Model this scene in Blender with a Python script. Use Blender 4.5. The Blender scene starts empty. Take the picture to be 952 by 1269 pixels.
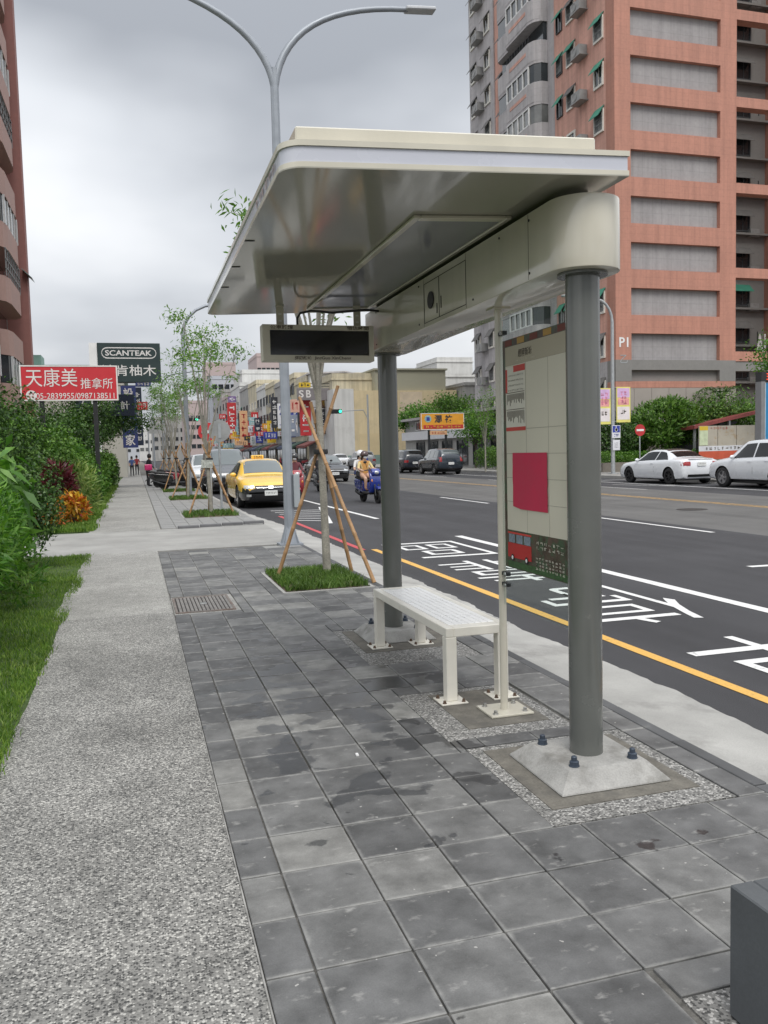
import bpy, bmesh, math, random
import numpy as np
from mathutils import Vector, Matrix, Quaternion
random.seed(7); RNG = np.random.default_rng(11)
S = bpy.context.scene; COL = S.collection
R_ = math.radians
# ------------------------------------------------------------------ camera
CAM_F, CAM_YAW, CAM_PIT, CAM_ROL, CAM_H = 1042.0, .2859, -.07209, -.02587, 1.5018
def cam_axes():
    cy, sy = math.cos(CAM_YAW), math.sin(CAM_YAW)
    f = Vector((sy*math.cos(CAM_PIT), cy*math.cos(CAM_PIT), math.sin(CAM_PIT)))
    r = Vector((cy, -sy, 0)); u = r.cross(f)
    c, s = math.cos(CAM_ROL), math.sin(CAM_ROL)
    return c*r + s*u, -s*r + c*u, f
AX_R, AX_U, AX_F = cam_axes()
cam_data = bpy.data.cameras.new('camera'); cam = bpy.data.objects.new('camera', cam_data); COL.objects.link(cam)
cam_data.sensor_fit = 'VERTICAL'; cam_data.sensor_height = 36; cam_data.lens = CAM_F/1269*36
cam_data.clip_start = .05; cam_data.clip_end = 4000
mw = Matrix.Identity(4)
for i in range(3):
    mw[i][0], mw[i][1], mw[i][2] = AX_R[i], AX_U[i], -AX_F[i]
mw.translation = (0, 0, CAM_H); cam.matrix_world = mw; S.camera = cam
# a photo pixel gives a direction; the distance comes from the plane the thing stands on or against
def ray(u, v): return AX_R*((u-476)/CAM_F) - AX_U*((v-634.5)/CAM_F) + AX_F
def gz(u, v, z=0):
    d = ray(u, v); t = (z-CAM_H)/d.z; return Vector((d.x*t, d.y*t, z))
def gy(u, v, y):
    d = ray(u, v); t = y/d.y; return Vector((d.x*t, y, CAM_H+d.z*t))
def gx(u, v, x):
    d = ray(u, v); t = x/d.x; return Vector((x, d.y*t, CAM_H+d.z*t))
# ------------------------------------------------------------------ view, sky, sun
SKY = (.7, (2, 7, 8))
S.view_settings.view_transform = 'Standard'; S.view_settings.look = 'None'
S.view_settings.exposure = 0.42; S.view_settings.gamma = 1
S.render.engine = 'CYCLES'
S.cycles.use_denoising = True
S.cycles.max_bounces = 7; S.cycles.diffuse_bounces = 3; S.cycles.glossy_bounces = 3
S.cycles.transparent_max_bounces = 12; S.cycles.transmission_bounces = 4
S.cycles.caustics_reflective = False; S.cycles.caustics_refractive = False
SUN_EL, SUN_AZ = R_(56), R_(186)
W = bpy.data.worlds.new('World'); S.world = W; W.use_nodes = True
nt = W.node_tree; nt.nodes.clear()
def WN(t, **k):
    n = nt.nodes.new(t)
    for a, b in k.items(): setattr(n, a, b)
    return n
L = nt.links.new
sky = WN('ShaderNodeTexSky', sky_type='NISHITA', sun_disc=False, sun_elevation=SUN_EL, sun_rotation=SUN_AZ)
sky.dust_density = 3
tc = WN('ShaderNodeTexCoord'); sep = WN('ShaderNodeSeparateXYZ'); L(tc.outputs['Generated'], sep.inputs[0])
zc = WN('ShaderNodeMath', operation='MAXIMUM'); L(sep.outputs['Z'], zc.inputs[0]); zc.inputs[1].default_value = 0
za = WN('ShaderNodeMath', operation='ADD'); L(zc.outputs[0], za.inputs[0]); za.inputs[1].default_value = .28
dv = WN('ShaderNodeVectorMath', operation='DIVIDE')
cz = WN('ShaderNodeCombineXYZ')
for i in range(3): L(za.outputs[0], cz.inputs[i])
L(tc.outputs['Generated'], dv.inputs[0]); L(cz.outputs[0], dv.inputs[1])
n1 = WN('ShaderNodeTexNoise'); n1.inputs['Scale'].default_value = SKY[0]; n1.inputs['Detail'].default_value = 5; n1.inputs['Roughness'].default_value = .42
mp = WN('ShaderNodeMapping'); mp.inputs['Location'].default_value = SKY[1]; L(dv.outputs[0], mp.inputs[0]); L(mp.outputs[0], n1.inputs['Vector'])
cr = WN('ShaderNodeValToRGB'); L(n1.outputs[0], cr.inputs[0])
cr.color_ramp.elements[0].position = .37; cr.color_ramp.elements[0].color = (.235, .25, .275, 1)
cr.color_ramp.elements[1].position = .59; cr.color_ramp.elements[1].color = (.69, .70, .715, 1)
e = cr.color_ramp.elements.new(.47); e.color = (.46, .478, .505, 1)
bg1 = WN('ShaderNodeBackground'); L(sky.outputs[0], bg1.inputs[0]); bg1.inputs[1].default_value = .07
bg2 = WN('ShaderNodeBackground'); L(cr.outputs[0], bg2.inputs[0]); 
# an overcast sky is brighter overhead than at the horizon
zg = WN('ShaderNodeMath', operation='MULTIPLY_ADD'); L(zc.outputs[0], zg.inputs[0]); zg.inputs[1].default_value = 1.15; zg.inputs[2].default_value = .97
L(zg.outputs[0], bg2.inputs[1])
mx = WN('ShaderNodeMixShader'); mx.inputs[0].default_value = .93; L(bg1.outputs[0], mx.inputs[1]); L(bg2.outputs[0], mx.inputs[2])
wo = WN('ShaderNodeOutputWorld'); L(mx.outputs[0], wo.inputs[0])
sun_d = bpy.data.lights.new('sun', 'SUN'); sun_d.energy = 1.5; sun_d.angle = R_(28); sun_d.color = (1, .97, .92)
sun = bpy.data.objects.new('sun', sun_d); COL.objects.link(sun); sun.location = (0, 0, 30)
sdir = Vector((math.sin(SUN_AZ)*math.cos(SUN_EL), math.cos(SUN_AZ)*math.cos(SUN_EL), math.sin(SUN_EL)))
sun.rotation_euler = sdir.to_track_quat('Z', 'Y').to_euler()
# ------------------------------------------------------------------ materials
MATS = {}
def _new(name):
    m = bpy.data.materials.new(name); m.use_nodes = True; t = m.node_tree; t.nodes.clear()
    def N(ty, **k):
        n = t.nodes.new(ty)
        for a, b in k.items(): setattr(n, a, b)
        return n
    out = N('ShaderNodeOutputMaterial'); return m, t, N, out
def _mix(N, t, a, b, fac, mode='MIX'):
    n = N('ShaderNodeMix', data_type='RGBA', blend_type=mode)
    for s_, v in ((n.inputs[0], fac), (n.inputs[6], a), (n.inputs[7], b)):
        if hasattr(v, 'links') or isinstance(v, bpy.types.NodeSocket): t.links.new(v, s_)
        else: s_.default_value = v if not isinstance(v, tuple) else (*v[:3], 1)
    return n.outputs[2]
def _ramp(N, t, src, stops):
    r = N('ShaderNodeValToRGB'); t.links.new(src, r.inputs[0]); el = r.color_ramp.elements
    while len(el) < len(stops): el.new(.5)
    for e_, (p, c) in zip(el, stops):
        e_.position = p; e_.color = (*c, 1) if isinstance(c, tuple) else (c, c, c, 1)
    return r.outputs[0]
def _noise(N, t, vec, scale, detail=4, rough=.55, dist=0):
    n = N('ShaderNodeTexNoise'); t.links.new(vec, n.inputs['Vector'])
    n.inputs['Scale'].default_value = scale; n.inputs['Detail'].default_value = detail
    n.inputs['Roughness'].default_value = rough; n.inputs['Distortion'].default_value = dist
    return n.outputs[0]
def pm(name, col, rough=.6, metal=0, var=.12, scale=3., fine=0, fscale=60, bump=0, bscale=60, bdist=.004, spec=.5, coat=0, orand=0, stain=None, space='pos', streak=0, tiles=0):
    """plain procedural surface: base colour with broad and fine unevenness, roughness variation, optional fine relief"""
    if name in MATS: return MATS[name]
    m, t, N, out = _new(name)
    b = N('ShaderNodeBsdfPrincipled'); t.links.new(b.outputs[0], out.inputs[0])
    if space == 'pos': vec = N('ShaderNodeNewGeometry').outputs['Position']
    else: vec = N('ShaderNodeTexCoord').outputs['Object']
    c = tuple(col)
    cur = None
    nz = _noise(N, t, vec, scale, 5)
    r1 = _ramp(N, t, nz, [(.3, 1-var), (.7, 1+var*.6)])
    cur = _mix(N, t, c, r1, 1.0, 'MULTIPLY')
    if fine:
        r2 = _ramp(N, t, _noise(N, t, vec, fscale, 2), [(.3, 1-fine), (.7, 1+fine)])
        cur = _mix(N, t, cur, r2, 1.0, 'MULTIPLY')
    if streak:                                  # rain streaks running down a wall
        mp_ = N('ShaderNodeMapping'); mp_.inputs['Scale'].default_value = (2.6, 2.6, .16); t.links.new(vec, mp_.inputs[0])
        cur = _mix(N, t, cur, _ramp(N, t, _noise(N, t, mp_.outputs[0], 1., 5, .6), [(.33, 1-streak), (.6, 1+streak*.2)]), 1., 'MULTIPLY')
    if tiles:                                   # fine cladding joints
        for ax_ in ('Z', 'XY'):
            sx = N('ShaderNodeSeparateXYZ'); t.links.new(vec, sx.inputs[0]); mm = N('ShaderNodeMath', operation='ADD')
            t.links.new(sx.outputs['Z' if ax_ == 'Z' else 'X'], mm.inputs[0])
            if ax_ == 'Z': mm.inputs[1].default_value = 0
            else: t.links.new(sx.outputs['Y'], mm.inputs[1])
            fr_ = N('ShaderNodeMath', operation='MULTIPLY'); t.links.new(mm.outputs[0], fr_.inputs[0]); fr_.inputs[1].default_value = tiles
            fc = N('ShaderNodeMath', operation='FRACT'); t.links.new(fr_.outputs[0], fc.inputs[0])
            cur = _mix(N, t, cur, _ramp(N, t, fc.outputs[0], [(.0, .92), (.06, .92), (.10, 1.), (1., 1.)]), 1., 'MULTIPLY')
    if orand:
        oi = N('ShaderNodeObjectInfo')
        r3 = _ramp(N, t, oi.outputs['Random'], [(0, 1-orand), (1, 1+orand)])
        cur = _mix(N, t, cur, r3, 1.0, 'MULTIPLY')
    if stain:
        scol, sscale, lo, hi = stain
        f = _ramp(N, t, _noise(N, t, vec, sscale, 6, .65), [(lo, 0.), (hi, 1.)])
        cur = _mix(N, t, cur, tuple(scol), f)
    t.links.new(cur, b.inputs['Base Color'])
    rr = _ramp(N, t, nz, [(.25, max(rough-.08, .02)), (.75, min(rough+.1, 1))]); t.links.new(rr, b.inputs['Roughness'])
    b.inputs['Metallic'].default_value = metal; b.inputs['Specular IOR Level'].default_value = spec
    b.inputs['Coat Weight'].default_value = coat; b.inputs['Coat Roughness'].default_value = .06
    if bump:
        bp = N('ShaderNodeBump'); bp.inputs['Strength'].default_value = bump; bp.inputs['Distance'].default_value = bdist
        t.links.new(_noise(N, t, vec, bscale, 4), bp.inputs['Height']); t.links.new(bp.outputs[0], b.inputs['Normal'])
    MATS[name] = m; return m
def emis(name, col, st):
    if name in MATS: return MATS[name]
    m, t, N, out = _new(name); e_ = N('ShaderNodeEmission'); e_.inputs[0].default_value = (*col, 1); e_.inputs[1].default_value = st
    t.links.new(e_.outputs[0], out.inputs[0]); MATS[name] = m; return m
def glass(name, tint=(.93, .96, .95), gloss=.04, dark=0.):
    if name in MATS: return MATS[name]
    m, t, N, out = _new(name)
    tr = N('ShaderNodeBsdfTransparent'); tr.inputs[0].default_value = (*tint, 1)
    gl = N('ShaderNodeBsdfGlossy'); gl.inputs['Roughness'].default_value = gloss; gl.inputs[0].default_value = (.9, .9, .9, 1)
    lw = N('ShaderNodeLayerWeight'); fr = _ramp(N, t, lw.outputs['Facing'], [(0, .04), (.6, .06), (.85, .25), (1, .9)])
    mxs = N('ShaderNodeMixShader'); t.links.new(fr, mxs.inputs[0]); t.links.new(tr.outputs[0], mxs.inputs[1]); t.links.new(gl.outputs[0], mxs.inputs[2])
    t.links.new(mxs.outputs[0], out.inputs[0]); MATS[name] = m; return m
def leafm(name, c0, c1, c2, trans=.3, rough=.45):
    """leaf: colour differs leaf by leaf and clump by clump, some light passes through"""
    if name in MATS: return MATS[name]
    m, t, N, out = _new(name)
    g = N('ShaderNodeNewGeometry')
    col = _ramp(N, t, g.outputs['Random Per Island'], [(0, c0), (.55, c1), (1, c2)])
    nz = _ramp(N, t, _noise(N, t, g.outputs['Position'], 2.2, 3), [(.3, .7), (.7, 1.25)])
    col = _mix(N, t, col, nz, 1., 'MULTIPLY')
    b = N('ShaderNodeBsdfPrincipled'); t.links.new(col, b.inputs['Base Color']); b.inputs['Roughness'].default_value = rough; b.inputs['Specular IOR Level'].default_value = .35
    tl = N('ShaderNodeBsdfTranslucent'); t.links.new(_mix(N, t, col, (1.1, 1.3, .5), 1., 'MULTIPLY'), tl.inputs[0])
    ms = N('ShaderNodeMixShader'); ms.inputs[0].default_value = trans
    t.links.new(b.outputs[0], ms.inputs[1]); t.links.new(tl.outputs[0], ms.inputs[2]); t.links.new(ms.outputs[0], out.inputs[0])
    MATS[name] = m; return m
# ------------------------------------------------------------------ mesh helpers
class MB:
    def __init__(s): s.v = []; s.f = []; s.m = []; s.mi = 0
    def add(s, vs, fs, mi=None):
        o = len(s.v); s.v += [tuple(p) for p in vs]; s.f += [tuple(o+i for i in f) for f in fs]; s.m += [s.mi if mi is None else mi]*len(fs); return s
    def box(s, x0, x1, y0, y1, z0, z1, mi=None):
        return s.add([(x0,y0,z0),(x1,y0,z0),(x1,y1,z0),(x0,y1,z0),(x0,y0,z1),(x1,y0,z1),(x1,y1,z1),(x0,y1,z1)],
                     [(3,2,1,0),(4,5,6,7),(0,1,5,4),(1,2,6,5),(2,3,7,6),(3,0,4,7)], mi)
    def obox(s, c, ax, ay, az, mi=None):
        c, ax, ay, az = map(Vector, (c, ax, ay, az))
        return s.add([c-ax-ay-az, c+ax-ay-az, c+ax+ay-az, c-ax+ay-az, c-ax-ay+az, c+ax-ay+az, c+ax+ay+az, c-ax+ay+az],
                     [(3,2,1,0),(4,5,6,7),(0,1,5,4),(1,2,6,5),(2,3,7,6),(3,0,4,7)], mi)
    def prism(s, poly, h0, h1, axis='z', mi=None):
        n = len(poly)
        def pt(a, b, h): return {'z': (a, b, h), 'x': (h, a, b), 'y': (a, h, b)}[axis]
        vs = [pt(a, b, h0) for a, b in poly]+[pt(a, b, h1) for a, b in poly]
        fs = [tuple(range(n-1, -1, -1)), tuple(range(n, 2*n))]+[(i, (i+1) % n, n+(i+1) % n, n+i) for i in range(n)]
        return s.add(vs, fs, mi)
    def tube(s, pts, rad, n=10, mi=None, cap=True, rot=0.):
        pts = [Vector(p) for p in pts]; rad = rad if hasattr(rad, '__len__') else [rad]*len(pts)
        vs = []; fs = []; ref = None
        for i, p in enumerate(pts):
            d = (pts[min(i+1, len(pts)-1)]-pts[max(i-1, 0)]).normalized()
            if ref is None:
                ref = Vector((1, 0, 0)) if abs(d.x) < .9 else Vector((0, 1, 0))
            a = (ref-d*ref.dot(d)).normalized(); b = d.cross(a); ref = a
            for k in range(n):
                t_ = 2*math.pi*k/n+rot; vs.append(p+(a*math.cos(t_)+b*math.sin(t_))*rad[i])
        for i in range(len(pts)-1):
            for k in range(n):
                fs.append((i*n+k, i*n+(k+1) % n, (i+1)*n+(k+1) % n, (i+1)*n+k))
        if cap: fs += [tuple(range(n-1, -1, -1)), tuple(range((len(pts)-1)*n, len(pts)*n))]
        return s.add(vs, fs, mi)
    def lathe(s, prof, n=16, c=(0, 0, 0), axis='z', mi=None, closed=False):
        """prof: list of (radius, height); turned about an axis through c"""
        vs = []; fs = []
        for r, h in prof:
            for k in range(n):
                t_ = 2*math.pi*k/n; a, b = r*math.cos(t_), r*math.sin(t_)
                p = {'z': (a, b, h), 'x': (h, a, b), 'y': (b, h, a)}[axis]; vs.append((p[0]+c[0], p[1]+c[1], p[2]+c[2]))
        m_ = len(prof)
        for i in range(m_ if closed else m_-1):
            j = (i+1) % m_
            for k in range(n): fs.append((i*n+k, i*n+(k+1) % n, j*n+(k+1) % n, j*n+k))
        if not closed: fs += [tuple(range(n-1, -1, -1)), tuple(range((m_-1)*n, m_*n))]
        return s.add(vs, fs, mi)
    def ball(s, c, rx, ry, rz, n=12, m_=8, mi=None):
        return s.lathe_s(c, rx, ry, rz, n, m_, mi)
    def lathe_s(s, c, rx, ry, rz, n, m_, mi):
        vs = []; fs = []
        for i in range(m_+1):
            a = -math.pi/2+math.pi*i/m_
            for k in range(n):
                t_ = 2*math.pi*k/n; q = max(math.cos(a), .02)
                vs.append((c[0]+rx*q*math.cos(t_), c[1]+ry*q*math.sin(t_), c[2]+rz*math.sin(a)))
        for i in range(m_):
            for k in range(n): fs.append((i*n+k, i*n+(k+1) % n, (i+1)*n+(k+1) % n, (i+1)*n+k))
        fs += [tuple(range(n-1, -1, -1)), tuple(range(m_*n, (m_+1)*n))]
        return s.add(vs, fs, mi)
    def mesh(s, name, bevel=0, smooth=False, seg=1, recalc=True):
        me = bpy.data.meshes.new(name); me.from_pydata(s.v, [], s.f)
        if any(s.m): me.polygons.foreach_set('material_index', s.m)
        if bevel or recalc:
            bm = bmesh.new(); bm.from_mesh(me)
            if recalc: bmesh.ops.recalc_face_normals(bm, faces=bm.faces)
            if bevel:
                ed = [e_ for e_ in bm.edges if len(e_.link_faces) == 2 and e_.calc_face_angle(0) > .6]
                bmesh.ops.bevel(bm, geom=ed, offset=bevel, segments=seg, affect='EDGES', profile=.6, clamp_overlap=True)
            bm.to_mesh(me); bm.free()
        if smooth:
            me.polygons.foreach_set('use_smooth', [True]*len(me.polygons)); me.set_sharp_from_angle(angle=R_(38))
        me.update(); return me
    def build(s, name, mats, parent=None, bevel=0, smooth=False, seg=1, **k):
        return link(name, s.mesh(name, bevel, smooth, seg), mats, parent, **k)
def link(name, me, mats=None, parent=None, loc=None, mat=None, label=None, cat=None, group=None, kind=None):
    o = bpy.data.objects.new(name, me); COL.objects.link(o)
    if mats is not None and not me.materials:
        for m_ in (mats if isinstance(mats, (list, tuple)) else [mats]): me.materials.append(m_)
    if parent: o.parent = parent
    if loc is not None: o.location = loc
    if mat is not None: o.matrix_local = mat
    tag(o, label, cat, group, kind); return o
def tag(o, label=None, cat=None, group=None, kind=None):
    if label: o['label'] = label
    if cat: o['category'] = cat
    if group: o['group'] = group
    if kind: o['kind'] = kind
    return o
def empty(name, label, cat, loc=(0, 0, 0), rz=0., group=None, kind=None):
    o = bpy.data.objects.new(name, None); COL.objects.link(o); o.empty_display_size = .2
    o.location = loc; o.rotation_euler = (0, 0, rz); return tag(o, label, cat, group, kind)
def copy_tree(o, parent=None, loc=None, rz=None, label=None, group=None, scale=None):
    c = o.copy(); COL.objects.link(c); c.parent = parent
    if loc is not None: c.location = loc
    if rz is not None: c.rotation_euler = (0, 0, rz)
    if scale is not None: c.scale = scale
    if label: c['label'] = label
    if group: c['group'] = group
    for ch in list(o.children): copy_tree(ch, c)
    return c
def quads(name, V, F, mats, parent=None, **k):
    """fast mesh from numpy arrays: V (n,3), F (m,3) or (m,4)"""
    me = bpy.data.meshes.new(name); V = np.asarray(V, np.float32); F = np.asarray(F, np.int32)
    me.vertices.add(len(V)); me.vertices.foreach_set('co', V.ravel())
    me.loops.add(F.size); me.loops.foreach_set('vertex_index', F.ravel())
    me.polygons.add(len(F)); me.polygons.foreach_set('loop_start', np.arange(0, F.size, F.shape[1], dtype=np.int32))
    try: me.polygons.foreach_set('loop_total', np.full(len(F), F.shape[1], np.int32))
    except Exception: pass
    me.update(calc_edges=True); return link(name, me, mats, parent, **k)
_TXT = {}
def text_mesh(body, bold=0., spacing=1., align='CENTER'):
    key = (body, bold, spacing, align)
    if key in _TXT: return _TXT[key]
    c = bpy.data.curves.new('lettering', 'FONT'); c.body = body; c.size = 1; c.offset = bold; c.space_character = spacing
    c.resolution_u = 3; c.align_x = align; c.align_y = 'CENTER'
    o = bpy.data.objects.new('lettering', c); COL.objects.link(o)
    dg = bpy.context.evaluated_depsgraph_get(); me = bpy.data.meshes.new_from_object(o.evaluated_get(dg))
    bpy.data.objects.remove(o); bpy.data.curves.remove(c)
    co = np.zeros(len(me.vertices)*3, np.float32); me.vertices.foreach_get('co', co); co = co.reshape(-1, 3)
    lo, hi = co.min(0), co.max(0); co[:, :2] -= ((lo+hi)/2)[:2]; me.vertices.foreach_set('co', co.ravel()); me.update()
    _TXT[key] = (me, float(hi[0]-lo[0]), float(hi[1]-lo[1])); return _TXT[key]
def lettering(body, center, right, up, mats, parent=None, width=None, height=None, bold=0., spacing=1., name='lettering', off=.003):
    """flat print: text fitted to width and/or height, lying on the plane (right, up) through center"""
    me, w, h = text_mesh(body, bold, spacing); me = me.copy(); me.materials.clear(); me.materials.append(mats)
    right, up = Vector(right).normalized(), Vector(up).normalized(); n = right.cross(up)
    sx = (width/w) if width else None; sy = (height/h) if height else None
    sx = sx or sy; sy = sy or sx
    m_ = Matrix.Identity(4)
    for i in range(3): m_[i][0] = right[i]*sx; m_[i][1] = up[i]*sy; m_[i][2] = n[i]; m_[i][3] = center[i]+n[i]*off
    o = link(name, me, None, None)
    if parent is not None:
        o.parent = parent
    o.matrix_local = m_
    return o
def strokes(mb, c, right, up, w, h, n, rows=1, fill=.75, seed=0, off=.004, mi=None):
    """small print too fine to read: rows of short marks lying on a sign face"""
    rg = random.Random(seed); right, up = Vector(right).normalized(), Vector(up).normalized(); nn = right.cross(up); c = Vector(c)
    for r in range(rows):
        for k in range(n):
            cx = (k+.5)/n-.5; cw = w/n*fill; cyy = ((r+.5)/rows-.5)*h; ch = h/rows*fill
            for j in range(rg.randint(3, 4)):
                if rg.random() < .5: a, b, sw, sh = 0, (rg.random()-.5)*ch*.9, cw/2*rg.uniform(.6, 1), ch*.07
                else: a, b, sw, sh = (rg.random()-.5)*cw*.8, 0, cw*.08, ch/2*rg.uniform(.6, 1)
                p = c+right*(cx*w+a)+up*(-cyy+b)+nn*off
                mb.add([p-right*sw-up*sh, p+right*sw-up*sh, p+right*sw+up*sh, p-right*sw+up*sh], [(0, 1, 2, 3)], mi)
# ------------------------------------------------------------------ shared surfaces
CREAM = pm('cream painted steel', (.60, .57, .48), .13, var=.05, scale=1.5, streak=.10, coat=.25, stain=((.50, .46, .37), 7, .62, .85))
COLM = pm('grey painted column', (.115, .12, .112), .22, var=.07, scale=4, coat=.2, stain=((.19, .19, .175), 16, .66, .9))
DARKM = pm('dark metal', (.03, .032, .035), .45, .4, var=.2, scale=20)
STEEL = pm('stainless steel', (.45, .45, .44), .3, 1, var=.15, scale=30)
LAMPM = pm('blue grey galvanised steel', (.30, .325, .36), .45, .25, var=.1, scale=6)
GALV = pm('galvanised steel', (.42, .44, .45), .45, .5, var=.12, scale=9)
WHITE = pm('white paint', (.78, .78, .77), .5, var=.06)
BLACK = pm('black plastic', (.018, .018, .019), .45, var=.2, scale=10)
RUBBER = pm('tyre rubber', (.02, .02, .021), .8, var=.2, scale=12)
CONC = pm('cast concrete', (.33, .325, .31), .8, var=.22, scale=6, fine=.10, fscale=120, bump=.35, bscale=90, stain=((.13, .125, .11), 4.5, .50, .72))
CAMRED = pm('red sign face', (.50, .025, .035), .45, var=.06)
CHROME = pm('chrome', (.7, .7, .7), .12, 1, var=.05)
# ================================================================== setting: ground, road, pavement
RZ = -.10                                   # road level, pavement top is 0
SOIL = pm('bare soil', (.10, .075, .05), .95, var=.3, scale=5, fine=.25, fscale=50, bump=.8, bscale=40, bdist=.02)
def rect_mesh(mb, x0, x1, y0, y1, z, nx=1, ny=1, mi=0):
    for i in range(nx):
        for j in range(ny):
            a, b = x0+(x1-x0)*i/nx, x0+(x1-x0)*(i+1)/nx; c, d = y0+(y1-y0)*j/ny, y0+(y1-y0)*(j+1)/ny
            mb.add([(a, c, z), (b, c, z), (b, d, z), (a, d, z)], [(0, 1, 2, 3)], mi)
    return mb
GROUNDM = pm('town ground', (.17, .16, .14), .95, var=.25, scale=.08)
rect_mesh(MB(), -1500, 1500, -300, 2500, -.22).build('ground', GROUNDM, kind='structure')
# ---- asphalt
def asphalt(name, base, spk, patch):
    m, t, N, out = _new(name); b = N('ShaderNodeBsdfPrincipled'); t.links.new(b.outputs[0], out.inputs[0])
    P = N('ShaderNodeNewGeometry').outputs['Position']
    sp = _ramp(N, t, _noise(N, t, P, 170, 2, .7), [(.32, 1-spk), (.5, 1.), (.72, 1+spk*1.6)])
    br = _ramp(N, t, _noise(N, t, P, .55, 6, .62), [(.3, 1-patch), (.7, 1+patch)])
    mp_ = N('ShaderNodeMapping'); mp_.inputs['Scale'].default_value = (2.2, .07, 1); t.links.new(P, mp_.inputs[0])
    tr = _ramp(N, t, _noise(N, t, mp_.outputs[0], 1., 3), [(.35, .88), (.65, 1.1)])      # wheel tracks along the street
    c = _mix(N, t, _mix(N, t, _mix(N, t, base, sp, 1., 'MULTIPLY'), br, 1., 'MULTIPLY'), tr, 1., 'MULTIPLY')
    t.links.new(c, b.inputs['Base Color']); b.inputs['Roughness'].default_value = .82; b.inputs['Specular IOR Level'].default_value = .35
    bp = N('ShaderNodeBump'); bp.inputs['Strength'].default_value = .5; bp.inputs['Distance'].default_value = .006
    t.links.new(_noise(N, t, P, 140, 3, .6), bp.inputs['Height']); t.links.new(bp.outputs[0], b.inputs['Normal'])
    MATS[name] = m; return m
ASPH1 = asphalt('fresh dark asphalt', (.050, .050, .054), .40, .18)
ASPH2 = asphalt('old pale asphalt', (.115, .113, .110), .30, .16)
mb = MB()
rect_mesh(mb, 2.7, 10.25, -40, 420, RZ, 1, 1, 0); rect_mesh(mb, 10.25, 17.6, -40, 420, RZ, 1, 1, 1); rect_mesh(mb, 17.6, 22.6, -40, 420, RZ, 1, 1, 0)
road = mb.build('road', [ASPH1, ASPH2], kind='structure')
def paint(name, col, wear, scale=9):
    m, t, N, out = _new(name); b = N('ShaderNodeBsdfPrincipled')
    P = N('ShaderNodeNewGeometry').outputs['Position']
    f = _ramp(N, t, _noise(N, t, P, scale, 7, .72), [(wear-.05, 0.), (wear+.06, 1.)])
    c = _mix(N, t, (.085, .085, .087), col, f)
    c = _mix(N, t, c, _ramp(N, t, _noise(N, t, P, 60, 3), [(.3, .82), (.7, 1.05)]), 1., 'MULTIPLY')
    t.links.new(c, b.inputs['Base Color']); b.inputs['Roughness'].default_value = .6; t.links.new(b.outputs[0], out.inputs[0]); MATS[name] = m; return m
PW = paint('white road paint', (.74, .74, .73), .33); PWO = paint('worn white road paint', (.6, .6, .58), .40)
PY = paint('yellow road paint', (.72, .42, .10), .34); PYO = paint('worn yellow road paint', (.55, .34, .12), .44); PR = paint('red kerb paint', (.52, .07, .08), .3)
def mark(name, poly, m_, z=RZ+.004):
    mb = MB(); n = len(poly); mb.add([(x, y, z) for x, y in poly], [tuple(range(n))]); return mb.build(name, m_, road)
def line(x, y0, y1, w, m_, name='lane_line'):
    n = max(2, int(abs(y1-y0)/.5)); n = min(n, 60)
    mb = MB(); rg = random.Random(int(x*100+y0)); vs = []
    for i in range(n+1):
        y = y0+(y1-y0)*i/n; vs += [(x-w/2+rg.uniform(-.004, .004), y, RZ+.004), (x+w/2+rg.uniform(-.004, .004), y, RZ+.004)]
    mb.add(vs, [(2*i, 2*i+1, 2*i+3, 2*i+2) for i in range(n)]); return mb.build(name, m_, road)
line(3.69, -8, 13.2, .10, PY, 'yellow_kerb_line'); line(3.51, 13.2, 21.5, .10, PR, 'red_kerb_line')
line(5.68, -8, 14.5, .15, PW); line(5.47, 19.2, 70, .12, PW)
for k in range(-2, 28): line(9.86, 2.7+10*k, 6.7+10*k, .10, PW, 'lane_dash')
for dx in (-.11, .11): line(14.75+dx, -20, 300, .10, PYO, 'centre_line')
for k in range(-2, 26): line(17.4, 6+10*k, 10+10*k, .10, PWO, 'lane_dash')
line(19.75, -20, 160, .12, PW, 'parking_line')
for k in range(9): mark('parking_bay_mark', [(19.81, 22.3+6*k), (22.2, 22.3+6*k), (22.2, 22.42+6*k), (19.81, 22.42+6*k)], PW)
mark('painted_bar', [(7.5, 8.9), (9.2, 8.78), (9.2, 8.92), (7.5, 9.02)], PW)
mark('painted_bar', [(18.6, 30.3), (19.5, 27.4), (19.62, 27.4), (18.72, 30.3)], PWO)
for k in range(6):                           # hatched end of the parking bay by the taxi
    y = 19.3+.75*k; mark('hatch_bar', [(3.62, y+.55), (4.25+.16*k, y), (4.25+.16*k, y+.12), (3.62, y+.67)], PW)
mark('hatch_edge', [(4.1, 18.6), (4.25, 18.6), (5.3, 24.4), (5.15, 24.4)], PW)
for ch, yc in zip('公車停靠區', (2.0, 4.75, 7.5, 10.15, 12.75)):
    me, w, h = text_mesh(ch, -.008); me = me.copy(); me.materials.append(PW)
    o = link('painted_character', me, None, road); o.matrix_local = Matrix.Translation((4.62, yc, RZ+.004)) @ Matrix.Rotation(math.pi, 4, 'Z') @ Matrix.Diagonal((1.28/w, 2.05/h, 1, 1))
lid = MB().lathe([(.36, 0), (.36, .008), (.32, .009), (0.01, .010)], 28, (12.9, 17.4, RZ-.001)); lid.build('road_manhole_cover', pm('worn iron', (.06, .058, .056), .6, .5, var=.3, scale=12), road)
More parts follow.
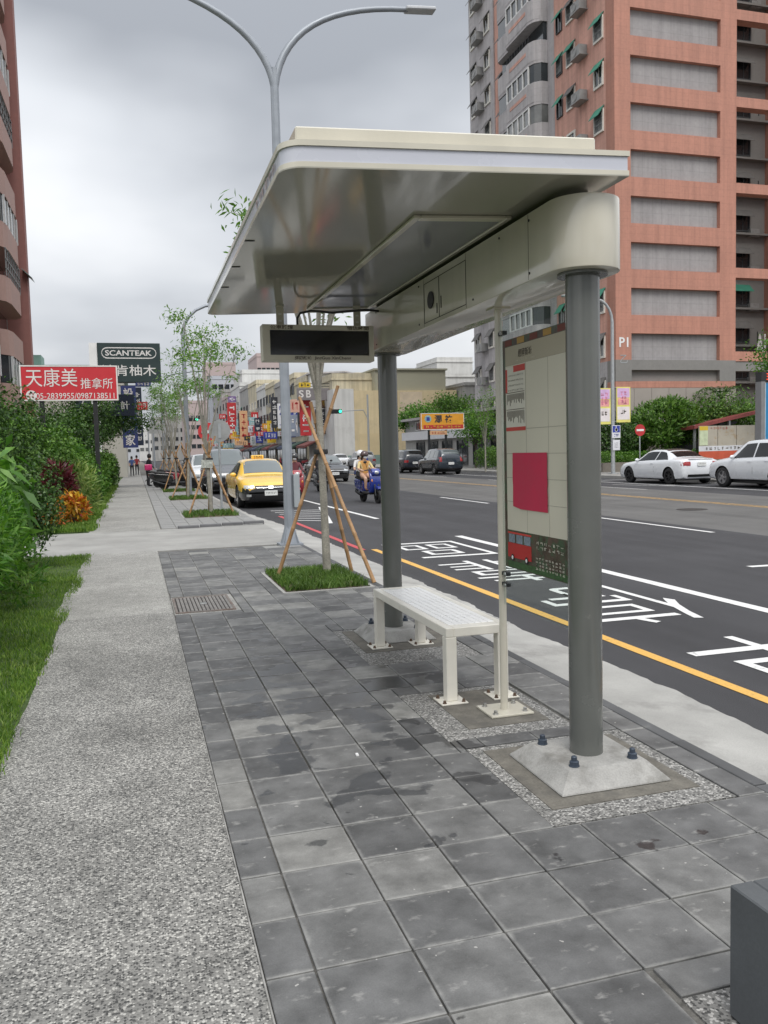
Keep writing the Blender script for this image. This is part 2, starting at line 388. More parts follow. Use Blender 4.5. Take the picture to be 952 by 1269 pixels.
# ---- gutter: pale concrete channel with a ragged asphalt edge
GUT = pm('gutter concrete', (.37, .365, .347), .85, var=.22, scale=1.6, fine=.10, fscale=140, bump=.35, bscale=110, stain=((.20, .195, .185), 1.3, .54, .72))
mb = MB(); rg = random.Random(5); ys = np.concatenate([np.arange(-6, 24, .06), np.arange(24, 150, 1.5)]); vs = []; w_ = 0
for y in ys:
    w_ = .82*w_+rg.uniform(-.018, .018); out_ = 3.25 if y < 17 else max(2.9, 3.25-(y-17)*.06)
    vs += [(2.615, y, -.035), (2.62, y, -.035), (out_+w_, y, RZ+.006), (out_+w_+.004, y, RZ-.01)]
mb.add(vs, [(4*i+k, 4*i+k+1, 4*i+k+5, 4*i+k+4) for i in range(len(ys)-1) for k in range(3)])
gutter = mb.build('gutter', GUT, kind='structure')
# ---- pavement with single grey tiles
JOINT = pm('sand and mortar joint', (.13, .125, .115), .95, var=.5, scale=14, fine=.2, fscale=150)
def tile_mat(name):
    m, t, N, out = _new(name); b = N('ShaderNodeBsdfPrincipled'); t.links.new(b.outputs[0], out.inputs[0])
    P = N('ShaderNodeNewGeometry').outputs['Position']; oi = N('ShaderNodeObjectInfo').outputs['Random']
    c = _ramp(N, t, oi, [(0, (.078, .0785, .079)), (.45, (.122, .1225, .122)), (.85, (.158, .158, .154)), (1, (.235, .232, .218))])
    c = _mix(N, t, c, _ramp(N, t, _noise(N, t, P, 6, 6, .6), [(.3, .60), (.7, 1.32)]), 1., 'MULTIPLY')
    c = _mix(N, t, c, _ramp(N, t, _noise(N, t, P, 190, 2), [(.3, .9), (.7, 1.1)]), 1., 'MULTIPLY')
    mp_ = N('ShaderNodeMapping'); mp_.inputs['Scale'].default_value = (1, 1.7, 1); t.links.new(P, mp_.inputs[0])
    c = _mix(N, t, c, (.34, .335, .32), _ramp(N, t, _noise(N, t, mp_.outputs[0], 11, 5, .6), [(.60, 0.), (.74, .75)]))       # pale lime bloom and scuffs
    c = _mix(N, t, c, (.42, .41, .39), _ramp(N, t, _noise(N, t, P, 31, 2, .4), [(.745, 0.), (.76, .8)]))                   # dried spots
    vo = N('ShaderNodeTexNoise'); t.links.new(P, vo.inputs['Vector']); vo.inputs['Scale'].default_value = 3.6; vo.inputs['Detail'].default_value = 5
    ob = N('ShaderNodeTexCoord').outputs['Object']; sx = N('ShaderNodeSeparateXYZ'); t.links.new(ob, sx.inputs[0])                 # lime and dust gathered along the tile edges
    ax = N('ShaderNodeMath', operation='ABSOLUTE'); t.links.new(sx.outputs[0], ax.inputs[0]); ay = N('ShaderNodeMath', operation='ABSOLUTE'); t.links.new(sx.outputs[1], ay.inputs[0])
    mxx = N('ShaderNodeMath', operation='MAXIMUM'); t.links.new(ax.outputs[0], mxx.inputs[0]); t.links.new(ay.outputs[0], mxx.inputs[1])
    ne_ = N('ShaderNodeMath', operation='MULTIPLY_ADD'); t.links.new(_noise(N, t, P, 9, 4, .65), ne_.inputs[0]); ne_.inputs[1].default_value = .055; t.links.new(mxx.outputs[0], ne_.inputs[2])
    c = _mix(N, t, c, (.30, .298, .285), _ramp(N, t, ne_.outputs[0], [(.162, 0.), (.184, .85)]))
    dd = N('ShaderNodeVectorMath', operation='SUBTRACT'); t.links.new(P, dd.inputs[0]); dd.inputs[1].default_value = (1.05, 5.1, 0)
    ds = N('ShaderNodeVectorMath', operation='MULTIPLY'); t.links.new(dd.outputs[0], ds.inputs[0]); ds.inputs[1].default_value = (.95, .42, 0)
    dl = N('ShaderNodeVectorMath', operation='LENGTH'); t.links.new(ds.outputs[0], dl.inputs[0])
    fo = N('ShaderNodeMath', operation='MULTIPLY_ADD'); t.links.new(dl.outputs['Value'], fo.inputs[0]); fo.inputs[1].default_value = -.16; t.links.new(vo.outputs[0], fo.inputs[2])
    wet = _ramp(N, t, fo.outputs[0], [(.46, 0.), (.475, 1.)])                                                            # damp stains
    c = _mix(N, t, c, (.42, .42, .43), wet, 'MULTIPLY')
    t.links.new(c, b.inputs['Base Color'])
    rr = _mix(N, t, (.62, .62, .62), (.28, .28, .28), wet); t.links.new(rr, b.inputs['Roughness'])
    bp = N('ShaderNodeBump'); bp.inputs['Strength'].default_value = .22; bp.inputs['Distance'].default_value = .003
    t.links.new(_noise(N, t, P, 130, 3), bp.inputs['Height']); t.links.new(bp.outputs[0], b.inputs['Normal']); MATS[name] = m; return m
TILE = tile_mat('dark grey paving tile')
FARTILE = pm('far paving tile', (.25, .25, .245), .75, var=.14, scale=2.5, orand=0, fine=.08, fscale=20, stain=((.34, .335, .32), 2.2, .55, .75))
mb = MB().box(.285, 2.615, -3, 13.72, -.2, -.012); pave = mb.build('pavement', JOINT, kind='structure')
holes = [(.30, .935, 8.17, 9.22),           # drain cover
         (1.53, 2.40, 2.93, 3.86), (1.53, 2.38, 5.62, 6.86), (1.49, 2.22, 3.99, 4.87),   # pebble beds round the footings
         (1.47, 2.50, 8.93, 10.6), (1.36, 2.62, 1.05, 1.88)]
def subtract(r, h):
    x0, x1, y0, y1 = r; a0, a1, b0, b1 = h
    if a1 <= x0 or a0 >= x1 or b1 <= y0 or b0 >= y1: return [r]
    out = []
    if a0 > x0: out.append((x0, a0, y0, y1))
    if a1 < x1: out.append((a1, x1, y0, y1))
    m0, m1 = max(x0, a0), min(x1, a1)
    if b0 > y0: out.append((m0, m1, y0, b0))
    if b1 < y1: out.append((m0, m1, b1, y1))
    return [q for q in out if q[1]-q[0] > .025 and q[3]-q[2] > .025]
G_ = .0036
def tile_me(w, d):
    return MB().box(-w/2+G_, w/2-G_, -d/2+G_, d/2-G_, -.03, 0).mesh('paving_tile', bevel=.0025)
full = tile_me(.3, .3); full.materials.append(TILE); half = tile_me(.148, .3); half.materials.append(TILE)
kerb_me = MB().box(-.036, .036, -.297, .297, -.15, 0).mesh('kerb_stone', bevel=.004); kerb_me.materials.append(pm('dark kerb stone', (.085, .087, .09), .7, var=.25, scale=5, orand=.25, stain=((.2, .2, .19), 5, .6, .8)))
rg = random.Random(3); tiles = []
for n in range(-33, 9):
    y1 = 3.818-.3*n+.3; y0 = y1-.3
    if y1 > 13.75: continue
    for k in range(8):
        x0, x1 = (.29, .438) if k == 0 else (.438+.3*(k-1), .738+.3*(k-1))
        rs = [(x0, x1, y0, y1)]
        for h in holes: rs = [q for r in rs for q in subtract(r, h)]
        for r in rs: tiles.append((r, len(rs) == 1 and rs[0] == (x0, x1, y0, y1), k))
tiles.sort(key=lambda t_: t_[0][2]); rest = MB()
for i, (r, whole, k) in enumerate(tiles):
    cx, cy = (r[0]+r[1])/2, (r[2]+r[3])/2; dz = rg.uniform(-.0016, .0016)
    if i < 298:
        me = (half if k == 0 else full) if whole else tile_me(r[1]-r[0], r[3]-r[2])
        if not me.materials: me.materials.append(TILE)
        o = link('paving_tile', me, None, pave, loc=(cx, cy, dz)); o.rotation_euler = (rg.uniform(-.002, .002), rg.uniform(-.002, .002), rg.uniform(-.004, .004) if whole else 0)
    else: rest.box(r[0]+G_, r[1]-G_, r[2]+G_, r[3]-G_, -.03, dz)
if rest.v: rest.build('paving_tiles', TILE, pave, kind='stuff')
for k in range(28): link('kerb_stone', kerb_me, None, pave, loc=(2.579, -3+.6*k+.3, rg.uniform(-.006, 0)))
# pavement beyond the driveway: tiles too small to pick apart
mb = MB().box(.45, 2.62, 18.15, 150, -.2, -.01); pave2 = mb.build('pavement', JOINT, kind='structure')
mb = MB(); far_holes = []
for ty in (21.7, 30.5, 37.5, 45.5, 54): far_holes.append((1.08, 2.45, ty-.85, ty+.95))
for j in range(110):
    for k in range(7):
        r = [(.47+.307*k, .47+.307*(k+1), 18.2+.5*j, 18.2+.5*(j+1))]
        for h in far_holes: r = [q for a in r for q in subtract(a, h)]
        for q in r: mb.box(q[0]+.006, q[1]-.006, q[2]+.006, q[3]-.006, -.03, rg.uniform(-.002, .002))
mb.build('paving_tiles', FARTILE, pave2, kind='stuff')
for k in range(4): MB().box(.80+.47*k, 1.24+.47*k, 18.02+.1*k, 18.145+.1*k, -.11, .05+.004*k).build('kerb_block', pm('dark kerb block', (.13, .13, .135), .75, var=.2, scale=4), pave2, bevel=.012)
# ---- exposed aggregate path
def pebble(name, dark, mid, light, scale=95, patch=.2, warm=0):
    m, t, N, out = _new(name); b = N('ShaderNodeBsdfPrincipled'); t.links.new(b.outputs[0], out.inputs[0])
    P = N('ShaderNodeNewGeometry').outputs['Position']
    v = N('ShaderNodeTexVoronoi'); v.inputs['Scale'].default_value = scale; v.inputs['Randomness'].default_value = 1.; t.links.new(P, v.inputs['Vector'])
    bw = N('ShaderNodeSeparateColor'); t.links.new(v.outputs['Color'], bw.inputs[0])
    md_ = tuple((a*.5+b_*.5) for a, b_ in zip(dark, mid)); c = _ramp(N, t, bw.outputs[0], [(.0, dark), (.22, dark), (.32, md_), (.52, mid), (.72, mid), (.86, light), (1., light)])
    cem = _ramp(N, t, v.outputs['Distance'], [(.52, 0.), (.72, 1.)])
    c = _mix(N, t, c, tuple(x*.9 for x in mid), cem)
    c = _mix(N, t, c, _ramp(N, t, _noise(N, t, P, .9, 6, .62), [(.32, 1-patch), (.7, 1+patch*.7)]), 1., 'MULTIPLY')
    c = _mix(N, t, c, _ramp(N, t, _noise(N, t, P, 5, 4, .6), [(.3, .87), (.7, 1.1)]), 1., 'MULTIPLY')
    t.links.new(c, b.inputs['Base Color']); b.inputs['Roughness'].default_value = .72
    bp = N('ShaderNodeBump'); bp.inputs['Strength'].default_value = .6; bp.inputs['Distance'].default_value = .004; bp.invert = True
    t.links.new(v.outputs['Distance'], bp.inputs['Height']); t.links.new(bp.outputs[0], b.inputs['Normal']); MATS[name] = m; return m
PEB = pebble('washed pebble path', (.066, .066, .064), (.25, .245, .23), (.50, .49, .455), 128, .32)
PEB2 = pebble('pale pebble path', (.15, .147, .138), (.315, .31, .29), (.47, .46, .43), 135, .18)
PEB3 = pebble('pebble bed', (.06, .06, .058), (.22, .216, .205), (.46, .45, .43), 112, .2)
def wavy_edge(x, y0, y1, amp, seed, step=.12):
    rg = random.Random(seed); pts = []; w_ = 0; y = y0
    while y < y1:
        w_ = .85*w_+rg.uniform(-amp, amp); pts.append((x+w_, y)); y += step
    pts.append((x+w_, y1)); return pts
def strip(name, left, x1, z, mats, kind='structure', depth=.15, ztilt=0):
    mb = MB(); vs = []
    for x, y in left: vs += [(x, y, z-depth), (x, y, z), (x1, y, z), (x1, y, z-depth)]
    n = len(left); mb.add(vs, [(4*i+k, 4*i+k+1, 4*i+k+5, 4*i+k+4) for i in range(n-1) for k in range(3)]+[(0, 1, 2, 3), (4*n-4, 4*n-3, 4*n-2, 4*n-1)])
    return mb.build(name, mats, kind=kind)
strip('path', wavy_edge(-.72, -3, 8.32, .012, 2), .284, -.002, PEB)
strip('path', wavy_edge(-.80, 8.33, 13.95, .012, 4), .284, -.004, PEB2)
strip('path', wavy_edge(-.98, 18.12, 150, .02, 6, .6), .448, -.003, PEB2)
MB().box(.2845, .2895, -3, 13.7, -.05, .0005).build('path_edging', pm('pale mortar', (.30, .295, .28), .9, var=.6, scale=7), kind='structure')
DRIVE = pm('driveway concrete', (.29, .286, .272), .85, var=.16, scale=1.5, fine=.09, fscale=70, bump=.3, bscale=80, stain=((.36, .355, .34), .9, .5, .75))
MB().box(-7, 2.62, 13.955, 18.115, -.2, -.006).build('driveway', DRIVE, kind='structure')
# ---- pebble beds and mortar round the footings
for (x0, x1, y0, y1), (mx0, mx1, my0, my1) in (((1.532, 2.398, 2.932, 3.858), (1.60, 2.32, 3.07, 3.80)), ((1.532, 2.378, 5.622, 6.858), (1.60, 2.34, 6.0, 6.80)), ((1.492, 2.218, 3.992, 4.868), (1.66, 2.14, 4.13, 4.80))):
    pb = MB().box(x0, x1, y0, y1, -.03, -.005).build('pebble_bed', PEB3, kind='structure')
    MB().box(mx0, mx1, my0, my1, -.03, -.0015).build('mortar_patch', pm('brown mortar', (.15, .14, .12), .95, var=.35, scale=9, fine=.15, fscale=90, stain=((.10, .095, .085), 6, .5, .7)), pb)
MB().box(1.362, 2.618, 1.052, 1.878, -.03, -.005).build('pebble_bed', PEB3, kind='structure')
# ---- lawn and its grass
GRASSB = pm('lawn ground', (.06, .10, .025), .95, var=.35, scale=4, fine=.3, fscale=40)
def lawn_xy(x0, x1, y0, y1, z0=-.02):
    mb = MB(); n = int((y1-y0)/.5); mseg = 8
    vs = []; fs = []
    for j in range(n+1):
        for i in range(mseg+1):
            x = x0+(x1-x0)*i/mseg; y = y0+(y1-y0)*j/n
            vs.append((x, y, z0 if i == mseg else z0+.02+.035*math.sin(x*2.1+y*1.3)*math.sin(y*.9)+.02*(1-i/mseg)))
    fs = [(j*(mseg+1)+i, j*(mseg+1)+i+1, (j+1)*(mseg+1)+i+1, (j+1)*(mseg+1)+i) for j in range(n) for i in range(mseg)]
    mb.add(vs, fs); return mb
lawn_xy(-7, -.70, -2, 13.9).build('lawn', GRASSB, smooth=True, kind='structure')
lawn_xy(-7, -.93, 18.2, 110).build('lawn', GRASSB, smooth=True, kind='structure')
GRASS = leafm('grass blades', (.055, .115, .016), (.125, .23, .035), (.25, .33, .075), .38, .5)
def blades(n, fx, h0, h1, w=.004, lean=.6, seed=1):
    """n grass blades; fx(n, rng) gives their feet"""
    rg = np.random.default_rng(seed); P = fx(n, rg); n = len(P)
    h = rg.uniform(h0, h1, n); a = rg.uniform(0, 2*np.pi, n); ln = rg.uniform(.1, lean, n)*h; b = rg.uniform(0, 2*np.pi, n)
    side = np.stack([np.cos(a), np.sin(a), 0*a], 1)*(w*rg.uniform(.6, 1.5, n))[:, None]
    d = np.stack([np.cos(b)*ln, np.sin(b)*ln, h], 1); mid = P+d*np.array([.35, .35, .6])
    V = np.stack([P-side, P+side, mid+side*.8, mid-side*.8, P+d+side*.12, P+d-side*.12], 1).reshape(-1, 3)
    k = np.arange(n)[:, None]*6; F = np.concatenate([k+np.array([[0, 1, 2, 3]]), k+np.array([[3, 2, 4, 5]])], 0); return V, F
def zl(x, y, x0, x1): return .0+.035*np.sin(x*2.1+y*1.3)*np.sin(y*.9)+.02*(1-(x-x0)/(x1-x0))
def fx_near(n, rg):
    y = 3.0+11*rg.random(n)**1.5; x = -.715+.02*np.sin(y*3.1)+.018*rg.standard_normal(n)-2.0*rg.random(n)**1.2
    keep = y < 13.9; x, y = x[keep], y[keep]; return np.stack([x, y, zl(x, y, -7, -.7)-.005], 1)
V, F = blades(70000, fx_near, .018, .05, .003, .9, 1); quads('lawn_grass', V, F, GRASS, kind='stuff', label='short green lawn grass beside the pebble path', cat='grass')
def fx_far(n, rg):
    y = 18.4+30*rg.random(n)**1.6; x = -.95+.05*np.sin(y*1.7)+.05*rg.standard_normal(n)-1.2*rg.random(n); return np.stack([x, y, 0*x], 1)
V, F = blades(16000, fx_far, .05, .11, .010, .8, 2); quads('verge_grass', V, F, GRASS, kind='stuff', label='grass verge beside the path beyond the driveway', cat='grass')
# ---- far pavement with kerb, garden bed
MB().box(22.25, 22.45, -30, 260, -.2, .045).build('far_kerb', pm('kerb concrete', (.33, .325, .31), .85, var=.15, scale=2), bevel=.02, kind='structure')
MB().box(22.45, 29.4, -30, 260, -.2, .04).build('far_pavement', pm('far pavement tiles', (.27, .262, .25), .8, var=.15, scale=.8, fine=.1, fscale=8), kind='structure')
# ---- drain cover
dc = empty('drain_cover', 'square rusty iron drain cover set in the grey paving', 'drain cover', (.62, 8.695, 0))
IRON = pm('rusty cast iron', (.20, .175, .16), .7, .2, var=.35, scale=9, stain=((.15, .10, .08), 5, .5, .7))
MB().box(-.318, .313, -.523, .523, -.04, -.009).build('bedding', PEB2, dc)
m_ = MB()
for a in ((-.31, -.285, -.45, .45), (.245, .27, -.45, .45), (-.285, .245, -.45, -.425), (-.285, .245, .425, .45)): m_.box(*a, -.03, .003)
m_.build('frame', IRON, dc, bevel=.003)
MB().box(-.282, .242, -.422, .422, -.03, -.0065).build('back_plate', pm('dark iron', (.035, .03, .028), .8), dc)
m_ = MB()
for i in range(14):
    for j in range(22):
        if 6 <= i <= 7 and 9 <= j <= 12: continue
        m_.box(-.27+.0375*i, -.27+.0375*i+.026, -.41+.0378*j, -.41+.0378*j+.022, -.006, .002)
m_.build('grid_stud', pm('worn grid iron', (.30, .285, .27), .55, .3, var=.25, scale=12), dc, kind='stuff'); MB().box(-.05, .02, -.05, .05, -.006, .003).build('nameplate', STEEL, dc, bevel=.002)
# ================================================================== bus shelter
shelter = empty('bus_shelter', 'cream and grey metal bus shelter with flat canopy on two round columns', 'bus shelter', (1.96, 4.95, 0))
class Off:                                   # parts are modelled in world coordinates; their parent sits at the thing's base
    pass
def wpart(mb, name, mats, parent, **k):
    o = mb.build(name, mats, None, **k); o.parent = parent
    q = parent; loc = Vector((0, 0, 0))
    while q: loc += Vector(q.location); q = q.parent
    o.data.transform(Matrix.Translation(-loc)); return o
def wlet(body, center, right, up, mats, parent, **k):
    q = parent; loc = Vector((0, 0, 0))
    while q: loc += Vector(q.location); q = q.parent
    return lettering(body, Vector(center)-loc, right, up, mats, parent, **k)
CX0, CX1, CY0, CY1 = .575, 2.055, 3.19, 6.60
def outline(i=0., r=.085):
    x0, x1, y0, y1 = CX0+i, CX1-i, CY0+i, CY1-i; r = max(r-i, .01); p = [(x1, y0), (x1, y1)]
    for c, a0 in (((x0+r, y1-r), 90), ((x0+r, y0+r), 180)):
        for k in range(9): a = R_(a0+90*k/8); p.append((c[0]+r*math.cos(a), c[1]+r*math.sin(a)))
    return p
CZ = 2.573
def tilt(mb):
    mb.v = [(x, y, z+.043*(x-CX0)) for x, y, z in mb.v]; return mb
BANDM = pm('pale translucent acrylic band', (.52, .535, .60), .25, var=.05, scale=3, coat=.2)
SOFF = pm('shade darkened cream soffit', (.33, .32, .27), .05, var=.06, scale=1.2, coat=.1)  # same cream paint as the beam, underside shade put into the colour
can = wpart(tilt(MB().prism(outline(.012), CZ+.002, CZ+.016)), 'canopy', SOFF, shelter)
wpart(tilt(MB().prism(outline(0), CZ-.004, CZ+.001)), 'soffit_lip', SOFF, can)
def ring(mb, i0, i1, z0, z1):
    a, b = outline(i0), outline(i1); n = len(a)
    mb.add([(x, y, z0) for x, y in a]+[(x, y, z1) for x, y in a]+[(x, y, z1) for x, y in b]+[(x, y, z0) for x, y in b],
           [((k), (k+1) % n, n+(k+1) % n, n+k) for k in range(n)]+[(n+k, n+(k+1) % n, 2*n+(k+1) % n, 2*n+k) for k in range(n)]+[(2*n+k, 2*n+(k+1) % n, 3*n+(k+1) % n, 3*n+k) for k in range(n)]+[(3*n+k, 3*n+(k+1) % n, (k+1) % n, k) for k in range(n)]); return mb
wpart(tilt(ring(MB(), 0, .02, CZ+.001, CZ+.020)), 'lower_trim', CREAM, can, smooth=True)
band = wpart(tilt(ring(MB(), .005, .02, CZ+.0205, CZ+.078)), 'fascia_band', BANDM, can, smooth=True)
wpart(tilt(ring(MB(), -.002, .02, CZ+.0785, CZ+.100)), 'upper_trim', CREAM, can, smooth=True)
wpart(tilt(MB().prism(outline(.014), CZ+.088, CZ+.099)), 'roof_deck', CREAM, can)
wpart(tilt(MB().box(CX0+.075, CX1-.10, CY0+.10, CY1-.1, CZ+.100, CZ+.186)), 'roof_box', CREAM, can, bevel=.006)
m_ = MB(); strokes(m_, (CX0+.004, 3.62, CZ+.049), (0, -1, 0), (0, 0, 1), .55, .05, 6, 1, .8, 3); wpart(m_, 'fascia_print', pm('faded brown print', (.36, .26, .25), .5), can, kind='stuff')
for y in (4.3, 4.9, 5.5): wpart(tilt(MB().box(CX0+.0, CX0+.05, y-.004, y+.004, CZ-.008, CZ-.0035)), 'soffit_joint', DARKM, can)
# recessed light in the soffit
zt = lambda x: CZ+.043*(x-CX0)
LP = (1.30, 1.80, 3.80, 6.36)
m_ = MB(); x0, x1, y0, y1 = LP
for a in ((x0, x0+.035, y0, y1), (x1-.03, x1, y0, y1), (x0+.035, x1-.03, y0, y0+.05), (x0+.035, x1-.03, y1-.05, y1)): m_.box(*a, CZ-.022, CZ-.0045)
lightp = wpart(tilt(m_), 'light_panel_frame', CREAM, can, bevel=.004)
wpart(tilt(MB().box(x0+.036, x1-.031, y0+.051, y1-.051, CZ-.014, CZ-.005)), 'light_diffuser', pm('grey acrylic diffuser', (.26, .265, .30), .07, var=.04), can)
wpart(tilt(MB().box(1.88, 2.04, 3.5, 6.45, 2.586-.043*(1.9-CX0), CZ-.0045)), 'roof_rail', DARKM, can)
# beam
BX, BR, BY0, BY1, BZ0, BZ1 = 1.965, .165, 3.43, 6.49, 2.275, 2.585
p = [(BX+BR*math.cos(R_(a)), BY0+BR*math.sin(R_(a))) for a in range(180, 361, 10)]+[(BX+BR*math.cos(R_(a)), BY1+BR*math.sin(R_(a))) for a in range(0, 181, 10)]
beam = wpart(MB().prism(p, BZ0, BZ1), 'beam', CREAM, shelter, bevel=.006, smooth=True, seg=2)
fx = BX-BR
def face(mb, y0, y1, z0, z1, d=.003): return mb.box(fx-d, fx+.002, y0, y1, z0, z1)
GAPM = pm('dark panel gap', (.05, .048, .04), .8)
for (y0, y1, z0, z1) in ((4.40, 4.83, 2.30, 2.545), (4.83, 5.10, 2.30, 2.545)):
    m_ = MB()
    for a in ((y0, y1, z0, z0+.004), (y0, y1, z1-.004, z1), (y0, y0+.005, z0+.004, z1-.004), (y1-.005, y1, z0+.004, z1-.004)): face(m_, *a, d=.0012)
    wpart(m_, 'access_panel', GAPM, beam)
sp = MB().lathe([(.052, 0), (.052, .006), (.044, .010), (.03, .004), (.01, .004)], 24, (fx-.010, 4.965, 2.425), 'x'); wpart(sp, 'speaker', BLACK, beam)
wpart(face(MB(), 4.79, 4.80, 2.35, 2.42), 'vent_slot', BLACK, beam); wpart(face(MB(), 4.862, 4.872, 2.33, 2.39), 'latch', BLACK, beam)
for y, z in ((3.62, 2.55), (3.62, 2.31), (4.3, 2.31), (5.2, 2.55), (5.2, 2.31), (6.2, 2.31), (3.95, 2.55), (6.2, 2.55)):
    wpart(MB().lathe([(.006, 0), (.006, .004), (.002, .005)], 8, (fx-.004, y, z), 'x'), 'screw', DARKM, beam)
for y in (4.40, 5.105, 3.63): wpart(MB().box(fx-.0008, fx+.002, y-.0015, y+.0015, BZ0+.006, BZ1-.006), 'seam', GAPM, beam)
# columns on concrete footings
BOLT = pm('blue grey bolt cap', (.045, .06, .085), .5, .2, var=.2, scale=30)
def footing(cx, cy, parent):
    a, b, h = .27, .193, .08
    vs = [(cx-a, cy-a, -.001), (cx+a, cy-a, -.001), (cx+a, cy+a, -.001), (cx-a, cy+a, -.001), (cx-a, cy-a, .006), (cx+a, cy-a, .006), (cx+a, cy+a, .006), (cx-a, cy+a, .006), (cx-b, cy-b, h), (cx+b, cy-b, h), (cx+b, cy+b, h), (cx-b, cy+b, h)]
    fs = [(3, 2, 1, 0), (8, 9, 10, 11)]+[(i, (i+1) % 4, 4+(i+1) % 4, 4+i) for i in range(4)]+[(4+i, 4+(i+1) % 4, 8+(i+1) % 4, 8+i) for i in range(4)]
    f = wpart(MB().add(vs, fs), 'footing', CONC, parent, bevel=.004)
    for sx in (-1, 1):
        for sy in (-1, 1):
            c = (cx+sx*.148, cy+sy*.152, h)
            wpart(MB().lathe([(.024, -.002), (.024, .004), (.021, .005), (.021, .022), (.018, .024), (.013, .026), (.013, .042), (.009, .046)], 14, c), 'bolt', BOLT, f, smooth=True)
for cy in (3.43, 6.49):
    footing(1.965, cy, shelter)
    c = wpart(MB().lathe([(.0765, .0795), (.0765, 1.2), (.0765, 2.264)], 40, (1.965, cy, 0)), 'column', COLM, shelter, smooth=True)
    wpart(MB().lathe([(.112, 2.262), (.112, 2.2745)], 36, (1.965, cy, 0)), 'column_flange', COLM, c, smooth=True)
# thin pole that carries the glass
PX, PY_ = 1.968, 4.35
pole = wpart(MB().tube([(PX, PY_, .012), (PX, PY_, 1.2), (PX, PY_, 2.266)], .0215, 20), 'support_pole', CREAM, shelter, smooth=True)
wpart(MB().box(1.842, 2.10, 4.237, 4.462, 0, .012), 'base_plate', CREAM, pole, bevel=.002)
wpart(MB().box(PX-.05, PX+.05, PY_-.05, PY_+.05, 2.266, 2.2755), 'top_plate', CREAM, pole)
for dx in (-.09, .09):
    for dy in (-.075, .08): wpart(MB().lathe([(.016, .012), (.016, .016), (.011, .017), (.011, .03), (.006, .032)], 8, (1.971+dx, 4.35+dy, 0)), 'bolt', STEEL, pole)
# glass with printed route board
GL = glass('clear safety glass', (.90, .935, .92), .01)
gpan = wpart(MB().box(1.963, 1.973, 3.53, 4.318, .625, 2.215), 'glass_panel', GL, shelter)
for z in (.74, .80, 2.13):
    for y0, y1 in ((4.262, 4.331), (3.505, 3.57)): wpart(MB().box(1.955, 1.981, y0, y1, z-.011, z+.011), 'glass_clamp', DARKM, gpan, bevel=.003)
    wpart(MB().lathe([(.012, 0), (.012, .008), (.006, .012)], 10, (1.943, 4.275, z), 'x'), 'clamp_cap', STEEL, gpan)
def pr(mb, y0, y1, z0, z1, k): return mb.box(1.9625-.0008*k, 1.9627-.0008*(k-1) if k > 1 else 1.9629, y0, y1, z0, z1)
def sheet(name, y0, y1, z0, z1, k, m_): return wpart(MB().box(1.9628-.0008*k, 1.9628-.0008*(k-1), y0, y1, z0, z1), name, m_, gpan)
PB = 4.287; PA = 3.545
sheet('route_board', PA, PB, .845, 2.085, 1, pm('dark brown print', (.085, .055, .04), .4, var=.5, scale=14, stain=((.05, .085, .045), 18, .48, .58)))
PAPER = pm('cream printed board', (.60, .57, .47), .4, var=.04, scale=3)
sheet('board_header', PA+.02, PB-.035, 1.945, 2.045, 2, pm('tan printed header', (.40, .36, .27), .4, var=.05))
sheet('board_sheet', PA+.02, PB-.035, 1.055, 1.944, 2, PAPER)
for k, y in enumerate(np.linspace(PA+.03, PB-.12, 5)): sheet('ornament', y, y+.085, 2.049, 2.081, 2, pm('ochre print', (.42, .25, .06), .5) if k % 2 else pm('dark red print', (.16, .03, .02), .5))
LINEM = pm('grey printed line', (.33, .31, .26), .5)
for z in (1.60, 1.34, 1.21, 1.47): sheet('grid_line', PA+.02, PB-.035, z, z+.0025, 3, LINEM)
for y in (4.005, 3.76): sheet('grid_line', y, y+.002, 1.056, 1.943, 3, LINEM)
INK = pm('dark brown ink', (.10, .08, .06), .6); REDP = pm('red print', (.55, .05, .04), .5)
wlet('經國新城', (1.9612, 4.01, 1.998), (0, -1, 0), (0, 0, 1), INK, gpan, width=.16, height=.042, bold=.01, off=.0012)
m_ = MB(); strokes(m_, (1.9612, 4.01, 1.962), (0, -1, 0), (0, 0, 1), .22, .014, 14, 1, .7, 9, .0008); wpart(m_, 'small_print', pm('pale print', (.62, .6, .5), .6), gpan)
sheet('notice', 4.015, 4.245, 1.60, 1.935, 3, pm('white notice paper', (.68, .66, .58), .5))
sheet('notice_band', 4.012, 4.15, 1.905, 1.938, 4, REDP); sheet('notice_band', 4.012, 4.248, 1.593, 1.613, 4, REDP); sheet('notice_band', 4.228, 4.248, 1.80, 1.925, 4, REDP)
m_ = MB()
for r in range(4): strokes(m_, (1.9600, 4.125, 1.888-.026*r), (0, -1, 0), (0, 0, 1), .19, .016, 12, 1, .6, r, .0003)
for z0, z1 in ((1.72, 1.79), (1.63, 1.70)):
    m_.box(1.9585, 1.9592, 4.02, 4.24, z1+.006, z1+.009)
    for k in range(17):
        y = 4.025+.0127*k; hh = random.uniform(.4, 1)*(z1-z0); m_.box(1.9585, 1.9592, y, y+.004, z1-hh, z1)
wpart(m_, 'small_print', INK, gpan, kind='stuff')
rp = MB(); nseg = 8; vs = []                  # creased sheet of red paper taped over the board
for j in range(nseg+1):
    for i in range(5):
        y = 4.17-.40*i/4+random.uniform(-.003, .003); z = 1.475-.30*j/nseg+(.012 if i in (0,) else 0)*(j/nseg)-.02*(i/4)*0
        vs.append((1.9575-.002*random.random(), y, z))
rp.add(vs, [(j*5+i, j*5+i+1, (j+1)*5+i+1, (j+1)*5+i) for j in range(nseg) for i in range(4)])
rp.build('red_notice', pm('plain crimson paper', (.50, .022, .07), .6, var=.08, scale=8), smooth=True, label='blank crimson paper sheet taped over the route board', cat='notice')
